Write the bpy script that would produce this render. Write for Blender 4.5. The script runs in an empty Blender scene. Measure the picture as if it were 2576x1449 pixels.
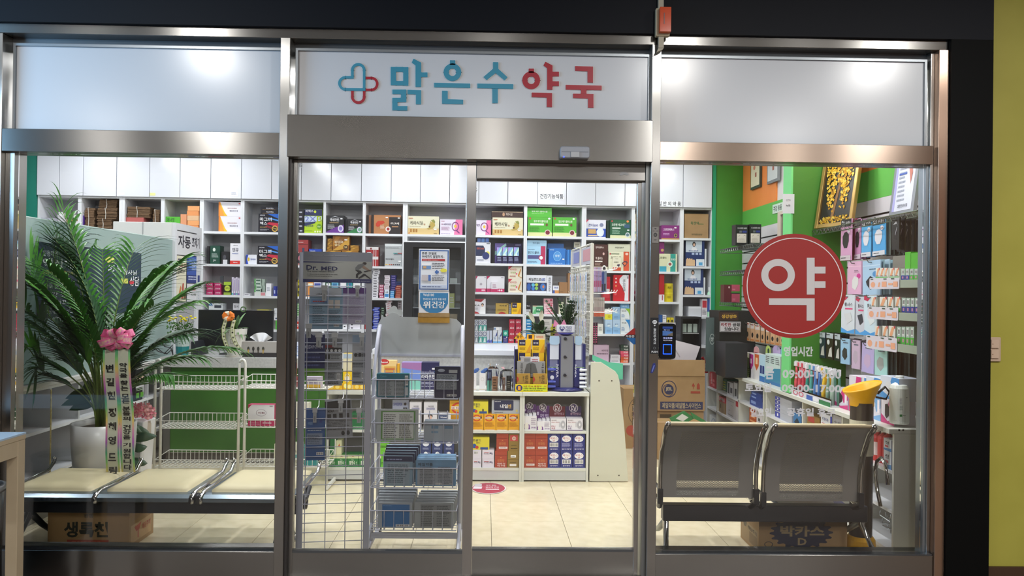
import bpy,bmesh,math,random
from mathutils import Vector,Matrix
R=random.Random(7)
SC=bpy.context.scene
COL=SC.collection
PI=math.pi
# camera
FPX,W,H=1900.0,2576,1449
CAMP=Vector((0.0,-3.8,1.48))
YAW,PIT,ROL=0.0185,0.0047,0.0125
_f=Vector((math.sin(YAW)*math.cos(PIT),math.cos(YAW)*math.cos(PIT),math.sin(PIT)))
_r0=Vector((math.cos(YAW),-math.sin(YAW),0))
_u0=_r0.cross(_f)
CR=_r0*math.cos(ROL)+_u0*math.sin(ROL)
CU=_u0*math.cos(ROL)-_r0*math.sin(ROL)
cam_d=bpy.data.cameras.new('camera');cam=bpy.data.objects.new('camera',cam_d);COL.objects.link(cam)
cam_d.sensor_width=36.0;cam_d.lens=36.0*FPX/W;cam_d.clip_start=0.05
m=Matrix(((CR.x,CU.x,-_f.x,CAMP.x),(CR.y,CU.y,-_f.y,CAMP.y),(CR.z,CU.z,-_f.z,CAMP.z),(0,0,0,1)))
cam.matrix_world=m
SC.camera=cam
# light and exposure
SC.view_settings.view_transform='Standard';SC.view_settings.look='None'
SC.view_settings.gamma=1.0;SC.view_settings.use_curve_mapping=False
SC.view_settings.exposure=0.0
wd=bpy.data.worlds.new('world');SC.world=wd;wd.use_nodes=True
wd.node_tree.nodes['Background'].inputs[0].default_value=(0.55,0.55,0.6,1)
wd.node_tree.nodes['Background'].inputs[1].default_value=0.2
SC.cycles.max_bounces=8;SC.cycles.transparent_max_bounces=24
SC.cycles.caustics_reflective=False;SC.cycles.caustics_refractive=False
SC.cycles.sample_clamp_indirect=4.0
def disk_light(x,y,z,power,size=0.2,col=(1,1,1),rot=(0,0,0),shape='DISK',sy=None,name='ceiling_downlight'):
 l=bpy.data.lights.new(name,'AREA');l.shape=shape;l.size=size
 if sy:l.size_y=sy
 l.energy=power;l.color=col
 o=bpy.data.objects.new(name,l);o.location=(x,y,z);o.rotation_euler=rot;COL.objects.link(o);return o
CEIL_IN,CEIL_OUT=3.06,3.42
for lx in(-4.0,-2.9,-1.0,0.3,1.7):
 disk_light(lx,3.62+0.03*lx,CEIL_IN-.03,9,0.16,(0.93,0.96,1.0))
for ly in(0.36,1.7,2.5):
 for lx in(-3.9,-2.1,-0.5,1.0,2.3):
  disk_light(lx,ly,CEIL_IN-.03,12 if ly>1 else 24,0.16,(1.0,0.97,0.92)if lx>1.5 else(0.97,0.98,1.0))
for(lx,ly,p)in((-2.36,-2.3,62),(-4.6,-5.0,60),(1.44,-2.45,62),(-0.1,-5.2,60),(3.4,-5.0,60),(3.1,-2.3,62)):
 disk_light(lx,ly,CEIL_OUT-.03,p,0.26,(1.0,0.98,0.95))
disk_light(0.3,-6.6,CEIL_OUT-.03,190,7.0,(1.0,0.97,0.94),shape='RECTANGLE',sy=.4,name='added_fill_strip')  # added fill strip behind the camera, brightens the shop front
disk_light(-4.7,-1.7,2.5,110,1.6,(0.35,0.66,1.0),(math.radians(90),0,math.radians(-50)),'RECTANGLE',0.9,'neighbour_lit_sign')
# helpers
def lin(c):
 c/=255.0
 return c/12.92 if c<=0.04045 else((c+0.055)/1.055)**2.4
MATS={}
GAIN=1.0
def M(hx,rough=0.5,metal=0.0,spec=0.5,emit=0,alpha=1,gain=None):
 """plain principled material from a photo-like hex colour"""
 key=(hx,rough,metal,spec,emit,alpha,gain)
 if key in MATS:return MATS[key]
 mt=bpy.data.materials.new('paint_'+hx);mt.use_nodes=True
 b=mt.node_tree.nodes['Principled BSDF']
 g=GAIN if gain is None else gain
 c=[min(0.92,lin(int(hx[i:i+2],16))*g)for i in(0,2,4)]+[1]
 b.inputs['Base Color'].default_value=c
 b.inputs['Roughness'].default_value=rough
 b.inputs['Metallic'].default_value=metal
 b.inputs['Specular IOR Level'].default_value=spec
 if emit:
  b.inputs['Emission Color'].default_value=c;b.inputs['Emission Strength'].default_value=emit
 if alpha<1:b.inputs['Alpha'].default_value=alpha
 mt.diffuse_color=c
 MATS[key]=mt
 return mt
def node_mat(name,fn):
 if name in MATS:return MATS[name]
 mt=bpy.data.materials.new(name);mt.use_nodes=True
 nt=mt.node_tree;fn(nt,nt.nodes['Principled BSDF'],nt.nodes['Material Output']);MATS[name]=mt
 return mt
def L(nt,a,b):nt.links.new(a,b)
def noise_col(hx1,hx2,scale=8,rough=0.4,bump=0.0,sc3=None,detail=4,spec=0.5):
 key=f'noise_{hx1}_{hx2}_{scale}_{rough}_{bump}_{sc3}'
 def fn(nt,b,out):
  tc=nt.nodes.new('ShaderNodeTexCoord');mp=nt.nodes.new('ShaderNodeMapping')
  if sc3:mp.inputs['Scale'].default_value=sc3
  L(nt,tc.outputs['Object'],mp.inputs[0])
  n=nt.nodes.new('ShaderNodeTexNoise');n.inputs['Scale'].default_value=scale;n.inputs['Detail'].default_value=detail
  L(nt,mp.outputs[0],n.inputs['Vector'])
  r=nt.nodes.new('ShaderNodeValToRGB');r.color_ramp.elements[0].position=.35;r.color_ramp.elements[1].position=.65
  r.color_ramp.elements[0].color=[lin(int(hx1[i:i+2],16))for i in(0,2,4)]+[1]
  r.color_ramp.elements[1].color=[lin(int(hx2[i:i+2],16))for i in(0,2,4)]+[1]
  L(nt,n.outputs[0],r.inputs[0]);L(nt,r.outputs[0],b.inputs['Base Color'])
  b.inputs['Roughness'].default_value=rough;b.inputs['Specular IOR Level'].default_value=spec
  if bump:
   bp=nt.nodes.new('ShaderNodeBump');bp.inputs['Strength'].default_value=bump;bp.inputs['Distance'].default_value=.01
   L(nt,n.outputs[0],bp.inputs['Height']);L(nt,bp.outputs[0],b.inputs['Normal'])
 return node_mat(key,fn)
def steel(axis,tint=(0.36,0.352,0.335),rough=0.27):
 """brushed stainless, grain along axis X or Z"""
 def fn(nt,b,out):
  b.inputs['Metallic'].default_value=1.0
  b.inputs['Anisotropic'].default_value=0.85
  tg=nt.nodes.new('ShaderNodeTangent');tg.direction_type='RADIAL';tg.axis='X' if axis=='X' else 'Z'
  L(nt,tg.outputs[0],b.inputs['Tangent'])
  tc=nt.nodes.new('ShaderNodeTexCoord');mp=nt.nodes.new('ShaderNodeMapping')
  mp.inputs['Scale'].default_value=(3,200,260)if axis=='X' else(260,200,3)
  L(nt,tc.outputs['Object'],mp.inputs[0])
  n=nt.nodes.new('ShaderNodeTexNoise');n.inputs['Scale'].default_value=1.0;n.inputs['Detail'].default_value=3
  L(nt,mp.outputs[0],n.inputs['Vector'])
  mr=nt.nodes.new('ShaderNodeMapRange');mr.inputs['To Min'].default_value=rough-.01;mr.inputs['To Max'].default_value=rough+.015
  b.inputs['Roughness'].default_value=rough
  mx=nt.nodes.new('ShaderNodeMixRGB');mx.inputs[1].default_value=(*[t*.975 for t in tint],1);mx.inputs[2].default_value=(*[min(1,t*1.015)for t in tint],1)
  L(nt,n.outputs[0],mx.inputs[0]);L(nt,mx.outputs[0],b.inputs['Base Color'])
 return node_mat(f'brushed_steel_{axis}_{tint[0]:.2f}_{rough}',fn)
CHROME=M('c8c8c8',0.12,1.0)
def glass_fn(tint,refl=1.0,ior=1.45):
 def fn(nt,b,out):
  nt.nodes.remove(b)
  t=nt.nodes.new('ShaderNodeBsdfTransparent');t.inputs[0].default_value=(*tint,1)
  g=nt.nodes.new('ShaderNodeBsdfGlossy');g.inputs['Roughness'].default_value=0.0
  g.inputs['Color'].default_value=(refl,refl,refl,1)
  fr=nt.nodes.new('ShaderNodeFresnel');fr.inputs[0].default_value=ior
  mx=nt.nodes.new('ShaderNodeMixShader');L(nt,fr.outputs[0],mx.inputs[0]);L(nt,t.outputs[0],mx.inputs[1]);L(nt,g.outputs[0],mx.inputs[2])
  L(nt,mx.outputs[0],out.inputs['Surface'])
 return fn
GLASS=node_mat('clear_glass',glass_fn((0.985,0.99,0.988)))
PLASTIC=node_mat('clear_plastic',glass_fn((0.93,0.94,0.95)))
def _frost(nt,b,out):
 nt.nodes.remove(b)
 t=nt.nodes.new('ShaderNodeBsdfTranslucent');t.inputs[0].default_value=(0.70,0.88,0.85,1)
 d=nt.nodes.new('ShaderNodeBsdfDiffuse');d.inputs[0].default_value=(0.58,0.74,0.71,1)
 tr=nt.nodes.new('ShaderNodeBsdfTransparent');tr.inputs[0].default_value=(0.75,.9,.87,1)
 g=nt.nodes.new('ShaderNodeBsdfGlossy');g.inputs['Roughness'].default_value=0.2
 a=nt.nodes.new('ShaderNodeMixShader');a.inputs[0].default_value=0.55;L(nt,t.outputs[0],a.inputs[1]);L(nt,d.outputs[0],a.inputs[2])
 c=nt.nodes.new('ShaderNodeMixShader');c.inputs[0].default_value=0.2;L(nt,a.outputs[0],c.inputs[1]);L(nt,tr.outputs[0],c.inputs[2])
 fr=nt.nodes.new('ShaderNodeFresnel');fr.inputs[0].default_value=1.4
 e=nt.nodes.new('ShaderNodeMixShader');L(nt,fr.outputs[0],e.inputs[0]);L(nt,c.outputs[0],e.inputs[1]);L(nt,g.outputs[0],e.inputs[2])
 L(nt,e.outputs[0],out.inputs['Surface'])
FROST=node_mat('frosted_glass',_frost)
class Fr:
 """vertical working plane: local x along angle, local y into the scene"""
 def __init__(s,ox,oy,ang):s.o=Vector((ox,oy,0));s.a=ang;s.x=Vector((math.cos(ang),math.sin(ang),0));s.y=Vector((-math.sin(ang),math.cos(ang),0))
 def w(s,lx,ly,z):return s.o+s.x*lx+s.y*ly+Vector((0,0,z))
 def hit(s,ly,px,py):
  d=_f+CR*((px-W/2)/FPX)-CU*((py-H/2)/FPX)
  t=(ly-(CAMP-s.o).dot(s.y))/d.dot(s.y);p=CAMP+d*t
  return(p-s.o).dot(s.x),p.z
F0=Fr(0,0,0)
RM=Fr(0,0,0.0174)
BK=Fr(0,4.2,0.0375)
RW=Fr(0,0,-PI/2)
LW=Fr(0,0,PI/2)
def gnd(px,py,z=0.0):
 d=_f+CR*((px-W/2)/FPX)-CU*((py-H/2)/FPX);t=(z-CAMP.z)/d.z;p=CAMP+d*t;return p.x,p.y
TXT={}
def text_geo(s,bold=0.012):
 k=(s,bold)
 if k in TXT:return TXT[k]
 cu=bpy.data.curves.new('t','FONT');cu.body=s;cu.size=1;cu.offset=bold;cu.resolution_u=2
 cu.space_line=0.95
 cu.align_x='CENTER' if '\n' in s else 'LEFT'
 ob=bpy.data.objects.new('t',cu)
 me=bpy.data.meshes.new_from_object(ob)
 vs=[(v.co.x,v.co.y)for v in me.vertices];fs=[tuple(p.vertices)for p in me.polygons]
 bpy.data.objects.remove(ob);bpy.data.meshes.remove(me);bpy.data.curves.remove(cu)
 if not vs:vs=[(0,0),(1,1)];fs=[]
 x0=min(v[0]for v in vs);x1=max(v[0]for v in vs);y0=min(v[1]for v in vs);y1=max(v[1]for v in vs)
 vs=[((x-x0)/max(1e-6,x1-x0),(y-y0)/max(1e-6,y1-y0))for x,y in vs]
 TXT[k]=(vs,fs,(x1-x0)/max(1e-6,y1-y0))
 return TXT[k]
class MB:
 def __init__(s):s.v=[];s.f=[];s.m=[];s.mats=[];s.pl=None;s.lay=0
 def mi(s,mt):
  if isinstance(mt,str):mt=M(mt)
  if mt not in s.mats:s.mats.append(mt)
  return s.mats.index(mt)
 def add(s,vs,fs,mt):
  b=len(s.v);s.v+=[tuple(v)for v in vs];i=s.mi(mt)
  for f in fs:s.f.append(tuple(b+k for k in f));s.m.append(i)
  return s
 def box(s,x0,x1,y0,y1,z0,z1,mt):
  vs=[(x,y,z)for z in(z0,z1)for y in(y0,y1)for x in(x0,x1)]
  return s.add(vs,[(0,2,3,1),(4,5,7,6),(0,1,5,4),(2,6,7,3),(0,4,6,2),(1,3,7,5)],mt)
 def tube(s,pts,r,mt,n=6,close=False):
  P=[Vector(p)for p in pts];k=len(P);rings=[]
  for i,p in enumerate(P):
   if close:t=P[(i+1)%k]-P[i-1]
   else:t=P[min(i+1,k-1)]-P[max(i-1,0)]
   t.normalize();a=Vector((0,0,1))if abs(t.z)<.9 else Vector((1,0,0))
   u=t.cross(a).normalized();v=t.cross(u).normalized()
   rr=r[i]if isinstance(r,(list,tuple))else r
   rings.append([p+u*math.cos(2*PI*j/n)*rr+v*math.sin(2*PI*j/n)*rr for j in range(n)])
  vs=[q for g in rings for q in g];fs=[]
  for i in range(k if close else k-1):
   a=i*n;b=((i+1)%k)*n
   for j in range(n):fs.append((a+j,a+(j+1)%n,b+(j+1)%n,b+j))
  if not close:fs+=[tuple(range(n))[::-1],tuple((k-1)*n+j for j in range(n))]
  return s.add(vs,fs,mt)
 def lathe(s,prof,mt,n=20,c=(0,0,0),axis='Z',cap=True):
  vs=[];fs=[]
  for(r,z)in prof:
   for j in range(n):
    a=2*PI*j/n;q=(r*math.cos(a),r*math.sin(a),z)
    if axis=='Y':q=(q[0],q[2],q[1])
    if axis=='X':q=(q[2],q[0],q[1])
    vs.append((c[0]+q[0],c[1]+q[1],c[2]+q[2]))
  for i in range(len(prof)-1):
   for j in range(n):fs.append((i*n+j,i*n+(j+1)%n,(i+1)*n+(j+1)%n,(i+1)*n+j))
  if cap:fs+=[tuple(range(n))[::-1],tuple((len(prof)-1)*n+j for j in range(n))]
  return s.add(vs,fs,mt)
 def prism(s,pts,d0,d1,mt,plane='XZ'):
  """extruded outline; plane XZ extrudes along y"""
  n=len(pts)
  if plane=='XZ':vs=[(a,d0,b)for a,b in pts]+[(a,d1,b)for a,b in pts]
  elif plane=='YZ':vs=[(d0,a,b)for a,b in pts]+[(d1,a,b)for a,b in pts]
  else:vs=[(a,b,d0)for a,b in pts]+[(a,b,d1)for a,b in pts]
  fs=[tuple(range(n)),tuple(range(n,2*n))[::-1]]+[(i,i+n,(i+1)%n+n,(i+1)%n)for i in range(n)]
  return s.add(vs,fs,mt)
  # flat print on a face: origin O, edge vectors U (right) V (up), normal N
 def face(s,O,U,V,N):s.pl=(Vector(O),Vector(U),Vector(V),Vector(N));s.lay=1;return s
 def P(s,u,v,e):O,U,V,N=s.pl;return O+U*u+V*v+N*e
 def flat(s,pts,mt,e=None):
  s.lay+=1;e=s.lay*0.0003
  return s.add([s.P(u,v,e)for u,v in pts],[tuple(range(len(pts)))],mt)
 def deco(s,items):
  for it in items:
   k=it[0]
   if k=='r':
    _,a,b,c,d,col=it;s.flat([(a,b),(c,b),(c,d),(a,d)],col)
   elif k=='p':s.flat(it[1],it[2])
   elif k=='e':
    _,cu,cv,ru,rv,col=it;s.flat([(cu+ru*math.cos(2*PI*i/18),cv+rv*math.sin(2*PI*i/18))for i in range(18)],col)
   elif k=='s':
    _,cu,cv,ru,rv,col=it
    s.flat([(cu+ru*(1 if i%2 else.86)*math.cos(PI*i/18),cv+rv*(1 if i%2 else.86)*math.sin(PI*i/18))for i in range(36)],col)
   elif k=='o':
    _,cu,cv,ru,rv,w,col=it;s.lay+=1;e=s.lay*.0003;n=24;vs=[]
    for q in(1,1-w):
     vs+=[s.P(cu+ru*q*math.cos(2*PI*i/n),cv+rv*q*math.sin(2*PI*i/n),e)for i in range(n)]
    s.add(vs,[(i,(i+1)%n,n+(i+1)%n,n+i)for i in range(n)],col)
   elif k=='t':
    _,a,b,c,d,col,tx=it[:7];bold=it[7]if len(it)>7 else.014
    vs,fs,_=text_geo(tx,bold);s.lay+=1;e=s.lay*.0003
    s.add([s.P(a+(c-a)*x,b+(d-b)*y,e)for x,y in vs],fs,col)
   elif k=='tv':
    _,a,b,c,d,col,tx=it[:7];vs,fs,_=text_geo(tx,.014);s.lay+=1;e=s.lay*.0003
    s.add([s.P(a+(c-a)*y,d-(d-b)*x,e)for x,y in vs],fs,col)
   elif k=='l':
    _,a,b,c,d,col,n=it;s.lay+=1;e=s.lay*.0003
    for i in range(n):
     v0=b+(d-b)*(i+.2)/n;v1=b+(d-b)*(i+.62)/n;u=a
     rr=random.Random(i*7+int(a*100));end=a+(c-a)*rr.uniform(.72,1)
     while u<end:
      w=(c-a)*rr.uniform(.08,.25);u1=min(end,u+w)
      s.add([s.P(u,v0,e),s.P(u1,v0,e),s.P(u1,v1,e),s.P(u,v1,e)],[(0,1,2,3)],col);u=u1+(c-a)*.025
   elif k=='b':
    _,a,b,c,d=it[:5];s.flat([(a,b),(c,b),(c,d),(a,d)],'e8e8e8');s.lay+=1;e=s.lay*.0003;n=13
    for i in range(n):
     if i%5==3:continue
     u0=a+(c-a)*(.08+.84*i/n);u1=u0+(c-a)*.84/n*(.35 if i%2 else.7)
     s.add([s.P(u0,b+(d-b)*.15,e),s.P(u1,b+(d-b)*.15,e),s.P(u1,b+(d-b)*.85,e),s.P(u0,b+(d-b)*.85,e)],[(0,1,2,3)],'202024')
  return s
 def mesh(s,name,smooth=False):
  me=bpy.data.meshes.new(name);me.from_pydata(s.v,[],s.f)
  for mt in s.mats:me.materials.append(mt)
  me.polygons.foreach_set('material_index',s.m)
  if smooth:me.polygons.foreach_set('use_smooth',[True]*len(s.f))
  me.update();return me
 def build(s,name,parent=None,loc=(0,0,0),rz=0,bevel=0,smooth=False):
  o=bpy.data.objects.new(name,s.mesh(name,smooth));COL.objects.link(o)
  if parent:o.parent=parent
  o.location=loc;o.rotation_euler=(0,0,rz)
  if bevel:
   bm_=o.modifiers.new('edge','BEVEL');bm_.width=bevel;bm_.segments=1;bm_.limit_method='ANGLE'
  return o
LABELS={}
def tag(o,label,cat,group=None,kind=None):
 o['label']=label;o['category']=cat
 if group:o['group']=group
 if kind:o['kind']=kind
 n=len(label.split())
 if n>16 or n<4:print('LABEL LENGTH',n,label)
 if label in LABELS and not group:print('DUP LABEL',label)
 LABELS[label]=1
 return o
def thing(name,label,cat,loc=(0,0,0),rz=0,group=None):
 o=bpy.data.objects.new(name,None);COL.objects.link(o);o.location=loc;o.rotation_euler=(0,0,rz);o.empty_display_size=.05
 return tag(o,label,cat,group)
def struct(o,label=None):
 o['kind']='structure'
 if label:o['label']=label
 return o
def copy_tree(o,parent=None):
 c=o.copy();COL.objects.link(c)
 if parent:c.parent=parent
 for ch in o.children:copy_tree(ch,c)
 return c
 # boxes standing on shelves, placed where the photo shows them
OPEN=[]
def clampx(fr,a,b):
 for(f,x0,x1,zs_)in OPEN:
  if f is fr and x0<(a+b)/2<x1:return max(a,x0+.0015),min(b,x1-.0015)
 return a,b
def clampz(fr,x,z0,zt):
 for(f,x0,x1,zs_)in OPEN:
  if f is fr and x0<x<x1:
   up=[z for z in zs_ if z>z0+.03]
   if up:return min(zt,min(up)-.002)
 return zt
SUP=[]
def support(fr,x0,x1,y0,y1,z):SUP.append((fr,x0,x1,y0,y1,z))
def snap(fr,x0,x1,y,z,tol=.03):
 best=None
 for(f,a,b,c,d,sz)in SUP:
  if f is fr and min(b,x1)-max(a,x0)>.3*(x1-x0)and c-.02<=y<=d+.02 and abs(sz-z)<=tol:
   if best is None or abs(sz-z)<abs(best-z):best=sz
 return z if best is None else best+.0004
ORD=['bottom','second','third','fourth','fifth','sixth','seventh','eighth','ninth','tenth','eleventh','twelfth','thirteenth','fourteenth']
def rect3(fr,ly,x0,y0,x1,y1):
 ym=(y0+y1)/2;xm=(x0+x1)/2
 a,_=fr.hit(ly,x0,ym);b,_=fr.hit(ly,x1,ym);_,zt=fr.hit(ly,xm,y0);_,zb=fr.hit(ly,xm,y1)
 return a,b,zb,zt
def carton(fr,ly,x0,y0,x1,y1,col,label,deco=(),dep=.12,name='medicine_box',cat='box',side=None,top=None,tol=.03,group=None,rough=.35,rz=0,sdeco=None,cl=False):
 a,b,zb,zt=rect3(fr,ly,x0,y0,x1,y1)
 if cl:a,b=clampx(fr,a,b)
 z0=snap(fr,a,b,ly+.01,zb,tol)
 if cl:zt=clampz(fr,(a+b)/2,z0,zt)
 if zt-z0<.01:zt=z0+.01
 support(fr,a,b,ly,ly+dep,zt)
 w=(b-a)/2;h=zt-z0;mb=MB()
 mt=M(col,rough);sd=M(side,rough)if side else mt;tp=M(top,rough)if top else sd
 vs=[(x,y,z)for z in(0,h)for y in(0,dep)for x in(-w,w)]
 mb.add(vs,[(0,1,5,4)],mt);mb.add(vs,[(2,6,7,3),(0,4,6,2),(1,3,7,5)],sd);mb.add(vs,[(0,2,3,1),(4,5,7,6)],tp)
 if h>.05:mb.box(-w*.98,w*.98,-.0006,0,h-.0016,h-.0006,sd)
 mb.face((-w,0,0),(2*w,0,0),(0,0,h),(0,-1,0)).deco(deco)
 if sdeco:
  if a>0:mb.face((-w,dep,0),(0,-dep,0),(0,0,h),(-1,0,0)).deco(sdeco)
  else:mb.face((w,0,0),(0,dep,0),(0,0,h),(1,0,0)).deco(sdeco)
 o=mb.build(name,None,fr.w((a+b)/2,ly,z0),fr.a+rz)
 return tag(o,label,cat,group)
def stack(fr,ly,x0,y0,x1,y1,n,cols,desc,place,deco=(),dep=.1,name='pill_packet',cat='packet',jit=.004,sdeco=None):
 """n flat boxes piled up, each its own thing"""
 a,b,zb,zt=rect3(fr,ly,x0,y0,x1,y1);a,b=clampx(fr,a+jit,b-jit);z0=snap(fr,a,b,ly+.01,zb);zt=clampz(fr,(a+b)/2,z0,zt);h=(zt-z0)/n;w=(b-a)/2
 support(fr,a,b,ly,ly+dep,zt);cache={}
 if isinstance(cols,str):cols=[cols]
 for i in range(n):
  c=cols[i%len(cols)]
  if c not in cache:
   mb=MB();mb.box(-w,w,0,dep,0,h-.0008,M(c,.35));mb.face((-w,0,0),(2*w,0,0),(0,0,h),(0,-1,0)).deco(deco(c)if callable(deco)else deco);cache[c]=mb.mesh(name)
  o=bpy.data.objects.new(name,cache[c]);COL.objects.link(o)
  p=fr.w((a+b)/2+R.uniform(-jit,jit),ly+R.uniform(0,jit),z0+i*h)
  o.location=p;o.rotation_euler=(0,0,fr.a+R.uniform(-jit,jit)*3)
  pos='lone' if n==1 else('bottom' if i==0 else 'topmost' if i==n-1 else ORD[i]+' up')
  tag(o,f'{desc}, {pos} of {"pair" if n == 2 else "pile"}, {place}',cat,desc.split(' on ')[0]+' pile '+place)
  # the setting: facade
SX=steel('X',(0.27,0.263,0.25));SZ=steel('Z');SXd=steel('X',(0.24,0.23,0.22),.3)
NAVY=M('080c14',.6,spec=.2)
def fz(py,px=1250,ly=0.0):return F0.hit(ly,px,py)[1]
def fx(px,py=740,ly=0.0):return F0.hit(ly,px,py)[0]
ZT=fz(82)
Z_PB=(fz(328,350),fz(301,1190),fz(361,2000))
Z_BB=(fz(385,350),fz(405,1190),fz(408,2000))
XL0,XL1=fx(-26),fx(-2)
PL=(fx(699),fx(723));PR=(fx(1633),fx(1656));JR=(fx(2354),fx(2378))
ZS=0.165
def slab(name,x0,x1,y0,y1,z0,z1,mt,bevel=0.0015):
 cx,cy=(x0+x1)/2,(y0+y1)/2;mb=MB();mb.box(x0-cx,x1-cx,y0-cy,y1-cy,0,z1-z0,mt)
 return mb.build(name,None,(cx,cy,z0),0,bevel)
D=.13
ztb=fz(106)
BX1=fx(2484)
struct(slab('trim_1',XL0-.9,BX1,-.03,.16,ZT,4.2,NAVY,0),'navy black fascia above the shop front')
struct(slab('trim_2',JR[1]+.001,BX1,-.03,.16,0,ZT-.0005,M('050606',.6,spec=.1),0),'black panel between steel frame and yellow-green wall')
struct(slab('trim_3',XL0,JR[1],-.005,D,ztb,ZT-.001,SX),'stainless top rail of the shop front')
struct(slab('trim_4',XL0,XL1,-.003,D,0,ztb-.0005,SZ),'stainless left jamb')
struct(slab('trim_5',*PL,-.012,D,0,ztb-.0005,SZ),'stainless post left of the doors')
struct(slab('trim_6',*PR,-.012,D,0,ztb-.0005,SZ),'stainless post right of the doors')
struct(slab('trim_7',*JR,-.012,D,0,ztb-.0005,steel('Z',(0.46,0.32,0.24))),'stainless right jamb with brown reflection put into its tint')  # reflected brown of the passage wall is put into the steel tint
PW=M('c9cdd2',.22)
def sign_panel(name,x0,x1,z0,z1,y,label):
 mb=MB();cx=(x0+x1)/2;w=(x1-x0)/2;mb.box(-w,w,0,.02,0,z1-z0,PW)
 o=struct(mb.build(name,None,(cx,y,z0)),label)
 fr_=MB();g=M('8f9498',.35,.8)
 for(a,b,c,d)in((-w-.012,-w,-.012,z1-z0+.012),(w,w+.012,-.012,z1-z0+.012)):fr_.box(a,b,-.012,.02,c,d,g)
 fr_.box(-w,w,-.012,.02,z1-z0,z1-z0+.012,g)
 fr_.build('panel_frame',o)
 return o
zt_l,zt_m,zt_r=fz(113,350),fz(131,1190),fz(143,2000)
sign_panel('trim_8',fx(24,220),PL[0]-.014,Z_PB[0],zt_l,.055,'pale glossy blank panel over the left window')
p_mid=sign_panel('trim_9',PL[1]+.03,PR[0]-.012,Z_PB[1],zt_m,.035,'white sign panel over the doors')
sign_panel('trim_10',PR[1]+.012,fx(2338,250),Z_PB[2],zt_r,.055,'pale glossy blank panel over the right window')
struct(slab('trim_11',XL1+.0005,JR[0]-.0005,.075,.12,zt_l-.02,ztb-.0005,M('6f7478',.4,.6),0))
struct(slab('trim_12',XL1+.0005,PL[0]-.0005,.0,D,Z_BB[0],Z_PB[0]-.0005,SX),'brushed steel beam over the left window')
struct(slab('trim_13',PL[1]+.0005,PR[0]-.0005,-.05,D,Z_BB[1],Z_PB[1]-.0005,SX),'deep brushed steel door operator beam')
struct(slab('trim_14',PR[1]+.0005,JR[0]-.02,.0,D,Z_BB[2],Z_PB[2]-.0005,steel('X',(0.33,0.26,0.21))),'brushed steel beam over the right window')  # brown cast reflected from the right is painted into this beam's tint
struct(slab('trim_15',JR[0]-.019,JR[0]-.0005,.03,D,0,ztb-.0005,SZ),'inner steel reveal of the right jamb')
struct(slab('trim_16',XL1+.0005,fx(22),.03,D,0,Z_BB[0],SZ),'inner steel reveal of the left jamb')
for nm,a,b in(('trim_17',XL1+.0005,PL[0]-.0005),('trim_18',PR[1]+.0005,JR[0]-.0005)):
 o=struct(slab(nm,a,b,.0,D,0,ZS,SX),'brushed steel sill under the window')
 q=MB();q.box(-(b-a)/2+.002,(b-a)/2-.002,-.012,.02,0,.018,M('6d747c',.2,.9));q.build('sill_lip',o,(0,-.05,ZS-.012))
def pane(name,x0,x1,y,z0,z1,label):
 mb=MB();cx=(x0+x1)/2;w=(x1-x0)/2;mb.box(-w,w,0,.006,0,z1-z0,GLASS);return struct(mb.build(name,None,(cx,y,z0)),label)
pane('window_1',fx(22)+.001,PL[0]-.001,.06,ZS+.001,Z_BB[0]-.001,'left shop window glass')
pane('window_2',PR[1]+.001,fx(2338)-.001,.06,ZS+.001,Z_BB[2]-.001,'right shop window glass')
struct(slab('trim_19',fx(2338),JR[0]-.0195,.04,D-.02,ZS,Z_BB[2],M('9aa4ac',.3,.9),0),'thin steel bead at the right window')
def door(name,x0,x1,y,z0,z1,sl,sr,top,bot,label,dark=False):
 e=bpy.data.objects.new(name,None);COL.objects.link(e);e.location=((x0+x1)/2,y,z0);struct(e,label)
 w=(x1-x0)/2;h=z1-z0
 if sl:q=MB();q.box(-w,-w+sl,-.018,.018,0,h,SZ);q.build('door_stile',e,bevel=.001)
 if sr:q=MB();q.box(w-sr,w,-.018,.018,0,h,steel('Z',(.45,.43,.41)));q.build('door_stile',e,bevel=.001)
 if top:q=MB();q.box(-w+sl,w-sr,-.016,.016,h-top,h,SXd);q.build('door_top_rail',e,bevel=.001)
 q=MB();q.box(-w+sl,w-sr,-.016,.016,0,bot,SX);q.box(-w+sl,w-sr,-.019,-.0161,bot-.012,bot,M('70757a',.2,.9));q.build('door_bottom_rail',e)
 q=MB();q.box(-w+sl,w-sr,-.003,.003,bot,h-top,GLASS);q.build('door_glass',e)
 return e
XS0,XS1=fx(1169,800),fx(1193,800)
door('door_1',PL[1]+.012,XS1,.055,.02,Z_BB[1]-.002,.02,XS1-XS0,.01,ZS-.025,'fixed glass door leaf with broad steel stile')
d2=door('door_2',XS1+.001,PR[0]-.03,.085,.02,fz(447,1400),0,.022,.01,ZS-.02,'sliding glass door leaf')
struct(slab('trim_20',XS1+.001,PR[0]-.02,.03,.1,fz(449,1400),Z_BB[1]-.0005,SXd),'dark steel door track over the sliding leaf')
struct(slab('trim_21',PL[1]+.0005,PL[1]+.0115,.0,D,0,Z_BB[1]-.0005,M('4c4a4a',.4,.7),0))
struct(slab('trim_22',PR[0]-.0195,PR[0]-.001,.02,D,0,Z_BB[1]-.0005,M('8a8c8c',.3,.8),0))
struct(slab('trim_23',PL[1]+.012,PR[0]-.02,-.02,.0345,0,.02,SX,0),'steel threshold under the doors')
q=MB();hh=fz(450,1400)-.05;q.box(-.006,.006,-.03,.03,0,hh,PLASTIC);struct(q.build('trim_24',None,(PR[0]-.036,.15,.03)),'clear plastic draught strip by the sliding door')
YG=noise_col('8f8a34','98933c',2.5,.6)
struct(slab('wall_front',BX1+.0005,BX1+2.2,.0,.16,0,4.2,YG,0),'yellow-green painted wall right of the shop')
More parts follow.
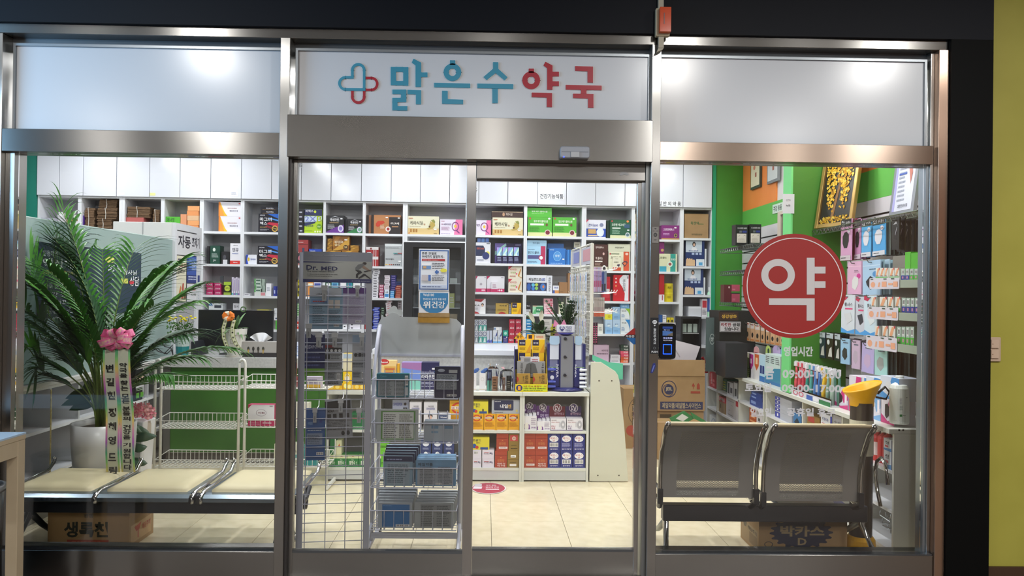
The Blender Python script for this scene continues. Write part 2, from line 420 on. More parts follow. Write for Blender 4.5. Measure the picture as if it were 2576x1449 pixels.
struct(slab('baseboard_front',BX1+.0005,BX1+2.2,-.015,-.0005,0,.115,M('3a2618',.5),0),'dark brown baseboard of the yellow-green wall')
struct(slab('wall_front_left',XL0-2.5,XL0-.0005,0,.16,0,4.2,NAVY,0))
struct(slab('floor_corridor',-9,9,-9.0,-.0305,-.05,0,noise_col('7c7066','887c72',3,.35),0),'brown floor of the passage outside')
struct(slab('ceiling_corridor',-9,9,-9.0,-.0305,CEIL_OUT,CEIL_OUT+.05,M('8c8a88',.7),0))
struct(slab('wall_corridor',-9,9,-9.05,-9.0,0,CEIL_OUT,M('7c7670',.7),0))
struct(slab('wall_corridor_right',5.2,5.25,-9,-.0305,0,CEIL_OUT,M('8c6850',.7),0))
# room shell
XWL,XWR=-5.05,2.78
YB=4.75
def tile_floor():
 ox,oy=0.0,0.0
 a=RM.a;base=MB();base.box(XWL-.2,XWR+.2,.16,YB+.4,-.03,-.006,M('6f6552',.7))
 o=struct(base.build('floor'),'cream vinyl tile floor of the pharmacy')
 tm=noise_col('d6caaa','e0d5b8',14,.28,0.0,None,6)
 x_at=[gnd(1235.5,1300)[0],gnd(1413,1300)[0]]
 wdt=x_at[1]-x_at[0];y_at=gnd(1500,1313)[1];dy=.46
 q=MB();q.box(0,wdt-.003,0,dy-.0012,0,.006,tm);me=q.mesh('floor_tile')
 y0=gnd(1300,1300)[1]
 for i in range(-11,7):
  for j in range(-2,12):
   X=x_at[0]+i*wdt-math.sin(a)*(-y0);Y=y_at+(j-1)*dy
   px=X+(0-math.sin(a))*(Y);
   if px<XWL-.4 or px>XWR or Y<-.2 or Y>YB:continue
   t=bpy.data.objects.new('floor_tile',me);COL.objects.link(t);t.parent=o;t.location=(px,Y,-.006+R.uniform(-.0002,.0002));t.rotation_euler=(0,0,a)
 return o
floor_o=tile_floor()
struct(slab('floor_threshold',XL1,JR[0],.0,.16,-.05,-.0061,M('5c5650',.5),0))
struct(slab('ceiling',XWL-.1,XWR+.1,.16,YB+.5,CEIL_IN,CEIL_IN+.06,M('e4e6e8',.7),0),'white ceiling of the pharmacy')
struct(slab('wall_left',XWL-.06,XWL,.16,YB+.3,0,CEIL_IN,M('d9dcdc',.5),0),'white left wall of the dispensing room')
bw=MB();bw.box(XWL,XWR+.2,0,.05,0,CEIL_IN,M('d0d3d4',.6));struct(bw.build('wall_back',None,(0,4.2+.36,0),BK.a),'wall behind the shelves')
GREEN=noise_col('3f8a2c','46922f',3,.5,.02);DGREEN=noise_col('3d7a28','43802c',2,.5)
LIT_GREEN=M('6fcf7e',.45);ORANGE=noise_col('e0813a','e68a44',4,.5)
tl=BK.hit(-.02,74,500)[0];tr=BK.hit(-.02,91,500)[0]
q=MB();q.box(-(tr-tl)/2-.05,(tr-tl)/2,0,.04,0,CEIL_IN,M('0f7f6c',.5));struct(q.build('wall_back_left',None,BK.w((tl+tr)/2,-.02,0),BK.a),'narrow teal strip of wall beside the shelves')
XR0=BK.hit(0,1794,650)[0];XR1=BK.hit(0,1866,650)[0]
q=MB();q.box(-(XR1-XR0)/2,(XR1-XR0)/2+.05,0,.25,0,CEIL_IN,GREEN);struct(q.build('wall_back_right',None,BK.w((XR0+XR1)/2,.0,0),BK.a),'grass green wall panel beside the shelves')
q=MB();q.box(-.02,.02,0,.3,0,CEIL_IN,M('18a070',.4));struct(q.build('trim_25',None,BK.w(XR0-.0,-.012,0),BK.a),'bright teal edge strip of the green wall')
XW=BK.w(XR1,0,0).x
struct(slab('wall_right',XW+.012,XW+.07,.16,YB+.2,0,CEIL_IN,M('d4d0d0',.6),0),'white right wall')
def rwall(name,y0,y1,z0,z1,mt,t=.012,label=None,kind='structure'):
 mb=MB();mb.box(-t,0,-(y1-y0)/2,(y1-y0)/2,0,z1-z0,mt);return struct(mb.build(name,None,(XW+.012,(y0+y1)/2,z0)),label)
def ydep(px):return XW*0+RW.hit(XW,px,600)[0]*-1
yA=RW.w(0,0,0)
ys=lambda px,py=550:-RW.hit(XW,px,py)[0]
YC=BK.w(XR1,0,0).y-.02
yp0,yp1=ys(1972),ys(2133)
z1=RW.hit(XW,1866,534)[1];z2=RW.hit(XW,1866,583)[1]
rwall('trim_26',yp0+.2,YC,z1,CEIL_IN,ORANGE,.014,'orange painted band high on the right wall')
rwall('trim_27',.2,yp1-.05,z1+.0,CEIL_IN,ORANGE,.014,'orange painted band near the window')
rwall('trim_28',.2,YC,z2,z1-.0005,M('5fb04c',.5),.016,'light green painted band')
sw=MB();sw.box(-.002,0,-(YC-.2)/2,(YC-.2)/2,0,z2-.75-.0005,M('2a2a2c',.6));sw_o=struct(sw.build('trim_29',None,(XW+.0125,(YC+.2)/2,.75)),'slotted white wall boards for hooks')
nb=int((z2-.75)/.118)
bd=MB();bd.box(-.016,-.0025,-(YC-.2)/2,(YC-.2)/2,0,.104,M('cfcbd0',.35));bme=bd.mesh('board')
for i in range(nb+1):
 zz=z2-.75-.001-.104-i*.118
 if zz<0:break
 o=bpy.data.objects.new('board',bme);COL.objects.link(o);o.parent=sw_o;o.location=(0,0,zz)
dP=(yp1+3.8);xPl=F0.hit(yp1,1993,620)[0]
struct(slab('wall_pillar',xPl,XW-.004,yp1,yp1+.15,.745,CEIL_IN,DGREEN,0),'dark green pillar panel on the right wall')
q=slab('trim_30',xPl-.014,xPl-.0005,yp1-.004,yp1+.154,.745,CEIL_IN,LIT_GREEN,0);struct(q,'left side of the pillar panel, lit look put into its lighter green')  # lit side face of the pillar, painted as a lighter green strip
# wall shelving
WH=M('d8dade',.35);WHE=M('e6e8ec',.3);GRY=M('bdbdc0',.5)
ORD2=['first','second','third','fourth','fifth','sixth','seventh','eighth','ninth','tenth','eleventh','twelfth','thirteenth','fourteenth','fifteenth']
COLS=[(97,194),(203,298),(312,403),(412,501),(511,604),(613,708),(717,812),(818,911),(918,1012),(1024,1170),(1180,1317),(1325,1463),(1474,1588),(1596,1710),(1719,1788)]
ROWS={0:[575,652,732],1:[576,653,733],2:[577,655,735],3:[578,657,737],4:[582,664,742,822,900],5:[583.6,664.7,744.5,829,910],6:[586,667.5,746,828,910],7:[586,668,747,828,910],8:[588,670,749.5,829,912],9:[590,672,750,830],10:[591.6,662.6,735,790,863,905],11:[594.5,665.5,738,790.5,863,920],12:[599,681,757.5,840,913,975],13:[602,683,759,843,913,970],14:[599,670,742,796,870]}
cabz=lambda px:BK.hit(0,px,490+(px-92)*.0194)[1]
CZ={}
for ci,(a,b)in enumerate(COLS):
 lo=(COLS[ci-1][1]+a)/2 if ci else a-4.5;hi=(b+COLS[ci+1][0])/2 if ci<len(COLS)-1 else b+3.5
 xm=(a+b)/2;X0=BK.hit(0,lo,650)[0];X1=BK.hit(0,hi,650)[0];w=(X1-X0)/2-.0004;cx=(X0+X1)/2
 ztop=cabz(xm)-.001
 e=thing('shelf_unit',f'white open shelf unit under the overhead cabinets, {ORD2[ci]} from the left','shelf',BK.w(cx,0,0),BK.a,'open shelf units along the back wall')
 del e['group']
 th=.011
 ax=BK.hit(0,a,650)[0]-cx;bx=BK.hit(0,b,650)[0]-cx
 q=MB();q.box(-w,ax,0,.3,0,ztop,WHE);q.build('side_panel',e)
 q=MB();q.box(bx,w,0,.3,0,ztop,WHE);q.build('side_panel',e)
 q=MB();q.box(ax+.0004,bx-.0004,.29,.3,0,ztop,GRY);q.build('back_panel',e)
 q=MB();q.box(ax+.0004,bx-.0004,.0,.289,ztop-.02,ztop,WH);q.build('shelf_board',e)
 und=[ztop-.02];OPEN.append((BK,cx+ax,cx+bx,und))
 for r in ROWS[ci]:
  z=BK.hit(0,xm,r)[1];CZ.setdefault(ci,[]).append(z);und.append(z-.024)
  q=MB();q.box(ax+.0004,bx-.0004,.001,.289,z-.024,z,WHE);q.build('shelf_board',e)
  support(BK,cx+ax,cx+bx,0,.3,z)
 q=MB();q.box(ax+.0004,bx-.0004,.01,.289,0,.1,WH);q.build('plinth',e)
 mb=MB()
DE=[92,149,209,293,376,452.5,530,607,683,758,833,909,984,1057.7,1131.5,1204.8,1278,1352.5,1425.5,1499,1572.5,1646,1719,1792]
DOOR=M('dfe1e8',.16)
for i in range(0,len(DE)-1,2):
 es=DE[i:i+3];xs=[BK.hit(-.03,p,460)[0]for p in es];cx=(xs[0]+xs[-1])/2;z=cabz((es[0]+es[-1])/2)
 e=thing('overhead_cabinet',('white glossy overhead cabinet with two doors, %s from the left'%ORD2[i//2])if len(es)==3 else 'white glossy overhead cabinet at the green wall','cabinet',BK.w(cx,-.03,z+.001),BK.a)
 q=MB();q.box(xs[0]-cx+.001,xs[-1]-cx-.001,.022,.31,0,CEIL_IN-z-.003,WH);q.build('body',e)
 for j in range(len(xs)-1):
  q=MB();q.box(xs[j]-cx+.003,xs[j+1]-cx-.003,0,.02,-.004,CEIL_IN-z-.003,DOOR);q.build('door',e,bevel=.0015)
e=thing('side_wall_cabinet','white glossy cabinet on the left return wall','cabinet',(-4.93,3.35,2.42),0)
q=MB();q.box(-.1,0,-.6,.55,0,.6,DOOR);q.build('body',e)
for k in range(2):
 q=MB();q.box(.0005,.016,-.6+k*.58,-.025+k*.58,.0,.6,DOOR);q.build('door',e,bevel=.001)
e=thing('side_wall_shelf','white open shelf under the left return cabinet','shelf',(-4.93,3.35,1.6),0)
q=MB();q.box(-.1,-.09,-.6,.55,0,.815,GRY);q.build('back_panel',e)
for zz in(.0,.4,.79):
 q=MB();q.box(-.089,.02,-.6,.55,zz,zz+.022,WHE);q.build('shelf_board',e)
def note(fr,ly,x0,y0,x1,y1,col,label,deco=(),cat='note',name='paper_note',t=.0008,group=None):
 a,b,zb,zt=rect3(fr,ly,x0,y0,x1,y1);w=(b-a)/2;h=zt-zb;mb=MB();mb.box(-w,w,-t,0,0,h,M(col,.6))
 mb.face((-w,-t,0),(2*w,0,0),(0,0,h),(0,-1,0)).deco(deco)
 return tag(mb.build(name,None,fr.w((a+b)/2,ly-.0004,zb),fr.a),label,cat,group)
CD=-.0305
note(BK,CD,1357,486,1418,502,'eceef2','white label strip reading 건강기능식품 on an overhead door',[('t',.02,.12,.98,.9,'20242c','건강기능식품')],'sign')
note(BK,CD,1655,505,1714,520,'eceef2','white label strip reading 일반의약품 near the green wall',[('t',.02,.1,.98,.9,'20242c','일 반 의 약 품')],'sign')
note(BK,CD,748,409,762,422,'e6e8ee','small printed label high on the overhead door',[('t',.1,.1,.95,.9,'30343c','일반\n약품')],'sign')
note(BK,CD,578,480,599,494,'f0f0f4','curled white memo on an overhead door corner',[('l',.2,.3,.8,.8,'8088a0',3)])
note(BK,CD,299,485,313,491,'f0f0ec','tiny white sticker under the fourth overhead door')
note(BK,CD,377,485,391,492,'e6e69a','tiny yellow sticker on an overhead door')
note(BK,CD,1196,470,1201,486,'f0f0f0','thin white tag beside the steel stile',[('t',.1,.1,.9,.9,'505868','수')])
RN=['top','second','third','fourth','fifth','sixth']
def place(c,r):return f'{RN[r-1]} row of {ORD2[c-1]} shelf column'
def C(c,r,x0,y0,x1,y1,col,desc,deco=(),dep=.14,ly=.03,**k):return carton(BK,ly,x0,y0,x1,y1,col,f'{desc}, {place(c, r)}',deco,dep,cl=True,**k)
def S(c,r,x0,y0,x1,y1,n,cols,desc,deco=(),dep=.13,ly=.03,**k):return stack(BK,ly,x0,y0,x1,y1,n,cols,desc,place(c,r),deco,dep,**k)
# column 1: bottles
def bottle(fr,ly,x0,y0,x1,y1,col,label,cap='f0f0f0',lab=None,neck=.42,name='pill_bottle',cat='bottle',labtxt=None,shoulder=.72,sides=20,capr=None,group=None,tol=.03,ribs=0):
 a,b,zb,zt=rect3(fr,ly,x0,y0,x1,y1);z0=snap(fr,a,b,ly,zb,tol);r=(b-a)/2;h=zt-z0
 e=thing(name,label,cat,fr.w((a+b)/2,ly+r,z0),fr.a,group)
 q=MB();pr=[(r*.94,0),(r,h*.03)]
 if ribs:
  for i in range(ribs):
   zz=h*(.06+(shoulder-.1)*i/ribs);pr+=[(r,zz),(r*.985,zz+h*.008),(r,zz+h*.016)]
 pr+=[(r,h*shoulder),(r*.86,h*(shoulder+.07)),(r*neck,h*(shoulder+.13)),(r*neck,h*(shoulder+.16))]
 q.lathe(pr,M(col,.3),sides);q.build('body',e,smooth=False)
 q=MB();cr=capr or r*neck*1.15;q.lathe([(cr,h*(shoulder+.161)),(cr,h*.985),(cr*.9,h)],M(cap,.35),sides);q.build('cap',e)
 if lab:
  q=MB();q.lathe([(r*1.008,h*.16),(r*1.008,h*(shoulder-.1))],M(lab,.5),sides,cap=False)
  q.face((-r*.5,-r*.93,h*.16),(r,0,0),(0,0,h*(shoulder-.26)),(0,-1,0));q.lay=8
  if labtxt:q.deco(labtxt)
  q.build('label_band',e)
 return e
bottle(BK,.08,139,533,162,563,'ececec','white pill bottle with dark print on the far left shelf',lab='d8d4d8',neck=.7)
bottle(BK,.06,174,540,194,566,'ececec','white pill bottle with an orange label, far left shelf',lab='e8a860',neck=.7)
bottle(BK,.14,162,548,174,566,'e0b090','small jar with an orange label between two white bottles',lab='d08050',neck=.7)
C(1,1,197,542,210,575,'5a3a90','purple and white upright box',[('r',0,.5,.5,1,'e8e8f0')],.06)
C(1,1,172,556,196,575,'e6e6ea','low white tray in front of the bottles',(),.03,ly=.01)
C(1,1,98,548,134,575,'b8b8c4','grey row of small packets',[('r',.1,.6,.3,.9,'8080a0'),('r',.45,.6,.65,.9,'9088b0')],.1)
# kraft paper bag bundles
KR=noise_col('5c4530','7b6045',30,.8,.3,(1,1,6))
def bundle(x0,y0,x1,y1,label,ly=.04,vert=False):
 a,b,zb,zt=rect3(BK,ly,x0,y0,x1,y1);a,b=clampx(BK,a,b);a+=.003;b-=.003;z0=snap(BK,a,b,ly+.01,zb,.03);zt=clampz(BK,(a+b)/2,z0,zt);support(BK,a,b,ly,ly+.16,zt);w=(b-a)/2;h=zt-z0
 e=thing('bag_bundle',label,'paper bags',BK.w((a+b)/2,ly,z0),BK.a);q=MB();n=9
 for i in range(n):
  t=h/n;dx=R.uniform(-.006,.006)
  q.box(-w+.008+dx,w-.008+dx,R.uniform(0,.012),.16,i*t+.001,(i+1)*t-.001,KR)
 q.build('bags',e);q=MB();u=-w*.1
 q.tube([(u,-.004,-.0),(u+.004,-.006,h*.5),(u-.006,-.003,h+.002),(u,.16,h+.002)],.003,M('d8d4cc',.7));q.build('tie',e)
bundle(208,523,239,576,'upright bundle of brown paper bags at shelf side, column 2')
bundle(241,551,282,576,'lowest tied bundle of brown paper bags, column 2',.03)
bundle(241,524,296,551,'middle tied bundle of brown paper bags, column 2',.03)
bundle(246,502,296,524,'top tied bundle of brown paper bags in the second column',.05)
C(3,1,312,547,361,577,'b8605c','flat salmon pink box under paper bags',(),.16)
bundle(313,520,379,547,'wide tied bundle of brown paper bags above a pink box',.03)
bundle(381,527,402,577,'narrow bundle of brown paper bags at right end, column 3')
C(4,1,413,545,453,578,'58b838','bright green box',[('t',.1,.6,.6,.9,'205020','에너정')],.14)
C(4,1,454,539,469,578,'e09a70','pale orange upright carton',(),.14)
S(4,1,470,518,501,578,5,['e8985c','eca468','e0b890'],'orange and cream envelope box',(),.16)
# column 5
for k,(ya,yb)in enumerate(((544,582),(508,544))):
 C(5,1,550,ya,606,yb,'eceaf2','white box with orange wave, '+('lower','upper')[k],[('r',0,0,.06,1,'e8862c'),('p',[(.06,0),(.38,0),(.26,.25),(.16,.6),(.08,.95),(.06,1)],'f0a040'),('p',[(.26,0),(.4,0),(.28,.25),(.18,.58),(.09,.9),(.08,.8),(.16,.5)],'f2c030'),('t',.5,.32,.86,.42,'404060','메모리즈 정'),('l',.4,.52,.9,.62,'a06060',1),('r',.9,.85,.97,.93,'d06060')],.18)
C(5,2,521,619,527,661,'202024','thin black upright box edge',(),.14)
C(5,2,529,618,553,660,'1d4a3c','dark green upright box',[('e',.4,.78,.14,.1,'e0e8e0'),('l',.15,.35,.85,.58,'c8d8d0',4),('t',.3,.12,.6,.24,'e8e8e8','JU')],.13)
C(5,2,557,633,577,660,'26262a','small black box',[('e',.4,.55,.18,.2,'505058'),('r',.2,.0,.75,.35,'d0d0d4')],.1)
C(5,2,579,612,605,661,'f0eef4','white upright box with red foot',[('r',0,0,1,.17,'d0342c'),('t',.22,.58,.8,.78,'38384c','덴큐'),('l',.2,.47,.8,.54,'6070b0',1),('t',.3,.05,.7,.12,'ffffff','denq'),('t',.3,.88,.7,.93,'404048','denq')],.12)
for k in range(2):
 S(5,3,518+k*20,711,537+k*20,741,3,'b31f5e',f'magenta pill box {"left" if k == 0 else "right"} pile',[('t',.15,.3,.85,.7,'f0d0e0','로메리정')],.1)
C(5,3,553,694,561,741,'50565c','thin dark grey leaning leaflet',(),.02,ly=.1)
C(5,3,563,709,581,741,'26301c','black box with lime yellow print',[('r',0,.75,1,1,'a8c83c'),('e',.5,.5,.4,.22,'c8d84c'),('t',.22,.42,.78,.58,'202018','키'),('r',0,0,1,.2,'90a838')],.1)
for k in range(4):
 C(5,3,583+k*5,697+(k%2)*3,587.4+k*5,742,'dcd4e4','slim white upright carton, %s of four'%ORD[k].replace('bottom','first'),[('r',0,.02,1,.1,'7050a0' if k%2 else '50a8b0'),('r',.3,.25,.7,.9,'a898c0')],.12)
C(5,4,525,763,560,822,'dfe6ea','white box with blue stripe behind the monitor',[('p',[(0,.9),(.3,.9),(.18,1),(0,1)],'3a6ab0'),('r',.4,.8,.9,.92,'38404c')],.12)
C(5,4,586,763,602,822,'dcdce2','white box with dark print behind the monitor',[('t',.15,.8,.85,.92,'303038','정시')],.12)
# column 6
MG=[('p',[(.4,1),(1,.72),(1,1)],'1d5fc0'),('p',[(.45,.75),(1,.58),(1,.66),(.5,.8)],'4a90e0'),('p',[(.4,.45),(1,.25),(1,.5),(.5,.55)],'c02840'),('p',[(.3,.3),(1,.05),(1,.2),(.4,.38)],'801828'),('t',.07,.6,.62,.8,'f4f4f8','마그비'),('t',.08,.4,.42,.56,'f4f4f8','맥스'),('e',.78,.2,.14,.17,'d8b050'),('e',.78,.2,.1,.12,'2a2010'),('t',.7,.15,.86,.25,'e0c060','7mg'),('l',.08,.24,.5,.32,'c8a860',1),('l',.08,.1,.5,.18,'c0c0c8',2),('t',.07,.88,.3,.95,'e0e0e8','유한양행')]
C(6,1,650,538,703.5,583,'181824','black box with blue and red streaks',MG,.2)
S(6,1,655,520,703,538,2,'1c1c26','flat black box on a streaked box',[('t',.3,.3,.7,.75,'e0e0e8','마그비맥스'),('l',.1,.1,.9,.25,'b89050',1)],.18)
C(6,2,648.5,619,703,664,'181824','black box with blue and red streaks',MG,.2)
C(6,2,619,640.6,646,664,'e4e6ee','small white and blue box',[('p',[(0,0),(.22,0),(.1,.5),(.22,1),(0,1)],'2848b0'),('e',.24,.5,.1,.2,'e0c040'),('t',.4,.42,.9,.6,'30509c','엔테로')],.1)
S(6,3,639,701,657,735,4,'c8d8cc','green and white small box',[('r',.3,.3,.95,.7,'486858'),('r',0,.0,.25,1,'60a060')],.08,ly=.06)
S(6,3,658,702,667,735,4,'b4c4b8','grey green small box',(),.08,ly=.09)
C(6,3,640,735,667,744.5,'dce0dc','flat white and pink box before small boxes',[('r',.6,.1,1,.9,'d89098')],.05,ly=.005)
C(6,3,669,713,682,744.5,'ececf0','white upright box',[('l',.2,.4,.8,.7,'8088a0',3)],.09)
for k in range(2):C(6,3,688+k*7.5,720,694+k*7.5,744.5,'2c3890' if k else '34409c','slim navy upright box, '+('left','right')[k],[('r',.3,.25,.7,.6,'c0c8e8')],.06)
C(6,3,611,738,628,744.5,'e0e0e4','flat white box',[('r',.1,.3,.8,.7,'909098')],.08)
C(6,4,646,779,675,829,'e0d44c','yellow topped box behind the monitor',[('r',0,0,1,.7,'e8e8ec')],.12)
C(6,4,693,806,701,829,'58b848','small green pot',(),.08)
C(6,4,690,795,702,806,'e4e4e8','small white box on a green one',[('r',.2,.3,.8,.6,'50607c')],.06)
S(6,4,689,775,701,795,3,'d8dade','tiny white box',(),.08)
# column 7
S(7,1,743,528,765,586,5,'1a1a26','flat black box',[('r',.45,.35,.8,.65,'b8b8c8')],.2)
C(7,1,766,526,810,586,'b4d426','lime and navy box',[('r',0,.72,1,1,'262c5a'),('t',.06,.86,.5,.97,'f0f0ff','비맥스'),('e',.6,.89,.07,.055,'d0e040'),('p',[(0,.45),(1,.5),(1,.7),(0,.7)],'c8d8f0'),('t',.02,.48,.68,.7,'7880c8','2X'),('t',.7,.48,1.0,.7,'a8c010','B'),('p',[(0,.3),(.62,.42),(.62,.48),(0,.44)],'26305c'),('t',.04,.26,.5,.36,'303870','메타트윈'),('e',.84,.28,.14,.11,'6aa020'),('t',.76,.25,.92,.31,'f0ffd0','Dual'),('l',.05,.08,.5,.12,'608010',1),('e',.62,.07,.05,.04,'eef8c0'),('e',.76,.07,.05,.04,'eef8c0'),('e',.9,.07,.05,.04,'eef8c0')],.2)
C(7,2,742,603,775,667,'9c3a3c','dark red box with black badge',[('r',0,.8,1,.83,'702024'),('t',.0,.5,.3,.7,'f0e8e8','K'),('r',.55,.5,.72,.68,'28405c'),('p',[(0,.5),(1,.4),(1,.08),(0,.08)],'26242c'),('e',.55,.28,.3,.14,'c87080'),('t',.38,.23,.72,.33,'ffffff','Mg'),('l',.1,.88,.7,.92,'f0d8d8',1),('l',0,.02,1,.08,'e8c8c0',1)],.18)
C(7,2,777,626,809,667,'2448b0','blue box half hidden by the hanging sign',[('t',.1,.8,.5,.92,'d8e0ff','Lipovita'),('p',[(0,0),(1,.2),(1,.5),(0,.3)],'5080e8')],.15)
for k in range(2):S(7,3,741+k*10,704,750.5+k*10,746,6,'e8dc2c',f'small yellow box {"left" if k == 0 else "right"} pile',[('r',.2,.3,.8,.7,'8c8420')],.09)
for k,(a,b,c,d)in enumerate(((772,788,'e09040','orange'),(789,808,'dcdcf0','white and violet'))):C(7,3,a,709,b,746,c,f'{d} box behind the wire grid',[('r',.1,.75,.9,.9,'4050a0' if k else 'fff0d0')],.1)
S(7,4,740,763,761,795,7,['58b048','6cc05c'],'green and white small box',[('r',.3,.25,.7,.75,'d8f0d0')],.1,ly=.06)
C(7,4,741,795,754,809,'d8d8dc','white box under green boxes',[('l',.2,.2,.8,.8,'505058',3)],.1,ly=.06)
C(7,4,741,809,757,828,'d8402c','red box with white print',[('t',.25,.3,.8,.7,'ffffff','정')],.1,ly=.04)
for k,(a,b,c,d)in enumerate(((818,833,'2c5c3c','dark green'),(834,850,'78c0dc','light blue'),(856,871,'e0dcec','white violet'),(872,886,'28a098','teal'),(888,906,'e4e6e4','white'))):C(8,3,a,708,b,747,c,f'{d} box behind the wire grid',[('r',.15,.72,.85,.88,'f0f0f0' if k%2==0 else '3070a0'),('l',.1,.3,.9,.6,'8090a0',3)],.1)
C(8,4,863,813,873,828,'e8e8ec','white box with black print behind hanging packs',[('r',.2,.3,.6,.5,'202020')],.08)
S(8,4,879,812,908,828,2,'e8e4ec','flat white box behind hanging packs',[('r',.1,.2,.3,.5,'202028')],.1)
S(9,4,913,810,932,829,2,'c02830','red box with white label',[('t',.2,.3,.8,.7,'ffffff','1041')],.1,ly=.02)
# column 8
def EX(c):return[('p',[(.0,0),(1,0),(1,.48),(.5,.32),(0,.06)],c),('e',.82,.26,.16,.2,'d8d0e8'),('e',.82,.26,.1,.12,'8878c0' if c[0]=='6' else '70a890'),('t',.2,.66,.72,.84,'f0f0f4','엑세라민'),('p',[(.2,.86),(.5,.96),(.82,.86),(.5,.93)],'e0e0e8'),('r',.18,.56,.7,.62,'907850'),('l',.08,.22,.48,.5,'c8c8d0',4),('r',.8,.78,.92,.86,'e8e8ec')]
C(8,1,817,542,865,586,'16161c','black box with purple wedge',EX('683090'),.22)
C(8,1,867,551,873,586,'202028','black box edge behind two wedge boxes',(),.1,ly=.08)
C(8,1,874,551,911,586,'16161c','black box with green wedge',EX('2a7a44'),.2)
GD=[('p',[(0,0),(.5,.5),(1,.4),(1,.1),(.6,0)],'a8781c'),('p',[(0,.6),(.4,1),(.7,1),(.2,.4)],'c89838')]
GN=noise_col('7a4a14','b98428',22,.3,0,(1,1,3))
for k in range(2):
 for j in range(2):C(8,2,817+k*43,649.5-j*19,858+k*43,668-j*19,'9a6a20','bronze gold box, %s %s'%(('lower','upper')[j],('left','right')[k]),GD,.15)
C(8,2,837,593,879,630,'8c5818','square bronze gold box facing front',[('p',[(0,0),(.6,.5),(1,.95),(1,.4),(.6,.1),(.3,0)],'c8983a'),('p',[(.2,1),(.5,1),(.15,.4),(0,.2),(0,.5)],'a87020'),('t',.12,.48,.62,.64,'f4ecd0','메가트루'),('t',.12,.3,.45,.45,'f0e0b0','골드'),('e',.78,.22,.14,.16,'40260c'),('t',.7,.16,.86,.28,'f0d890','25'),('r',.7,.68,.88,.78,'f0e8e0'),('l',.1,.68,.6,.72,'f0e0c0',1)],.1)
S(8,2,822,600,836.5,630,3,'8a5c1c','bronze box lying left',GD,.12)
S(8,2,880,617,903,630,2,'9a6c24','bronze box lying right',GD,.12)
# column 9
C(9,1,920,541,934,588,'8a5a38','brown box edge with black band',[('r',0,0,.5,1,'2c2220')],.15,ly=.06)
C(9,1,934.5,541,1008,588,'b57b4e','wide brown box with a red liver picture',[('r',0,0,.08,1,'241c1c'),('r',.6,0,1,.9,'262022'),('p',[(.15,.55),(.22,.68),(.4,.7),(.46,.6),(.36,.5),(.22,.36),(.15,.42)],'c03a24'),('e',.57,.26,.09,.14,'e8e0dc'),('e',.57,.26,.05,.08,'a03030'),('t',.66,.5,.94,.62,'f0e8e0','리버'),('r',.7,.36,.92,.42,'b8865c'),('l',.3,.25,.46,.5,'e8d0b8',4),('r',.48,.84,.56,.9,'f0f0f0'),('r',.9,.82,.97,.88,'e0e0e0')],.2)
S(9,2,916,621,952,669.5,2,'a02c30','dark red and white wide box',[('r',0,.7,1,1,'d8d4d4'),('r',.1,.2,.4,.45,'e8e0e0'),('e',.4,.82,.08,.1,'803038'),('r',.62,.0,.66,.7,'e8e8e8'),('r',.78,0,.82,.7,'e0e0e0')],.15)
C(9,2,968,613,1011,670,'b4b8ba','silver box with coloured dots',[('r',0,.9,1,.97,'e0e4e6'),('t',.05,.28,.55,.36,'24282c','메디원 비타플러스'),('p',[(.5,.5),(1,.52),(1,.56),(.6,.58)],'707880')]+[('e',.08+.11*i,.08,.04,.03,c)for i,c in enumerate(('d8b040','e0c080','c06040','a04030','604038','484850','303440','282c38'))]+[('r',.5,.57,.75,.6,'30a0a0'),('r',.76,.57,1,.6,'c04040'),('r',.8,.2,.95,.26,'f0f0f0'),('l',.05,.8,.9,.86,'909498',1)],.12)
PT=lambda c:[('r',.25,.3,.75,.6,'3a3a44'),('r',0,.9,1,1,'b0b0b8')]
S(9,3,934,690,952.5,749,9,'e4e2e8','flat white box tall',PT,.12)
S(9,3,937,676,956,690,3,'d8d6dc','flat white box topping',PT,.12)
S(9,3,953,716,966,749,5,'b85878','maroon and pink small box',[('t',.15,.2,.85,.8,'f8e8f0','M4')],.1)
C(9,3,967,729,979,749,'e0eaf4','white and blue box',[('r',.1,.1,.9,.5,'3f88c4'),('t',.2,.6,.8,.8,'404c60','소화')],.1)
S(9,3,966,692,981,729,7,'dcd4dc','flat lilac white box',[('l',.1,.3,.9,.7,'8a6878',1)],.1)
S(9,3,981,731,993,749,4,'4a9ad8','flat light blue box',[('r',.1,.3,.9,.6,'b0d8f0')],.1)
S(9,3,982,692,998,731,7,'262a70','flat navy box',[('r',.2,.3,.8,.65,'8070a8')],.1)
S(9,3,994,718,1010,749,6,'a84030','flat rust red box',[('r',.15,.3,.85,.6,'e0a890')],.1)
S(9,3,996,708,1010,718,2,'283868','flat blue black box',(),.1)
S(9,4,921,757,934,829,9,'a8322c','flat red box',[('r',.3,.3,.9,.6,'d88078')],.1)
S(9,4,936,773,955,829,13,['3448b4','4058c0'],'flat royal blue box',[('r',.15,.35,.85,.65,'d0d8f4')],.1,jit=.008)
S(9,4,957,773,968,829,10,['22302a','2c3c34'],'flat black green box',[('r',.2,.3,.8,.6,'8ca890')],.1)
S(9,4,969,755,986,829,13,['e0d8dc','d8d0d4'],'flat white box with red arc',[('p',[(.1,.1),(.5,.3),(.9,.8),(.5,.6)],'c03048')],.1,jit=.007)
S(9,4,1000,757,1010,829,12,'a89ca0','grey patterned small box',[('r',.2,.2,.45,.7,'302c34'),('r',.55,.2,.8,.7,'302c34')],.1)
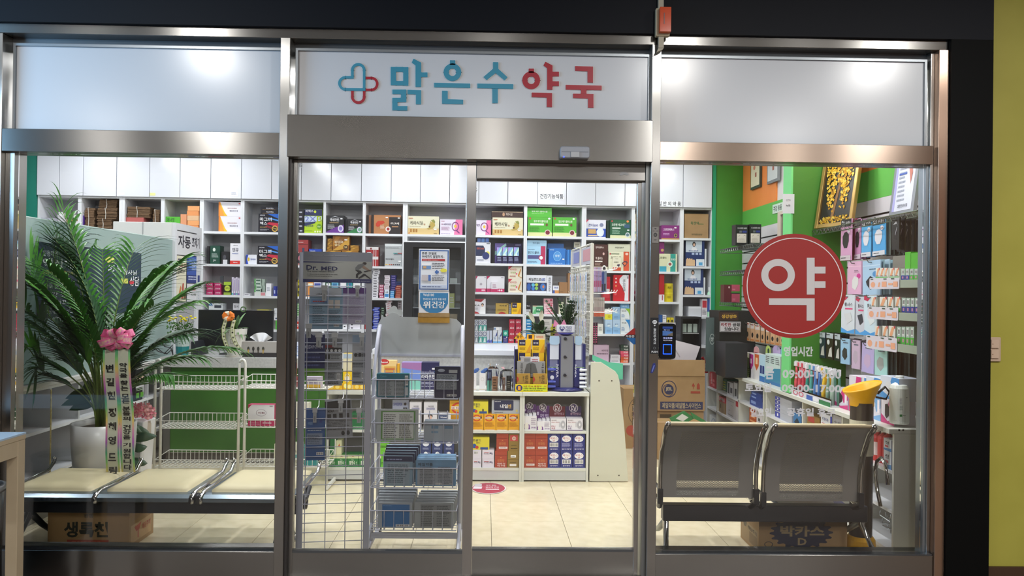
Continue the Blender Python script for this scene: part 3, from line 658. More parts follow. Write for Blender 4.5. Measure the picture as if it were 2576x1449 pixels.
# column 10
KE=[('r',0,0,1,.34,'d8bc80'),('t',.07,.52,.48,.74,'3c3220','케라시딜'),('t',.5,.5,.56,.6,'b07040','정'),('l',.07,.42,.5,.46,'a09070',1),('r',.07,.12,.13,.3,'a87838'),('r',.16,.12,.22,.3,'a87838'),('r',.25,.12,.31,.3,'a87838'),('p',[(.6,.34),(.66,.28),(.8,.34),(.88,.5),(.86,.66),(.8,.72),(.76,.82),(.78,.66),(.72,.74),(.72,.58),(.68,.6),(.74,.42),(.66,.36)],'b8a050'),('e',.7,.44,.03,.06,'5c4018'),('p',[(.74,.78),(.84,.84),(.88,.7),(.86,.62)],'8c9048'),('r',.03,.86,.16,.9,'c08060'),('r',.03,.04,.06,.1,'c03030'),('l',.84,.04,.96,.09,'604830',1),('r',.84,.26,.93,.32,'f0f0f0')]
QQ=[('p',[(.62,0),(1,0),(1,1),(.7,1)],'e878a8'),('o',.68,.55,.16,.3,.22,'7c3878'),('p',[(.76,.32),(.9,.12),(.84,.1),(.7,.28)],'7c3878'),('e',.68,.56,.06,.1,'e8c040'),('t',.14,.62,.5,.74,'503868','세라민'),('t',.05,.64,.12,.72,'a05070','엑'),('l',.06,.3,.44,.54,'b080a0',4),('r',.05,.86,.2,.9,'c08898'),('l',.05,.06,.5,.1,'8070a0',1)]
C(10,1,1025,544,1104,590,'e0dcc0','cream box with a leafy spiral',KE,.2)
C(10,1,1107,552,1163.5,590,'e4dcec','lilac box with pink side and big Q',QQ,.2)
# column 11
C(11,1,1198,554,1235,591.6,'e4dcec','lilac box with pink side and big Q',[('p',[(.62,0),(1,0),(1,1),(.7,1)],'e878a8'),('o',.55,.55,.26,.3,.22,'7c3878'),('p',[(.66,.32),(.9,.12),(.84,.1),(.6,.28)],'7c3878'),('e',.55,.56,.08,.1,'e8c040'),('t',.02,.6,.24,.74,'503868','민')],.2)
C(11,1,1239,547.5,1315.5,591.6,'e0dcc0','cream box with a leafy spiral',KE,.2)
C(11,1,1237,532,1315.5,547.5,'43302c','long dark brown box on the cream one',[('t',.45,.3,.66,.75,'d8c8b8','케라시딜'),('e',.38,.5,.04,.3,'b89070'),('r',0,.86,1,.95,'c8b090')],.18)
C(11,2,1197,610,1234,662.6,'e0e0e8','white box with navy panel',[('p',[(0,.85),(.5,.85),(.62,.7),(.62,.45),(.4,.35),(0,.35)],'222c50'),('t',.05,.66,.55,.76,'d06040','엔드60'),('e',.8,.48,.14,.1,'e8e060'),('e',.68,.36,.24,.18,'2c3870'),('l',.1,.1,.6,.2,'8088a0',2),('r',.72,.93,.95,.97,'404858')],.16)
S(11,2,1199,597,1232,610,1,'3a4270','navy box on white one',[('r',.05,.1,.3,.9,'6080c0'),('r',.37,.1,.62,.9,'6088c8'),('r',.7,.1,.95,.9,'5878c0')],.12)
C(11,2,1245,612,1313,662.6,'2a2650','wide dark purple box behind four slim ones',[('r',0,.0,.42,1,'8070b8'),('p',[(0,.6),(.4,1),(.42,.9),(0,.4)],'b0e8d8'),('r',.75,.9,.95,.95,'9088b0')],.1,ly=.12)
for k in range(4):
 x=1249.5+k*14.3
 C(11,2,x,622,x+12.8,662.6,'29254e','slim holographic front box, %s of four'%['first','second','third','fourth'][k],[('r',0,.48,1,1,'8fb8dc'),('p',[(0,.48),(1,1),(1,.8),(.3,.48)],'c8f0d8'),('p',[(0,.7),(.5,1),(.1,1),(0,.9)],'b090e0'),('p',[(.3,.48),(.5,.75),(.75,.48)],'e0f0f8'),('l',.15,.15,.9,.4,'b0b8d8',3)],.07,ly=.03)
for k,(a,b)in enumerate(((1197,1223.5),(1225,1269))):
 C(11,3,a,695,b,735,'e6e4ea','white box with magenta base, '+('left','right')[k],[('r',0,0,1,.22,'c02860'),('p',[(0,1),(.18,1),(0,.8)],'b02858'),('p',[(.35,.5),(.5,.6),(.62,.5),(.5,.4)],'b0a8b4'),('e',.6,.11,.05,.06,'f8d0e0'),('e',.72,.11,.05,.06,'f8d0e0'),('e',.84,.11,.05,.06,'f8d0e0'),('r',.8,.9,.95,.94,'909098')],.14)
C(11,3,1236,709,1252,735,'eae6ee','small pink based box in front of a larger one',[('r',0,0,1,.3,'c83068'),('l',.2,.4,.8,.8,'b08098',4)],.04,ly=.003)
for k,(a,b)in enumerate(((701.5,735),(668.5,701))):
 C(11,3,1279,a,1313,b,'e8e0cc','cream and yellow box with red corner, '+('lower','upper')[k],[('p',[(0,.7),(.3,1),(0,1)],'c02848'),('t',.12,.66,.6,.82,'c03040','비아인!'),('t',.15,.4,.55,.55,'8a9a30','키위콘'),('p',[(.7,.3),(.9,.8),(.95,.8),(.8,.2),(1,.12),(.98,.06),(.72,.2)],'c88838'),('e',.6,.4,.06,.08,'e06a88'),('l',.1,.14,.6,.28,'b05040',2)],.12)
C(11,4,1194,752,1221.5,790,'e8e4ea','white box with a person and red sweep',[('p',[(0,1),(.9,1),(.6,.8),(0,.85)],'a02c34'),('p',[(0,0),(.5,0),(.3,.1),(0,.16)],'b03038'),('e',.72,.62,.12,.09,'2a2426'),('e',.71,.56,.08,.08,'e0b898'),('p',[(.45,0),(.48,.3),(.6,.46),(.85,.46),(.98,.3),(.95,0)],'f8f8fa'),('t',.02,.52,.5,.62,'404044','K.A.'),('l',.05,.3,.35,.42,'808088',2)],.12)
C(11,4,1247,763,1279,790,'b8994c','gold box with red arc',[('p',[(.2,0),(.3,.14),(.5,.2),(.7,.14),(.82,0)],'a82c28'),('t',.3,.7,.86,.86,'2a2418','리버정'),('l',.15,.3,.8,.5,'7a6430',3),('r',.86,.86,.94,.94,'604818')],.1)
C(11,4,1280,765,1286,790,'8890a0','slim grey box between gold and yellow',[('l',.2,.1,.8,.9,'b8bcc8',4)],.1,ly=.06)
YL=[('r',.05,.55,.55,1,'241c40'),('t',.12,.68,.5,.8,'f0f0f4','메가팜'),('p',[(.6,.02),(.98,.02),(.98,.75)],'e09a18'),('l',.1,.2,.6,.45,'8a6a10',3),('l',.1,.06,.3,.1,'8a6a10',1)]
C(11,4,1287,762,1311,790,'f0c01c','yellow box with navy square',YL,.1)
TP=lambda t:[('r',0,.5,1,1,'e0e4ea'),('o',.5,.74,.44,.19,.25,'28357a'),('t',.3,.7,.7,.78,'303c70','시린'),('r',0,0,1,.5,t),('p',[(.2,.05),(.45,.42),(.7,.42),(.8,.05)],'e8f0f0')]
for k,(x0,x1)in enumerate(((1194,1203),(1204,1213.7),(1214.4,1224))):
 for j,(a,b)in enumerate(((832,863),(804,832))):
  C(11,5,x0,a,x1,b,'dce0e8','toothpaste box with navy ring, %s %s'%(('lower','upper')[j],('left','middle','right')[k]),TP('9098a8' if k==0 else '58b0a8'),.07)
for k in range(2):C(11,5,1224.8+k*7,832,1231+k*7,863,'cfd6e8','slim pale blue box, '+('left','right')[k],[('p',[(0,0),(1,0),(1,.3),(0,.15)],'6070c0')],.07)
for k in range(2):C(11,5,1240.4+k*11.5,831,1251+k*11.5,863,'e6eaf2','white eye drop box with blue curve, '+('left','right')[k],[('p',[(.5,.5),(.95,.9),(.95,.6),(.7,.5)],'2c4090'),('r',0,0,1,.12,'60a8e0'),('l',.15,.2,.7,.6,'8098c0',4)],.07)
C(11,5,1242,823,1262,831,'dfe3ea','flat white box on the eye drops',[('r',.3,.1,.7,.9,'f8f8f8'),('r',.05,.2,.25,.8,'7090c0')],.06)
C(11,5,1265.5,831,1277.5,863,'2c3c80','navy and teal box',[('r',0,.55,1,1,'2ea890'),('e',.5,.76,.3,.12,'b0e8d8'),('e',.75,.45,.12,.05,'f0f0f0'),('l',.15,.12,.8,.4,'c0a0c8',3)],.08)
for k in range(2):S(11,5,1279+k*17,803,1295+k*17,863,4,'b92f48',f'crimson box with white letters {"left" if k == 0 else "right"}',[('t',.14,.35,.88,.68,'f8e8ec','AD-S')],.1)
for(a,b,y,c,d)in((1193,1197,880,'7a3a98','slim purple'),(1198,1210,879,'6f3590','purple'),(1215,1227,883,'505060','dark grey'),(1229.6,1236,875,'e8dcc8','cream left'),(1236.6,1243,875,'e6d8c4','cream right'),(1248,1258,879,'e2e2e6','white'),(1277,1289,879,'dcdce0','white and grey')):
 C(11,6,a,y,b,905,c,f'small {d} box above the counter edge',[('l',.2,.5,.8,.9,'403838',3)],.06)
 # column 12
GP=[('r',0,0,1,.2,'dcdca0'),('t',.24,.72,.82,.84,'f4fae8','징코 메가 플러스원'),('r',.1,.56,.66,.66,'e8f4e0'),('l',.06,.24,.5,.5,'2e7a22',5),('e',.82,.2,.12,.15,'e0d0c8'),('e',.82,.2,.09,.11,'782430'),('e',.78,.6,.05,.07,'705030'),('r',.05,.88,.12,.96,'d03840'),('e',.88,.92,.05,.05,'f0f0f0')]
C(12,1,1328,546,1388.7,594.5,'51b234','bright green box with chestnut picture, left',GP,.18)
C(12,1,1390.7,546.7,1450,594.5,'51b234','bright green box with chestnut picture, right',GP,.18)
C(12,1,1326.4,522.6,1388,546,'52b636','bright green flat box lying on top',[('t',.18,.5,.82,.68,'f0f8e8','징코 메가 플러스원'),('l',.18,.32,.82,.4,'c8e8b8',1)],.16)
C(12,2,1324.5,619,1374,665.5,'a8d4ee','pale blue box with magenta band',[('r',.72,0,.96,1,'b8305c'),('t',.06,.56,.64,.72,'203050','앤티가드 플러스'),('r',.05,.3,.7,.5,'505088'),('e',.74,.36,.13,.15,'b8305c'),('e',.74,.36,.09,.1,'f4f0f0'),('l',.08,.8,.5,.85,'406080',1),('l',.05,.06,.6,.2,'6080a0',2)],.15)
C(12,2,1325,604.6,1375,619,'9cc4dc','flat pale blue box lying on top',[('t',.3,.3,.66,.7,'406080','앤티가드 플러스')],.14)
C(12,2,1377,612.7,1418,665.5,'4478c0','blue box standing behind',[('r',0,.6,1,1,'5c90d0')],.08,ly=.16)
C(12,2,1381,625,1423,665.5,'2f78c8','blue box with a dotted circle',[('o',.5,.52,.24,.3,.12,'90c8f0'),('e',.5,.52,.2,.25,'4f98dc'),('t',.38,.46,.62,.62,'e8f4ff','마정'),('l',.1,.06,.9,.12,'b0d4f4',1),('r',.8,.3,.92,.38,'f0f0f0'),('t',.06,.88,.3,.94,'d8ecff','정관장')],.12)
for k in range(3):C(12,2,1424.5+k*4,628,1428+k*4,665.5,('2f78c8','3a88d4','2a68b0')[k],'slim blue box edge, '+('left','middle','right')[k],(),.12,ly=.05)
C(12,2,1444,609,1460,665.5,'dcd8c0','small cream box behind the rack',[('r',0,.3,1,.75,'3050a0'),('l',.1,.8,.9,.95,'60583c',2)],.1,ly=.1)
C(12,3,1324.5,692,1375,738,'e6e8f0','white box with blue medical picture',[('r',.0,.12,1,.58,'26305c'),('p',[(.25,.5),(.33,.56),(.41,.5),(.41,.4),(.33,.34),(.25,.4)],'60b8d8'),('p',[(.42,.32),(.5,.38),(.58,.32),(.58,.22),(.5,.16),(.42,.22)],'90c860'),('p',[(.25,.3),(.33,.36),(.41,.3),(.41,.2),(.33,.14),(.25,.2)],'4080d0'),('p',[(.42,.5),(.5,.56),(.58,.5),(.58,.42),(.5,.38),(.42,.42)],'b8d050'),('e',.12,.34,.1,.2,'3060b0'),('e',.82,.34,.14,.2,'4078c0'),('e',.84,.36,.05,.08,'e08040'),('t',.1,.68,.72,.84,'30343c','제일콘드로'),('t',.74,.68,.92,.84,'2850a8','600')],.12)
C(12,3,1375.5,693,1389,738,'e2e4ee','white upright box with sideways words',[('tv',.3,.1,.75,.9,'484c58','제일콘드로600')],.12)
C(12,3,1391,718.5,1406,738,'e4e6ee','small white box with orange panel',[('r',0,0,1,.4,'d09050'),('r',0,.0,.3,.4,'3050a0'),('t',.2,.6,.8,.85,'3048a0','위엔')],.1)
C(12,3,1407,710,1428,738,'9c7450','brown carton behind the rack',[('l',.1,.1,.5,.2,'6a4c30',1)],.14)
C(12,3,1429,687,1437,738,'a07852','tall brown carton edge',(),.14)
C(12,4,1322.5,760,1334.5,790,'24242a','black and white bottle carton',[('r',0,0,1,.38,'dcdce0'),('t',.15,.6,.85,.75,'d8d8e0','메스'),('l',.1,.15,.9,.35,'505058',3)],.08)
C(12,4,1340,769,1366,790.5,'a8d8b4','green box with dark green panel',[('r',.32,.18,1,.85,'2c8458'),('p',[(0,0),(.2,.5),(.32,.6),(.32,0)],'58b070'),('t',.38,.4,.72,.62,'f0fff0','치정'),('r',0,.9,.4,1,'e8b8a0')],.1)
S(12,4,1367.5,751,1392.5,790.5,3,['f2c8d0','f0ccd4','d8a0ac'],'pink flat box',[('t',.1,.4,.55,.65,'a04858','노발락'),('r',.7,.5,.9,.85,'b03050'),('r',.3,.0,1,.1,'d04060')],.1)
C(12,4,1406,760,1419,790.5,'dcdcc4','cream box with leaves behind the plant',[('e',.3,.75,.15,.08,'6a8c40'),('e',.6,.6,.12,.06,'6a8c40'),('l',.2,.85,.8,.95,'605840',2)],.1)
C(12,4,1424.6,760,1436,790.5,'e4e2dc','white box behind the plant',[('r',.2,.7,.7,.85,'404040')],.1)
C(12,4,1424.6,745,1436,760,'d8d6ce','small white box on a white one',[('r',.1,.4,.7,.7,'404048')],.1)
S(12,5,1321.5,803,1338,863,8,['3898d8','48a8e0','2c80c0'],'bright blue flat box',[('r',.2,.3,.8,.6,'d8f0ff')],.1)
C(12,5,1342,815,1400,863,'c8c4c0','pale carton behind the lily',[('l',.1,.4,.9,.8,'909090',5)],.1,ly=.1)
C(12,6,1325,880,1450,920,'b0a8a8','long low carton behind the counter',[('l',.1,.4,.9,.8,'707070',4)],.1,ly=.1)
# column 13
C(13,1,1474,553,1524,599,'e8e8f2','white and royal blue box with starburst',[('r',0,0,1,.52,'2a50b0'),('r',.1,.24,.5,.48,'d0a868'),('s',.72,.32,.2,.26,'e8f0ff'),('t',.12,.62,.6,.78,'3a4890','콘티600'),('p',[(0,.82),(.14,1),(0,1)],'d04060'),('e',.78,.72,.1,.1,'8088a8'),('r',.1,.1,.6,.16,'e8d0a0'),('r',0,0,1,.06,'e8e8f0')],.14)
C(13,1,1526,555,1534,599,'123a2a','dark green box edge',(),.14,ly=.06)
C(13,1,1535,553,1588,599,'1c5a3c','dark green box with cream foot',[('r',0,0,1,.17,'dcdcb0'),('t',.08,.66,.74,.8,'e8f4e8','코큐텐 에고서큐'),('r',.1,.52,.5,.58,'e8f0e8'),('l',.1,.24,.5,.48,'a0c8b0',4),('e',.84,.2,.11,.13,'c8d0d0'),('e',.84,.2,.07,.08,'587880'),('r',.05,.88,.12,.96,'c83840'),('e',.84,.92,.06,.06,'e88848'),('r',.68,.56,.94,.76,'2c5474'),('r',.82,.42,.92,.48,'f0f0f0')],.14)
C(13,2,1495,631.5,1529,681,'4a2824','chocolate brown box with cream foot',[('r',0,0,1,.2,'e0dcc4'),('t',.1,.56,.62,.7,'f0e0d8','백 플러스'),('r',.05,.44,.6,.5,'f0e8e0'),('e',.74,.12,.16,.16,'e0dcd8'),('e',.74,.1,.11,.1,'2a2020'),('l',.05,.26,.5,.4,'c8a898',3),('e',.68,.86,.07,.07,'e0b8b0')],.14)
C(13,2,1495,615,1529,631.5,'4a2824','chocolate brown flat box lying on top',[('t',.1,.4,.7,.7,'f0e0d8','천백 플러스')],.14)
C(13,2,1530.5,633,1584.5,681,'e4e2c8','cream box with red band and shield',[('r',.7,0,.96,1,'d0502c'),('t',.1,.6,.58,.76,'38382c','과테말라 딸'),('p',[(.62,.4),(.72,.5),(.86,.5),(.9,.42),(.76,.22)],'38304c'),('p',[(.67,.4),(.73,.45),(.83,.45),(.85,.4),(.76,.28)],'e07040'),('r',.1,.86,.5,.9,'708060'),('r',.05,.84,.1,.93,'c83040'),('e',.85,.88,.07,.07,'f0c8b8')],.14)
C(13,2,1541.5,647,1562,681,'e8e4cc','small cream box with orange foot in front',[('r',0,0,1,.25,'d05030'),('p',[(.5,.4),(.6,.48),(.9,.48),(.76,.28)],'40304c'),('t',.12,.58,.7,.68,'404034','과테말라'),('l',.3,.85,.7,.92,'808068',1)],.03,ly=.0)
C(13,2,1530,614,1586,633,'d4d4bc','flat cream box lying on top',[('t',.3,.4,.7,.65,'484c40','과테말라 딸랑구')],.14)
C(13,3,1517,716.5,1535,757.5,'b02030','crimson and white box',[('r',0,.7,1,.72,'801018'),('r',.1,.2,.9,.75,'d0c8cc'),('r',.1,.2,.9,.5,'c03040')],.12)
C(13,3,1517,696,1535,716.5,'b82434','crimson box lying on top',[('r',0,.45,1,.5,'801018')],.12)
C(13,3,1543,691.6,1583,757.5,'c8202c','big red box with white wave',[('p',[(.95,.02),(.95,1),(.6,1),(.38,.85),(.38,.7),(.6,.5),(.72,.3),(.7,.02)],'e6e6ec'),('tv',.58,.38,.76,.84,'303038','에너리버정'),('e',.16,.86,.05,.03,'f8e0e0'),('e',.16,.72,.05,.03,'f8e0e0'),('e',.16,.58,.05,.03,'e8b060'),('e',.14,.28,.08,.06,'e05058'),('r',.88,.86,.93,.95,'303038')],.12)
BL=[('p',[(.0,0),(1,0),(1,.4),(0,.5)],'8fbce4'),('p',[(.3,.55),(.5,.7),(.75,.6),(.5,.5)],'e0f0ff'),('t',.3,.62,.7,.72,'4070a8','프리'),('l',.2,.1,.8,.3,'7098c0',3)]
GWH=lambda c:[('p',[(.5,1),(1,1),(1,.3),(.85,.7)],c),('t',.12,.72,.6,.82,'303438','에이스랩'),('l',.1,.2,.5,.5,'6890c0',4),('l',.5,.05,.9,.1,'808890',1)]
C(13,4,1504,815,1517,840,'e4e4dc','cream box behind hanging packs',[('l',.2,.3,.8,.7,'606060',4)],.1)
C(13,4,1522.6,804,1540,840,'bcd6ee','pale blue box, lower left',BL,.1)
C(13,4,1541,804,1560,840,'bcd6ee','pale blue box, lower middle',BL,.1)
C(13,4,1561,804,1584,840,'e2e8ea','white box with blue corner, lower right',GWH('2c88c8'),.1)
C(13,4,1521.5,777,1540,804,'e8e8e4','white box with yellow half',[('r',0,0,1,.5,'e8e038'),('p',[(.7,.7),(1,.75),(1,.95),(.8,.95)],'c83040'),('e',.6,.28,.2,.15,'d0c020'),('t',.15,.6,.6,.7,'505050','에이')],.1)
C(13,4,1541,772,1559.5,804,'a8c8e8','pale blue box, upper middle',BL,.1)
C(13,4,1561,776,1584,804,'e2e8ea','white box with lime corner, upper right',GWH('98c830'),.1)
C(13,4,1561,763,1583,776,'78acd8','flat blue box on the lime cornered one',[('t',.2,.3,.7,.6,'d8ecff','프리')],.1)
C(13,5,1494,868,1531.5,913,'d0b4c8','dusty pink box behind the panel',[('t',.5,.62,.95,.74,'503848','세라정'),('l',.2,.45,.95,.55,'604858',1)],.15,ly=.06)
S(13,5,1561.5,868,1582,913,6,['e06c3c','dc6038','e05068','e86078','3a4c40','2c4034'],'small coloured box',[('t',.35,.2,.9,.8,'f4f0ec','치센')],.1)
S(13,5,1535,893,1560,913,2,'dcd8dc','white tray pack',[('l',.1,.2,.9,.8,'a8a0a8',2)],.12)
# column 14
C(14,1,1597,555.4,1623,602,'dcdcc8','cream box with teal stripe',[('r',0,.3,1,.42,'50a0b0'),('t',.1,.62,.95,.76,'30302c','오메가'),('r',.05,.85,.15,.95,'c83838'),('l',.1,.05,.8,.2,'706850',2)],.14)
C(14,1,1597,539,1623,555.4,'cfc8b4','beige flat box lying on top',[('t',.3,.3,.9,.7,'30302c','알티지')],.14)
C(14,1,1664,567,1709.6,602,'7c1e70','magenta purple box with Q badge',[('t',.1,.62,.72,.8,'f0e0f0','고공정메독스'),('r',.0,0,1,.1,'b89050'),('e',.8,.3,.11,.16,'38203c'),('o',.8,.3,.09,.13,.3,'c8a860'),('l',.1,.3,.5,.48,'d8a8d8',2),('r',.72,.8,.84,.88,'f0f0f0')],.14)
for k,(a,b)in enumerate(((644,683),(606,644))):C(14,2,1597,a,1622,b,'d8c4b8','pale pink box, '+('lower','upper')[k],[('t',.5,.7,.95,.82,'503c34','세노'),('r',.02,.8,.12,.95,'e08840'),('l',.1,.1,.5,.2,'a08878',1)],.14)
C(14,2,1659,638.5,1703,683,'dcdcb8','cream box with teal band',[('r',.62,0,.92,1,'2e9a8c'),('r',.0,.0,.4,.3,'3aa0b8'),('e',.6,.42,.15,.16,'d8e8d8'),('e',.6,.42,.09,.08,'a0504c'),('t',.0,.72,.4,.84,'30442c','고경 플러스'),('t',.66,.64,.9,.74,'f0f8f0','333')],.14)
C(14,2,1659,607,1671,638,'7c1e68','magenta box standing on the cream one',[('e',.6,.3,.3,.13,'b89858')],.1)
S(14,3,1597,689,1621,759,8,'a8222a','dark red flat box',[('e',.7,.5,.14,.28,'d0787c')],.14)
C(14,3,1659,687,1671,741,'b01e28','red box on a white base',(),.12)
C(14,3,1659,741,1671,759,'e4e0e4','white box under a red one',[('r',.5,.2,.7,.9,'b03040')],.12)
for k,(a,b)in enumerate(((736,759),(713,735.5))):
 a_,b_,zb,zt=rect3(BK,.05,1671.5,a,1696,b);z0=snap(BK,a_,b_,.06,zb);r=(b_-a_)/2;support(BK,a_,b_,.05,.05+2*r,zt)
 e=thing('yellow_tin',f'round yellow tin, {("lower", "upper")[k]} of two, near the purple box','tin',BK.w((a_+b_)/2,.05+r,z0),BK.a)
 q=MB();q.lathe([(r,0),(r,zt-z0-.012)],M('d8c414',.3),24);q.build('body',e)
 q=MB();q.lathe([(r*.98,0),(r*.98,.012)],M('e8d830',.3),24,c=(0,0,zt-z0-.0119));q.build('lid',e)
 q=MB();q.face((-r*.5,-r*.88,.02),(r,0,0),(0,0,(zt-z0)*.6),(0,-1,0));q.lay=30;q.deco([('t',.1,.3,.9,.8,'403c10','구강청')]if k else[('l',.1,.3,.9,.8,'8a7c10',2)]);q.build('print',e)
S(14,4,1597,809,1611,843,4,'e4dce4','white box with red tag',[('r',.1,.3,.7,.7,'b02c44')],.1)
S(14,4,1613,809,1620,843,3,'303c98','navy small box',[('r',.2,.3,.8,.7,'c0c8f0')],.1)
C(14,4,1660,792,1666,843,'2a5898','slim blue box behind the card reader',(),.1)
C(14,4,1667,792,1676,843,'e6e6ea','white box behind the card reader',[('l',.1,.8,.9,.95,'505868',2)],.1)
for k in range(2):C(14,4,1677.5+k*9,799,1685.5+k*9,843,'e0cc30','small yellow box with dark dot, '+('left','right')[k],[('e',.5,.8,.3,.08,'3c3810'),('r',.2,.62,.8,.7,'3c3810')],.08)
C(14,5,1597,867,1606,913,'3078c0','blue bottle carton behind the doorway',[('r',0,0,1,.7,'d0dce8'),('r',.3,.1,.7,.6,'3078c0')],.08)
C(14,5,1609,878,1617,913,'8c8c94','grey box with red spine',[('r',.8,0,1,1,'b03030')],.1)
S(14,6,1597,940,1614,970,3,'1e2a50','navy flat carton',[('t',.15,.2,.9,.7,'c0c8e0','이지엔')],.12)
# column 15
CARD=noise_col('a08058','ab8b62',6,.8,.05)
def cardboard(fr,ly,x0,y0,x1,y1,dep,label,deco=(),side=None,tape=True,flapdeco=None,tol=.03,z=None,name='cardboard_box',mat=None,rz=0):
 mt=mat or CARD
 a,b,zb,zt=rect3(fr,ly,x0,y0,x1,y1);z0=snap(fr,a,b,ly+.01,zb,tol)if z is None else z;w=(b-a)/2;h=zt-z0
 support(fr,a,b,ly,ly+dep,zt)
 e=thing(name,label,'box',fr.w((a+b)/2,ly,z0),fr.a+rz);q=MB();q.box(-w,w,0,dep,0,h-.004,mt)
 q.face((-w,0,0),(2*w,0,0),(0,0,h),(0,-1,0)).deco(deco)
 if side:
  if a>0:q.face((-w,dep,0),(0,-dep,0),(0,0,h),(-1,0,0)).deco(side)
  else:q.face((w,0,0),(0,dep,0),(0,0,h),(1,0,0)).deco(side)
 q.build('body',e)
 for s in(0,1):
  q=MB();y0_=0 if s==0 else dep/2+.001;q.box(-w-.001,w+.001,y0_-.001*(s==0),y0_+dep/2-.001,h-.0039,h,mt);q.build('flap',e)
 if tape:q=MB();q.box(-w-.0015,w+.0015,dep/2-.025,dep/2+.025,h+.0001,h+.0006,M('b89860',.3));q.build('tape',e)
 return e
e=cardboard(BK,.03,1722,538,1782,599,.22,'brown carton with green lettering in the corner shelf',[('t',.25,.55,.6,.68,'2a5c30','폭헨텍'),('l',.6,.56,.85,.62,'4a6a3c',1),('l',.3,.12,.8,.2,'404830',2)])
for k,(a,b)in enumerate(((602,670),(674,742))):
 C(15,k+2,1725-k*3,a+1,1772-k*3,b,'24386c','foot care pack with a woman and toes',[('r',0,.55,.86,1,'c8d4e0'),('e',.44,.86,.09,.1,'28201e'),('e',.44,.84,.055,.06,'e0b8a0'),('p',[(.28,.6),(.34,.74),(.56,.74),(.62,.6)],'e8e8ee'),('t',.16,.58,.66,.63,'3058a0','발바닥 필링팩'),('p',[(0,.02),(.5,.02),(.5,.22),(.44,.28),(.38,.24),(.34,.32),(.27,.27),(.22,.33),(.16,.28),(.1,.33),(.02,.26)],'dcb890'),('r',.56,.02,1,.28,'dfe8f0'),('r',.7,.04,.9,.16,'58a8d8'),('r',.32,.45,.46,.53,'b8c8e8'),('r',.52,.45,.66,.53,'b8c8e8'),('r',.72,.45,.84,.53,'b8c8e8')],.05)
 C(15,k+2,1773-k*3,626+k*72,1777-k*3,b,'e0e4e8','white card edge beside the foot pack',(),.1)
C(15,4,1732,771,1764,796,'d8dae0','white rounded appliance',[('r',.0,.8,1,1,'e8eaee')],.2)
C(15,4,1765.5,752,1779,796,'e6e0e4','small white and red box on the appliance shelf',[('r',.1,.5,.9,.9,'c83848'),('l',.1,.1,.9,.4,'606068',4)],.08)
bottle(BK,.02,1780,722,1792,796,'a8d8b8','green and blue pump bottle in front of green wall',lab='284c98',neck=.35)
# the middle of the room
QZ=noise_col('b6b6b6','c6c6c4',60,.3)
GRP=noise_col('2f6420','37721f',1.6,.4)
def rbox(fr,px0,px1,py0,py1,ly,dep,mt,name,parent=None,bevel=0):pass
cy=2.6
xa=RM.hit(cy,402,910)[0];xb=RM.hit(cy,940,910)[0];xe=RM.hit(cy,1478,910)[0]
zc=RM.hit(cy,560,899)[1];zc2=RM.hit(cy,560,925)[1]
cnt=thing('service_counter','long counter with speckled stone top and green glass front','counter',RM.w((xa+xb)/2,cy,0),RM.a)
w=(xb-xa)/2
q=MB();q.box(-w,w,0,.62,zc2,zc,QZ);q.build('countertop',cnt,bevel=.002)
q=MB();q.box(-w+.02,w-.001,.05,.6,.09,zc2-.0005,M('b8bcbc',.5));q.build('body',cnt)
q=MB();q.box(-w+.03,w-.02,.07,.55,0,.0895,M('585450',.6));q.build('plinth',cnt)
gx=[RM.hit(cy,p,1000)[0]-(xa+xb)/2 for p in(424,612,800,938)]
for i in range(3):
 q=MB();q.box(gx[i]+.002,gx[i+1]-.002,.04,.0495,.1,zc2-.005,GRP);q.build('front_panel',cnt)
q=MB();q.box(-w+.02,gx[0]-.001,.038,.0495,.09,zc2-.001,M('7c7c7a',.4,.6));q.build('end_strip',cnt)
support(RM,xa,xb,cy,cy+.62,zc)
zt2=RM.hit(cy-.1,1100,893)[1]
c2=thing('till_counter','raised centre counter with speckled front and white top ledge','counter',RM.w((xb+xe)/2,cy-.1,0),RM.a);w2=(xe-xb)/2
q=MB();q.box(-w2+.001,w2,.03,.7,0,zt2-.0005,QZ);q.build('body',c2)
q=MB();q.box(-w2+.001,w2,0,.7,zt2,zt2+.045,M('e2e6f0',.25));q.build('ledge',c2,bevel=.002)
support(RM,xb,xe,cy-.1,cy+.6,zt2+.045);zL=zt2+.045
dy=2.08
x0=RM.hit(dy,820,1100)[0];xm=RM.hit(dy,1313,1100)[0];xm0=RM.hit(dy,946,1100)[0];x1=RM.hit(dy,1481,1100)[0]
def zpx(py,px=1330):return RM.hit(dy,px,py)[1]
zd=[zpx(1178),zpx(1084),zpx(986)]
CRM=M('d2d4cc',.35)
def display_unit(a,b,label,shelf_dz=0):
 OPEN.append((RM,a+.019,b-.019,[zd[1]-.02,zd[2]-.03]))
 e=thing('display_shelf',label,'shelf',RM.w((a+b)/2,dy,0),RM.a);w=(b-a)/2-.0005
 for s in(-1,1):q=MB();q.box(min(s*w,s*(w-.018)),max(s*w,s*(w-.018)),0,.38,0,zd[2]-.0305,CRM);q.build('side_panel',e)
 q=MB();q.box(-w,w,-.015,.38,zd[2]-.03,zd[2],CRM);q.build('top_board',e,bevel=.002)
 for z in zd[:2]:
  q=MB();q.box(-w+.0185,w-.0185,.004,.37,z-.02,z,CRM);q.build('shelf_board',e);support(RM,a,b,dy,dy+.38,z)
 q=MB();q.box(-w+.0185,w-.0185,.37,.379,.01,zd[2]-.0305,GRY);q.build('back_panel',e)
 q=MB();q.box(-w+.0185,w-.0185,.006,.02,.012,zd[0]-.0205,M('c2c6c6',.4));q.build('kick_board',e)
 support(RM,a,b,dy-.015,dy+.38,zd[2]);return e
display_unit(x0,xm0,'white low display shelf behind the wire grid rack')
display_unit(xm0,xm,'white low display shelf with yellow drink cartons')
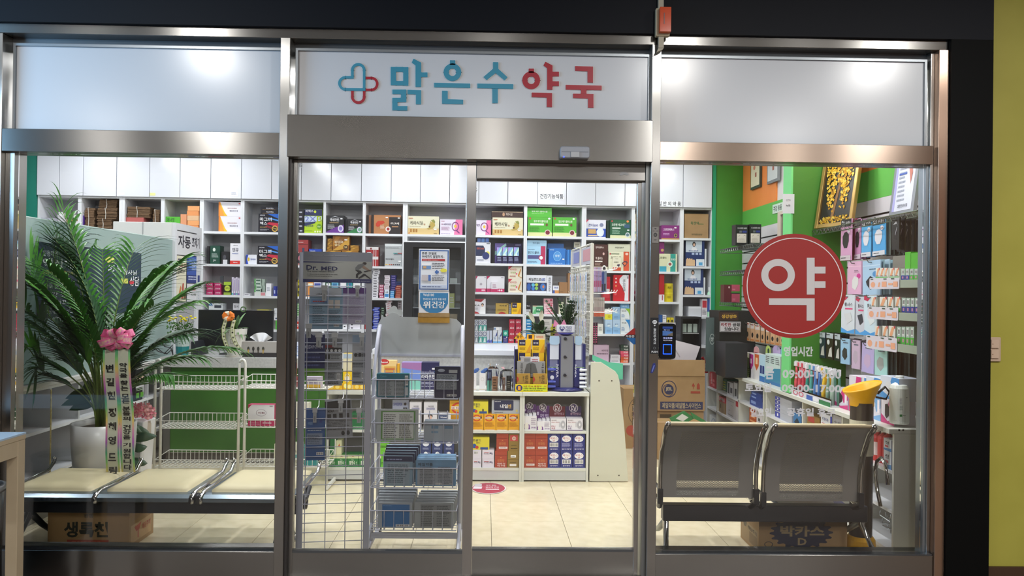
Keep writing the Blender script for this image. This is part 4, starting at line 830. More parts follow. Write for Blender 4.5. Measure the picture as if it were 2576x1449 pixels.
display_unit(xm,x1,'white low display shelf with blue drink cartons')
p0=RM.hit(dy,1483,1200)[0];zq=lambda py,px=1530:RM.hit(dy,px,py)[1];pxx=lambda px,py=1050:RM.hit(dy,px,py)[0]
pp=[(p0,.006),(pxx(1580,1214),.006),(pxx(1571,1080),zq(1080)),(pxx(1559,960),zq(962)),(pxx(1555,935),zq(944)),(pxx(1548,930),zq(934)),(pxx(1512,915),zq(911)),(p0,zq(911))]
e=thing('stand_side_panel','cream side panel with slanted top corner beside the display','panel',RM.w(p0,dy,0),RM.a)
q=MB();q.prism([(a-p0,b)for a,b in pp],0,.02,M('c9c9b8',.45));q.build('board',e,bevel=.0015)
for(a,b)in((1507,958),(1539,958),(1504,1196),(1557,1196)):
 hx,hz=RM.hit(dy,a,b);q=MB();q.lathe([(.006,-.0006),(.006,0)],M('3a2c20',.6),10,(hx-p0,0,hz),'Y');q.build('screw_hole',e)
q=MB();q.box(.0,.02,.0205,.38,.006,zd[2]-.001,M('c4c4b8',.4));q.build('rear_rib',e)
a=pxx(1491,900);gp=[(a,zq(907)),(a,zq(893)),(pxx(1532),zq(912)),(pxx(1567),zq(915)),(pxx(1567),zq(955)),(pxx(1556),zq(955)),(pxx(1540),zq(930))]
q=MB();q.prism([(u-a,v-gp[0][1])for u,v in gp],0,.003,M('5cb898',.5));tag(q.build('teal_card',None,RM.w(a,dy+.024,gp[0][1]),RM.a),'teal green card behind the cream side panel','card')
# goods on the display
DL=dy+.02
def dplace(px,row):return('left' if px<946 else 'middle' if px<1313 else 'right')+' display, '+('lower','upper')[row]+' shelf'
def Dc(x0,y0,x1,y1,col,desc,deco=(),dep=.14,ly=DL,tol=.03,**k):
 row=1 if y1<1100 else 0
 return carton(RM,ly,x0,y0,x1,y1,col,f'{desc}, {dplace(x0, row)}',deco,dep,tol=tol,cl=True,name='drink_carton' if 'drink' in desc or 'tonic' in desc else 'goods_carton',cat='carton',**k)
VT=[('o',.42,.74,.34,.2,.3,'c83c20'),('r',.08,.7,.8,.8,'f0e8e0'),('t',.1,.7,.8,.79,'8c2820','비타500'),('r',.72,.62,.84,.84,'3c2410'),('r',.75,.84,.81,.92,'3c2410'),('e',.78,.66,.07,.06,'e0c080'),('l',.08,.2,.92,.5,'b87c14',8),('r',.1,.0,.9,.04,'e8d8c8')]
for k in range(4):Dc(1187+k*30.6,1041,1216.5+k*30.6,1083,'e8a820','amber drink carton, %s of four'%['leftmost','second','third','rightmost'][k],VT,.12)
Dc(1190,1010,1228,1041,'dccf38','yellow carton with red character on it, upper',[('t',.0,.66,.48,.86,'2c3048','로골드'),('t',.18,.52,.44,.62,'2c3048','플러스'),('r',.42,.02,.92,.2,'28488c'),('e',.1,.25,.12,.14,'2050a0'),('e',.2,.2,.1,.12,'c03828'),('e',.66,.3,.05,.12,'383020')],.13)
Dc(1237,1006,1308,1041,'a8acb4','silver carton with a navy plaque',[('p',[(.08,.3),(.1,.24),(.75,.24),(.78,.3),(.78,.92),(.75,.97),(.1,.97),(.08,.92)],'20284c'),('t',.3,.4,.58,.68,'f4f4f8','내일'),('t',.58,.4,.7,.68,'e0b860','엔'),('t',.1,.84,.32,.92,'e0e0e8','유한양행'),('e',.9,.22,.04,.09,'c8b870'),('l',.1,.08,.45,.14,'404858',1)],.13)
S2=lambda *a,**k:None
for k,(a,b,y0_,y1_)in enumerate(((1189,1211,1133,1155),(1189,1211,1155,1176),(1213,1243,1133,1155),(1213,1243,1155,1176))):
 pass
for k,(a,b)in enumerate(((1189,1211),(1213,1243))):
 for j,(u,v)in enumerate(((1154,1178),(1131.5,1154))):
  Dc(a,u,b,v,'dcd8e4','white carton with Mg letters, %s %s'%(('lower','upper')[j],('left','right')[k]),[('t',.62,.46,.88,.72,'28285c','Mg'),('t',.15,.48,.6,.62,'505068','마그네스'),('r',.15,.66,.55,.72,'b04040')]if(k or not j)else[('b',.15,.5,.6,.85)],.12)
Dc(1189,1100,1231,1131.5,'dccf38','yellow carton with red figure, lower',[('t',.0,.66,.5,.86,'2c3048','로골드'),('t',.22,.5,.46,.6,'2c3048','플러스'),('r',.46,.02,.92,.2,'28488c'),('e',.1,.3,.12,.18,'2050a0'),('e',.26,.2,.1,.12,'c03828')],.12)
SG=lambda f:[('t',.2,.32,.8,.5,'c87c48','쌍화탕'),('p',[(.4,.56),(.5,.64),(.6,.56),(.5,.58)],'c87c48')]+([('r',.2,.12,.92,.24,'e8dcdc'),('l',.26,.15,.86,.21,'908080',1)]if f else[('t',.2,.18,.86,.28,'f0dcd8','제일약품 국산'),('t',.2,.06,.86,.16,'f0dcd8','제일 의약품')])+[('r',0,.72,1,.74,'842c24')]
for k,(a,b,u,v,f)in enumerate(((1245,1275,1134,1178,0),(1249,1279,1091,1134,1),(1316,1347,1134,1178,1),(1347.5,1377.5,1134,1178,0),(1316,1347,1091,1134,1),(1347.5,1377.5,1091,1134,1))):
 Dc(a,u,b,v,'a8432f','brick red drink carton, %s'%['lower','upper','lower left','lower right','upper left','upper right'][k],SG(f),.12)
Dc(1276.5,1134,1307,1178,'8f7436','olive gold carton, lower',[('r',.28,.6,.74,.74,'f0f0f0'),('l',.34,.63,.68,.71,'505050',1),('r',0,.48,1,.49,'5c4820'),('r',.2,.08,.78,.22,'e8e4e0'),('l',.24,.28,.78,.34,'3c3014',1)],.12)
Dc(1280,1092,1310,1134,'8f7436','olive gold carton with a red label, upper',[('r',.12,.58,.88,.95,'c04848'),('e',.5,.74,.2,.12,'e8c8b8'),('t',.34,.68,.66,.8,'802020','쌍화'),('l',.2,.1,.85,.2,'2c2410',1),('l',.24,.3,.78,.36,'3c3014',1)],.12)
def BK_(v):return[('s',.5,.72,.4,.2,'f0f0f4'),('t',.2,.68,.8,.82,'b02838','박카스'),('t',.42,.58,.58,.66,'b02838','D'),('l',.3,.93,.7,.97,'b8b8e0',1)]+([('b',.14,.24,.86,.5),('t',.2,.08,.8,.16,'e0e0f4','동아제약')]if v else[('l',.12,.24,.88,.5,'b8bce8',5),('t',.12,.08,.9,.16,'e0e0f4','동아제약')])
for k in range(3):
 for j,(u,v)in enumerate(((1135,1178),(1092,1135))):
  Dc(1378.5+k*31.5,u,1408.5+k*31.5,v,'26307c','blue drink carton, %s row %s'%(('lower','upper')[j],('left','middle','right')[k]),BK_(1 if(j==0 or k==0)else 0),.12)
def pure(x0,y0,x1,yb,ytop,c,kind,pos):
 a,b,zb,zt=rect3(RM,DL,x0,y0,x1,yb);z0=snap(RM,a,b,DL+.01,zb);_,_,_,zh=rect3(RM,DL,x0,ytop,x1,yb)
 wd=(b-a)/2;h=zt-z0;hh=zh-z0;e=thing('plaster_display_box',f'open display box with {kind}, {pos} of four round-badged boxes','box',RM.w((a+b)/2,DL,z0),RM.a)
 q=MB();q.box(-wd,wd,0,.1,0,h,M('e4e2e8',.4))
 if 'plaster' in kind:d=[('r',0,0,1,.06,'58386c'),('t',.06,.66,.6,.74,'a83040','paper plaster'),('t',.06,.82,.4,.9,'604048','종이반창고'),('t',.06,.12,.3,.42,'b8707c' if pos=='third' else '806890','PU\nRE'),('e',.8,.5,.15,.34,'b0b0b8'),('e',.8,.5,.05,.12,'e8e8ec'),('r',.55,.3,.64,.7,'c8c8d0')]
 else:d=[('p',[(0,0),(.5,.0),(.44,.4),(.2,.5),(0,.4)],'70348c'),('e',.22,.26,.16,.3,'e8e4dc'),('t',.58,.14,.98,.26,'70348c','압박 밴드'),('l',.56,.4,.95,.9,'a090a8',4),('r',0,.0,1,.08,'e8e8e8')]
 q.face((-wd,0,0),(2*wd,0,0),(0,0,h),(0,-1,0)).deco(d);q.build('tray',e)
 q=MB();q.box(-wd,wd,.095,.1,h+.0003,hh*.86,M(c,.4));q.face((-wd,.095,h),(2*wd,0,0),(0,0,hh*.86-h),(0,-1,0)).deco([('t',.3,.16,.96,.4,'d8b0c0' if 'plaster' in kind else 'e0d0f0','종이반창고' if 'plaster' in kind else '압박 밴드')]+([]if 'plaster' in kind else[('r',.04,.3,.2,.55,'e0d0f0'),('t',.5,.5,.75,.68,'e0d0f0','퓨어')]));q.build('header_card',e)
 q=MB();r=wd*.56;q.lathe([(r,0),(r,.003)],M('e4dce4',.4),28,(0,.091,hh*.8),'Y');q.face((-r,.091,hh*.8-r),(2*r,0,0),(0,0,2*r),(0,-1,0)).deco([('e',.5,.5,.45,.45,c if 'plaster' in kind else '30203c'),('t',.2,.48,.8,.78,'f0e8f0','PU'),('t',.22,.18,.8,.46,'f0e8f0','RE')]);q.build('round_badge',e)
 if 'band' in kind:
  for s in range(3):q=MB();q.box(-wd+.01+s*wd*.62,-wd+.01+s*wd*.62+wd*.5,.02,.08,h*.5,h+.012+.004*s,M('dcdce0',.25));q.build('band_pack',e)
pure(1318,1047,1350,1084,1012,'5c2f74','pressure bands','first')
pure(1351,1060,1384,1084,1016,'5c2f74','pressure bands','second')
pure(1385,1053,1424,1084,1018,'6c2434','red paper plasters','third')
pure(1426,1053,1466,1084,1018,'38285c','navy paper plasters','fourth')
for k in range(5):
 Dc(817+k*28.5,1144,844.5+k*28.5,1178,'1f7a3c','green tonic carton, %s of five'%['leftmost','second','third','fourth','rightmost'][k],[('r',0,.7,1,1,'dcdcb0'),('p',[(.36,.78),(.5,.9),(.64,.78),(.5,.84)],'c86838'),('t',.18,.18,.72,.5,'f0f8e8','활명수'),('t',.36,.52,.6,.62,'f0f8e8','까스'),('t',.82,.2,.87,.45,'f0f8e8','!')],.12)
Dc(846,1108,859,1144,'d8d8b0','cream carton with orange fan',[('p',[(.2,.5),(.6,.8),(.8,.5),(.5,.6)],'c86838')],.1)
Dc(830,1104,845,1144,'1f6a3a','dark green upright carton',[('r',.8,0,1,1,'e0e0d8')],.1)
Dc(885,1038,922,1082,'1a6c40','green pack with red stripe',[('r',0,.62,1,.7,'c03828'),('l',.05,.72,.95,.85,'101418',2),('l',.1,.05,.9,.2,'b8d8b8',2)],.08,tol=.05)
Dc(987,1006,1028,1083,'8f94a8','grey violet box with a man in a suit',[('r',0,.58,1,.66,'34409c'),('t',.06,.8,.6,.9,'404890','SWEEPER'),('e',.78,.86,.08,.05,'282020'),('p',[(.62,.4),(.66,.74),(.9,.74),(.96,.4)],'202028'),('p',[(.74,.5),(.78,.74),(.82,.5)],'e8e8ee')],.1,ly=DL+.03)
for k,(a,b)in enumerate(((1030,1060),(1066,1099))):
 Dc(a,1012,b,1083,'d8d6dc','white nose spray box, '+('left','right')[k],[('t',.35,.82,.75,.88,'404860','NOSE'),('t',.2,.72,.85,.8,'585c9c','SWEEPER'),('e',.5,.5,.18,.08,'282020'),('e',.5,.45,.13,.07,'d8b0a0'),('p',[(.1,.05),(.25,.36),(.75,.36),(.9,.05)],'28282e'),('p',[(.4,.05),(.46,.36),(.54,.36),(.62,.05)],'e8e8ee'),('r',.75,.08,.92,.3,'e8e8f0')],.1)
S_=[('r',.1,.25,.8,.8,'2c4068'),('t',.2,.42,.7,.62,'f0f0f4','Winstad')]
for j,(u,v)in enumerate(((1060,1083),(1040,1060))):Dc(1101,u,1134,v,'dcdce0','white box with navy label, '+('lower','upper')[j],S_,.1)
for k in range(3):Dc(1058+k*29,1108,1084+k*29,1178,'28386c','navy drink carton with round seal, %s of three'%['left','middle','right'][k],[('e',.5,.86,.3,.08,'d8dce8'),('e',.5,.5,.2,.08,'e0e4ec'),('t',.25,.34,.8,.42,'e0e4f0','위청수'),('l',.2,.66,.8,.74,'b0b8d8',2)],.11)
for k in range(3):Dc(948,1112+k*22,978,1134+k*22,'6cc030','lime green carton, '+('topmost','middle','lowest')[k],[('l',.1,.3,.9,.6,'204010',2),('r',.7,.1,.95,.3,'e8f0e0')],.11)if False else None
S3=stack(RM,DL,948,1112,978,1178,3,'6cc030','lime green carton','middle display',[('l',.1,.3,.9,.6,'204010',2),('r',.65,.1,.95,.3,'e8f0e0')],.11)
Dc(1131,1008,1184,1083,'d4a018','yellow carton beside white nose spray',VT,.1,ly=DL+.02)
# helpers for things on stands
def pz(fr,ly,px,py):return fr.hit(ly,px,py)
WIRE=M('dcdcd6',.35);LILAC=M('b9bccb',.35)
def rounded(w,h,r,n=5,x=0,z=0):
 pts=[]
 for cx,cz,a0 in((w-r,h-r,0),(-w+r,h-r,90),(-w+r,r,180),(w-r,r,270)):
  for i in range(n+1):a=math.radians(a0+90*i/n);pts.append((x+cx+r*math.cos(a),z+cz+r*math.sin(a)))
 return pts
def plate(fr,ly,x0,y0,x1,y1,t,col,name,label,cat,deco=(),r=.0,parent=None,rough=.4):
 """upright rounded plate, thickness t toward the viewer"""
 a,b,zb,zt=rect3(fr,ly,x0,y0,x1,y1);w=(b-a)/2;h=zt-zb;mb=MB()
 mt=M(col,rough)if isinstance(col,str)else col
 mb.prism(rounded(w,h,r)if r else[(-w,0),(w,0),(w,h),(-w,h)],-t,0,mt)
 mb.face((-w,-t,0),(2*w,0,0),(0,0,h),(0,-1,0)).deco(deco)
 o=mb.build(name,None,fr.w((a+b)/2,ly,zb),fr.a)
 if label:tag(o,label,cat)
 return o
 # glass-door fridge behind the counter
fy=3.5
a,b,zb,zt=rect3(RM,fy,1014,610,1171,900);w=(b-a)/2
e=thing('display_fridge','tall glass-door drinks fridge with black frame behind the counter','fridge',RM.w((a+b)/2,fy,0),RM.a)
BLK=M('1b1c20',.35)
q=MB();q.box(-w,w,.3,.33,0,zt,M('8a8e90',.5));q.box(-w,-w+.02,.05,.3,0,zt,BLK);q.box(w-.02,w,.05,.3,0,zt,M('c8ccd0',.4));q.box(-w+.02,w-.02,.05,.3,zt-.02,zt,BLK);q.box(-w+.02,w-.02,.05,.3,0,.2,BLK);q.build('cabinet',e)
q=MB();fw=.05
q.box(-w,-w+.09,0,.045,.1,zt-.003,BLK);q.box(w-.05,w-.012,0,.045,.1,zt-.003,BLK);q.box(-w+.09,w-.05,0,.045,zt-.045,zt-.003,BLK);q.box(-w+.09,w-.05,0,.045,.1,.2,BLK);q.build('door_frame',e)
q=MB();q.box(-w+.09,w-.05,.015,.02,.2,zt-.045,PLASTIC);q.build('door_glass',e)
q=MB();q.box(w-.0118,w,0,.045,.1,zt,M('e8eaee',.3));q.box(-w,w,0,.3,zt+.0001,zt+.012,M('e8eaee',.3));q.build('edge_trim',e)
fz_=[RM.hit(fy,1090,p)[1]for p in(712,774,836)]+[.75,.45]
for z in fz_:q=MB();q.box(-w+.03,w-.03,.06,.29,z-.008,z,M('dfe6e8',.3));q.build('shelf',e)
for z in fz_[:3]:support(RM,a,b,fy+.05,fy+.3,z)
for(x0,y0,x1,y1,c,lb)in((1052,732,1064,774,'a08068','brown pack'),(1066,742,1074,774,'b8c8d8','pale blue bottle box'),(1130,738,1143,774,'c8d088','yellow green pack'),(1036,692,1052,712,'a8b0b4','grey pack'),(1132,700,1150,712,'dce8e0','folded white pack'),(1058,800,1096,836,'88807c','brown tray'),(1112,790,1150,836,'a89878','tan tray')):
 carton(RM,fy+.08,x0,y0,x1,y1,c,f'{lb} inside the glass-door fridge',[('l',.15,.3,.85,.8,'f0f0f0',3)],.1,'chilled_pack','pack')
 # wheeled basket rack near the door
ry=.5
L0=F0.hit(ry,938,1050)[0];L1=F0.hit(ry,1159,1050)[0];cx=(L0+L1)/2;w=(L1-L0)/2
e=thing('basket_rack','grey wheeled rack with four wire baskets near the glass door','rack',(cx,ry,0),0)
zz=lambda py,ly=ry,px=1050:F0.hit(ly,px,py)[1]
hz0=zz(896,ry+.22);hztop=zz(801,ry+.22)
for s in(-1,1):
 x=s*w;q=MB();q.tube([(x,.22,.06),(x,.22,hztop-.08),(x-s*.004,.2,hztop-.045),(x-s*.004,.16,hztop-.06),(x,.1,zz(880,ry+.1)),(x,.0,zz(960)),(x,0,.06)],.011,LILAC,8);q.build('side_frame',e,smooth=True)
 q=MB();q.tube([(x,-.16,.05),(x,.32,.05)],.012,LILAC,6);q.tube([(x,-.16,.05),(x,0,.16)],.01,LILAC,6);q.build('foot_rail',e)
 for k,yy in enumerate((-.13,.29)):
  q=MB();q.lathe([(.018,-.013),(.026,-.009),(.026,.009),(.018,.013)],M('26262a',.5),14,(x+s*.0,yy,.027),'X');o=q.build('caster',e)
  g=MB();g.box(x-.016,x+.016,yy-.012,yy+.012,.045,.058,M('404044',.4));g.build('caster_fork',o)
q=MB()
for zc_ in(.075,):q.box(-w,w,-.01,.01,zc_,zc_+.03,LILAC)
q.build('cross_bar',e)
BZ=[]
for k,(pt,pb)in enumerate(((956,1003),(1065,1114),(1178,1227),(1285,1334))):
 t,b_=zz(pt,ry-.12),zz(pb,ry-.12);q=MB();r=.0028;y0,y1=-.12,.2
 for z in(t,b_):q.tube([(-w+.01,y0,z),(w-.012,y0,z),(w-.012,y1,z+.0),(-w+.01,y1,z)],r*1.2,LILAC,5,True)
 n=9
 for i in range(n):x=-w+.035+(2*w-.07)*i/(n-1);q.tube([(x,y0,t),(x,y0,b_),(x,y1,b_),(x,y1,t+.02)],r,LILAC,4)
 for i in range(1,7):yy=y0+(y1-y0)*i/7;q.tube([(-w+.01,yy,b_),(w-.012,yy,b_)],r*.8,LILAC,4)
 for s in(-w+.01,w-.012):
  q.tube([(s,y0,t),(s,y1,t)],r,LILAC,4);q.tube([(s,0,t),(s,.0,b_)],r,LILAC,4);q.tube([(s,.1,t),(s,.1,b_)],r,LILAC,4)
 q.build('basket',e);BZ.append(b_+.004);support(F0,L0,L1,ry-.12,ry+.2,b_+.004)
HB=[(949,895),(947,832),(952,814),(958,803),(960,791),(965,797),(972,797),(979,790),(988,786),(1000,789),(1006,797),(1128,800),(1148,803),(1160,815),(1164,832),(1164,897)]
hp=[F0.hit(ry+.22,*p)for p in HB]
q=MB();q.prism([(x-cx,z)for x,z in hp],.215,.221,M('b4b8b8',.4));q.build('header_board',e)
CL=[(978,790),(972,783),(982,775),(985,772),(990,769),(997,772),(1000,779),(1007,778),(1013,785),(1012,792),(1006,796),(1000,789),(988,786)]
q=MB();q.prism([(F0.hit(ry+.22,*p)[0]-cx,F0.hit(ry+.22,*p)[1])for p in CL],.222,.226,M('c0c4c2',.4));q.build('cloud_crest',e)
q=MB();q.box(-w+.012,w-.012,.205,.214,hz0,hz0+.012,LILAC);q.build('header_rail',e)
plate(F0,ry+.2,1053.5,733,1130,789,.002,'eceef4','stomach_health_sign','white sign with blue shield reading 위건강 taped above the rack','sign',[('p',[(.04,1-.07),(.96,.93),(.96,.45),(.88,.26),(.72,.08),(.6,.03),(.38,.03),(.25,.1),(.1,.28),(.04,.45)],'2f82b8'),('t',.14,.78,.5,.9,'f4f8fc','Well100'),('t',.14,.6,.9,.7,'e8f2fa','현대인의 불편한 위를 위한'),('t',.14,.24,.38,.56,'ffffff','위',.03),('t',.42,.24,.86,.56,'ffffff','건강',.02)])
plate(F0,ry+.2,1053.5,626,1130,732,.002,'eceef4','joint_health_poster','blue bordered poster about joints above the rack','sign',[('r',.02,.03,.98,.97,'3a68b0'),('r',.06,.055,.94,.945,'e2e6ee'),('t',.1,.86,.58,.92,'22242c','튼튼 관절로'),('t',.1,.78,.84,.85,'22242c','99세까지 팔팔하게~'),('r',.1,.71,.86,.76,'b03038'),('l',.14,.72,.8,.75,'e0a0a0',1),('r',.1,.52,.4,.66,'6a94c8'),('r',.1,.6,.4,.66,'f0f0f4'),('r',.14,.53,.25,.59,'c8a070'),('l',.44,.52,.9,.68,'505058',4),('r',.53,.43,.66,.47,'3a68b0'),('r',.57,.405,.62,.495,'3a68b0'),('e',.82,.49,.11,.045,'e8e050'),('r',.1,.24,.4,.38,'c8c0c4'),('r',.32,.24,.4,.38,'4870b8'),('l',.44,.24,.9,.38,'505058',4),('r',.08,.07,.92,.14,'c8d4ec'),('l',.12,.085,.86,.125,'405080',1)])
o=plate(F0,ry+.195,1051.5,787,1131,812,.0015,noise_col('a87c28','c0923c',20,.25),'packing_tape','strips of brown packing tape holding the sign on the rack','tape')
q=MB();a_,b_,zb_,zt_=rect3(F0,ry+.193,1052,787,1130,797);q.box(-(b_-a_)/2,(b_-a_)/2,0,.0006,0,zt_-zb_,noise_col('a08050','b89868',20,.25));q.build('upper_strip',o,(0,-.003,zb_-o.location.z))
def Bk(k,x0,y0,x1,y1,col,label,deco,dy_,t=.02,name='pack_in_basket',rz=0):
 a,b,zb,zt=rect3(F0,ry+dy_,x0,y0,x1,y1);zb=BZ[k];w_=(b-a)/2;h=zt-zb
 mb=MB();mb.prism(rounded(w_,h,.006,2),0,t,M(col,.35));mb.face((-w_,0,0),(2*w_,0,0),(0,0,h),(0,-1,0)).deco(deco)
 return tag(mb.build(name,None,(cx+(a+b)/2-cx,ry+dy_,zb+.001),rz),label,'pack')
LT=lambda c='707478':[('l',.1,.08,.5,.75,c,12),('l',.55,.08,.92,.75,c,12)]
Bk(0,947,940,1029,1001,'2a7080','teal box with grey text panel, top basket left',[('r',.05,.05,.84,.72,'90989c')]+LT('5c6468')+[('t',.12,.84,.3,.93,'60a8b4','Cuium'),('b',.87,.5,.97,.92),('r',.87,.08,.97,.42,'c0c8cc')],-.1,.04)
Bk(0,1093,923,1158,1005,'20264a','navy box with pale text panel, top basket right',[('r',.08,.26,.86,.76,'98a0a8'),('l',.1,.28,.84,.74,'404858',14),('r',.55,.8,.88,.9,'c0c4c8'),('e',.26,.88,.14,.05,'b0b8c8'),('b',.48,.04,.86,.11)],-.1,.04)
for k in range(4):
 Bk(1,948-k*1.6,1030+k*.5,1052-k*1.5,1110,'b0b8b8',['front clear pack with green printed frame, second basket','second clear pack behind the green framed one','third clear pack behind the green framed one','rear clear pack behind the green framed one'][k],([('r',.1,.05,.93,.95,'588c44'),('r',.14,.08,.89,.91,'d0d4d0')]+[('l',.17,.1,.5,.86,'505450',13),('l',.54,.1,.86,.86,'505450',12)])if k==0 else[],-.1+.025*k,.014,rz=.03)
for k in range(3):
 Bk(1,1066+k,1060-k*2,1153,1112,'a8b4c0',['front pale blue zip pack, second basket','middle pale blue zip pack, second basket','rear pale blue zip pack, second basket'][k],[('r',.22,.62,.42,.78,'6088a8'),('r',.6,.62,.84,.78,'6088a8'),('r',.22,.4,.42,.5,'7898b4'),('l',.3,.86,.84,.92,'506070',1)]if k==0 else[],-.09+.03*k,.012)
NV='20254a'
for k in range(5):
 Bk(2,965-k*0+k*1.5,1148-k*7,1038+k*4.5,1219,'7f9cb0' if k==0 else '8aa4b8',['front','second','third','fourth','rear'][k]+' navy topped pack, third basket left',[('r',0,.82,1,1,NV),('r',.1,.04,.9,.78,'8ea0ac'),('l',.14,.1,.86,.74,'50606c',10),('l',.1,.86,.7,.94,'9098c0',1)]if k==0 else[('r',0,.7,1,1,NV)],-.1+.036*k,.02)
for k in range(4):
 Bk(2,1046+k,1157-k*4,1147,1221,'6c98bc',['front','second','third','rear'][k]+' light blue box with text panel, third basket right',([('r',.04,.04,.93,.66,'9aa0a8')]+LT('646a74')+[('t',.05,.76,.42,.88,'26343c','제일약품'),('b',.5,.05,.64,.12)])if k==0 else[('r',0,.85,1,1,'80acd0')],-.1+.04*k,.034)
for k in range(6):
 Bk(3,951-k*2+k*2,1265-k*7,1037+k*2.5,1328,'a4acb4',['front','second','third','fourth','fifth','rear'][k]+' clear pack with blue card, lowest basket',[('r',.12,.05,.92,.93,'2c6ca8'),('b',.52,.06,.92,.15),('l',.14,.86,.5,.9,'80b0d8',1)]if k==0 else[('r',.1,.86,.9,.93,'5070b0')],-.1+.036*k,.022)
for k in range(6):
 Bk(3,1042+k*3,1265-k*6,1141+k*2.5,1331,'a0a6aa',['front','second','third','fourth','fifth','rear'][k]+' clear pack with grey card, lowest basket right',[('r',.16,.06,.93,.93,'888c8e')]+[('l',.18,.1,.52,.9,'54585c',12),('l',.57,.1,.9,.9,'54585c',12)]if k==0 else[],-.1+.036*k,.022)
 # wire grid rack
GF=Fr(F0.hit(.28,841,1000)[0],.28,.13);GF.a=.13
def gh(px,py):return GF.hit(0,px,py)
gl,gr=gh(757,1000)[0],gh(925,1000)[0];gt=gh(841,634)[1]
e=thing('wire_grid_rack','tall wire grid display rack with hanging packs near the door','rack',GF.w(0,0,0),GF.a)
for x in(gl,gr):q=MB();q.box(x-.016,x+.016,-.012,.012,.0,gt-.005,LILAC);q.build('upright',e)
q=MB();q.box(gl+.0165,gr-.0165,-.01,.01,.045,.065,LILAC);q.build('bottom_bar',e)
for x in(gl,gr):q=MB();q.box(x-.014,x+.014,.0125,.09,.0,.025,LILAC);q.build('foot',e)
q=MB()
for i in range(29):
 z=gh(841,720+i*23.75)[1]
 if z>.07:q.tube([(gl+.016,0,z),(gr-.016,0,z)],.0024,LILAC,5)
q.build('wire_rows',e);q=MB()
for p in(770,822,872,914):x=gh(p,1000)[0];q.tube([(x,.003,.06),(x,.003,gt-.1)],.0026,LILAC,5)
q.build('wire_columns',e)
def gp_(x0,y0,x1,y1):return rect3(GF,-.02,x0,y0,x1,y1)
a,b,zb,zt=gp_(763,634,935,711);w_=(b-a)/2;h=zt-zb
q=MB();q.box(-w_,w_,-.004,0,0,h*.7,M('c2c6c4',.3));q.box(-w_,w_,-.0035,0,h*.701,h,M('9ea4b4',.25))
q.face((-w_,-.004,0),(2*w_,0,0),(0,0,h),(0,-1,0)).deco([('p',[(0,0),(1,0),(1,.13),(.6,.12),(.4,.1),(0,.11)],'2c3270'),('p',[(0,.64),(.3,.64),(.6,.67),(.5,.665),(.3,.68),(0,.68)],'2c3270'),('t',.045,.4,.21,.56,'20265c','Dr.',.03),('t',.26,.39,.5,.52,'20265c','MED',.03),('t',.05,.33,.45,.385,'30343c','The most reliable Brand'),('t',.06,.24,.5,.28,'30343c','Dr. Med provides its customers with the best quality'),('t',.06,.18,.42,.22,'30343c','medical products and exceptional service'),('t',.71,.03,.98,.08,'c8cce8','㈜서영약품 02)2253-5001'),('l',.14,.86,.86,.9,'bcc0cc',1),('e',.895,.64,.03,.045,'3a3030'),('p',[(.76,.5),(.8,.6),(.87,.64),(.9,.6),(.86,.52),(.82,.46),(.8,.38),(.76,.4)],'808488'),('p',[(.88,.58),(.99,.4),(.97,.38),(.86,.5)],'b09484'),('p',[(.76,.42),(.84,.4),(.86,.34),(.8,.26),(.8,.17),(.77,.17),(.77,.28),(.8,.34)],'28282e'),('p',[(.9,.3),(.99,.15),(.97,.14),(.9,.24),(.82,.14),(.8,.15),(.88,.3)],'2c2c34'),('p',[(.88,.38),(1,.44),(1,.42),(.9,.35)],'34343c')])
q.build('header_sign',e,loc=((a+b)/2,-.02,zb))
def clip(x0,y0,x1,y1,ang=0,hook=True):
 a,b,zb,zt=rect3(GF,-.012,x0,y0,x1,y1);w_=(b-a)/2;h=zt-zb;q=MB()
 q.box(-w_,w_,-.003,0,h*.68,h,M('c8ccd0',.3));q.box(-w_*.72,w_*.72,-.004,-.001,0,h*.7,M('b0b4b8',.3));q.box(-w_*.2,w_*.2,-.006,-.004,h*.1,h*.45,M('8c9094',.3))
 if hook:q.tube([(0,0,h*.7),(0,.2,h*.75),(0,.215,h*1.1)],.0025,M('e8e8ea',.3),5)
 q.build('hook_clip',e,loc=((a+b)/2,-.012,zb))
for c_ in((808,718,824,757),(893,718,905,748),(768,814,785,850),(793,837,811,873),(834,837,850,873),(903,837,917,873),(850,1003,864,1037),(896,1026,910,1064),(786,1026,798,1063)):clip(*c_)
def hang(x0,y0,x1,y1,col,label,deco,ly=.03,n=1,tilt=0,fr=None,t=.006,name='hanging_pack',grp=None,pitch=.012):
 fr=fr or GF;a,b,zb,zt=rect3(fr,ly,x0,y0,x1,y1);w_=(b-a)/2;h=zt-zb;mb=MB()
 mb.prism([(-w_,0),(w_,0),(w_,h),(w_*.2,h),(w_*.12,h*.975),(-w_*.12,h*.975),(-w_*.2,h),(-w_,h)],0,t,M(col,.3));mb.face((-w_,0,0),(2*w_,0,0),(0,0,h),(0,-1,0)).deco(deco)
 o=mb.build(name,None,fr.w((a+b)/2,ly,zb),fr.a);o.rotation_euler=(0,tilt,fr.a);tag(o,label,'pack')
 if n>1:
  m2=MB();m2.prism([(-w_,0),(w_,0),(w_,h),(-w_,h)],0,t,M(col,.3));me=m2.mesh(name)
  for i in range(1,n):
   c=bpy.data.objects.new(name,me);COL.objects.link(c);c.location=fr.w((a+b)/2+R.uniform(-.004,.004),ly+i*pitch,zb+R.uniform(-.004,.004));c.rotation_euler=(0,tilt+R.uniform(-.02,.02),fr.a)
   tag(c,['','first','second','third','fourth'][i]+' pack behind the '+' '.join(label.split()[:9]),'pack','packs behind the '+label)
 return o
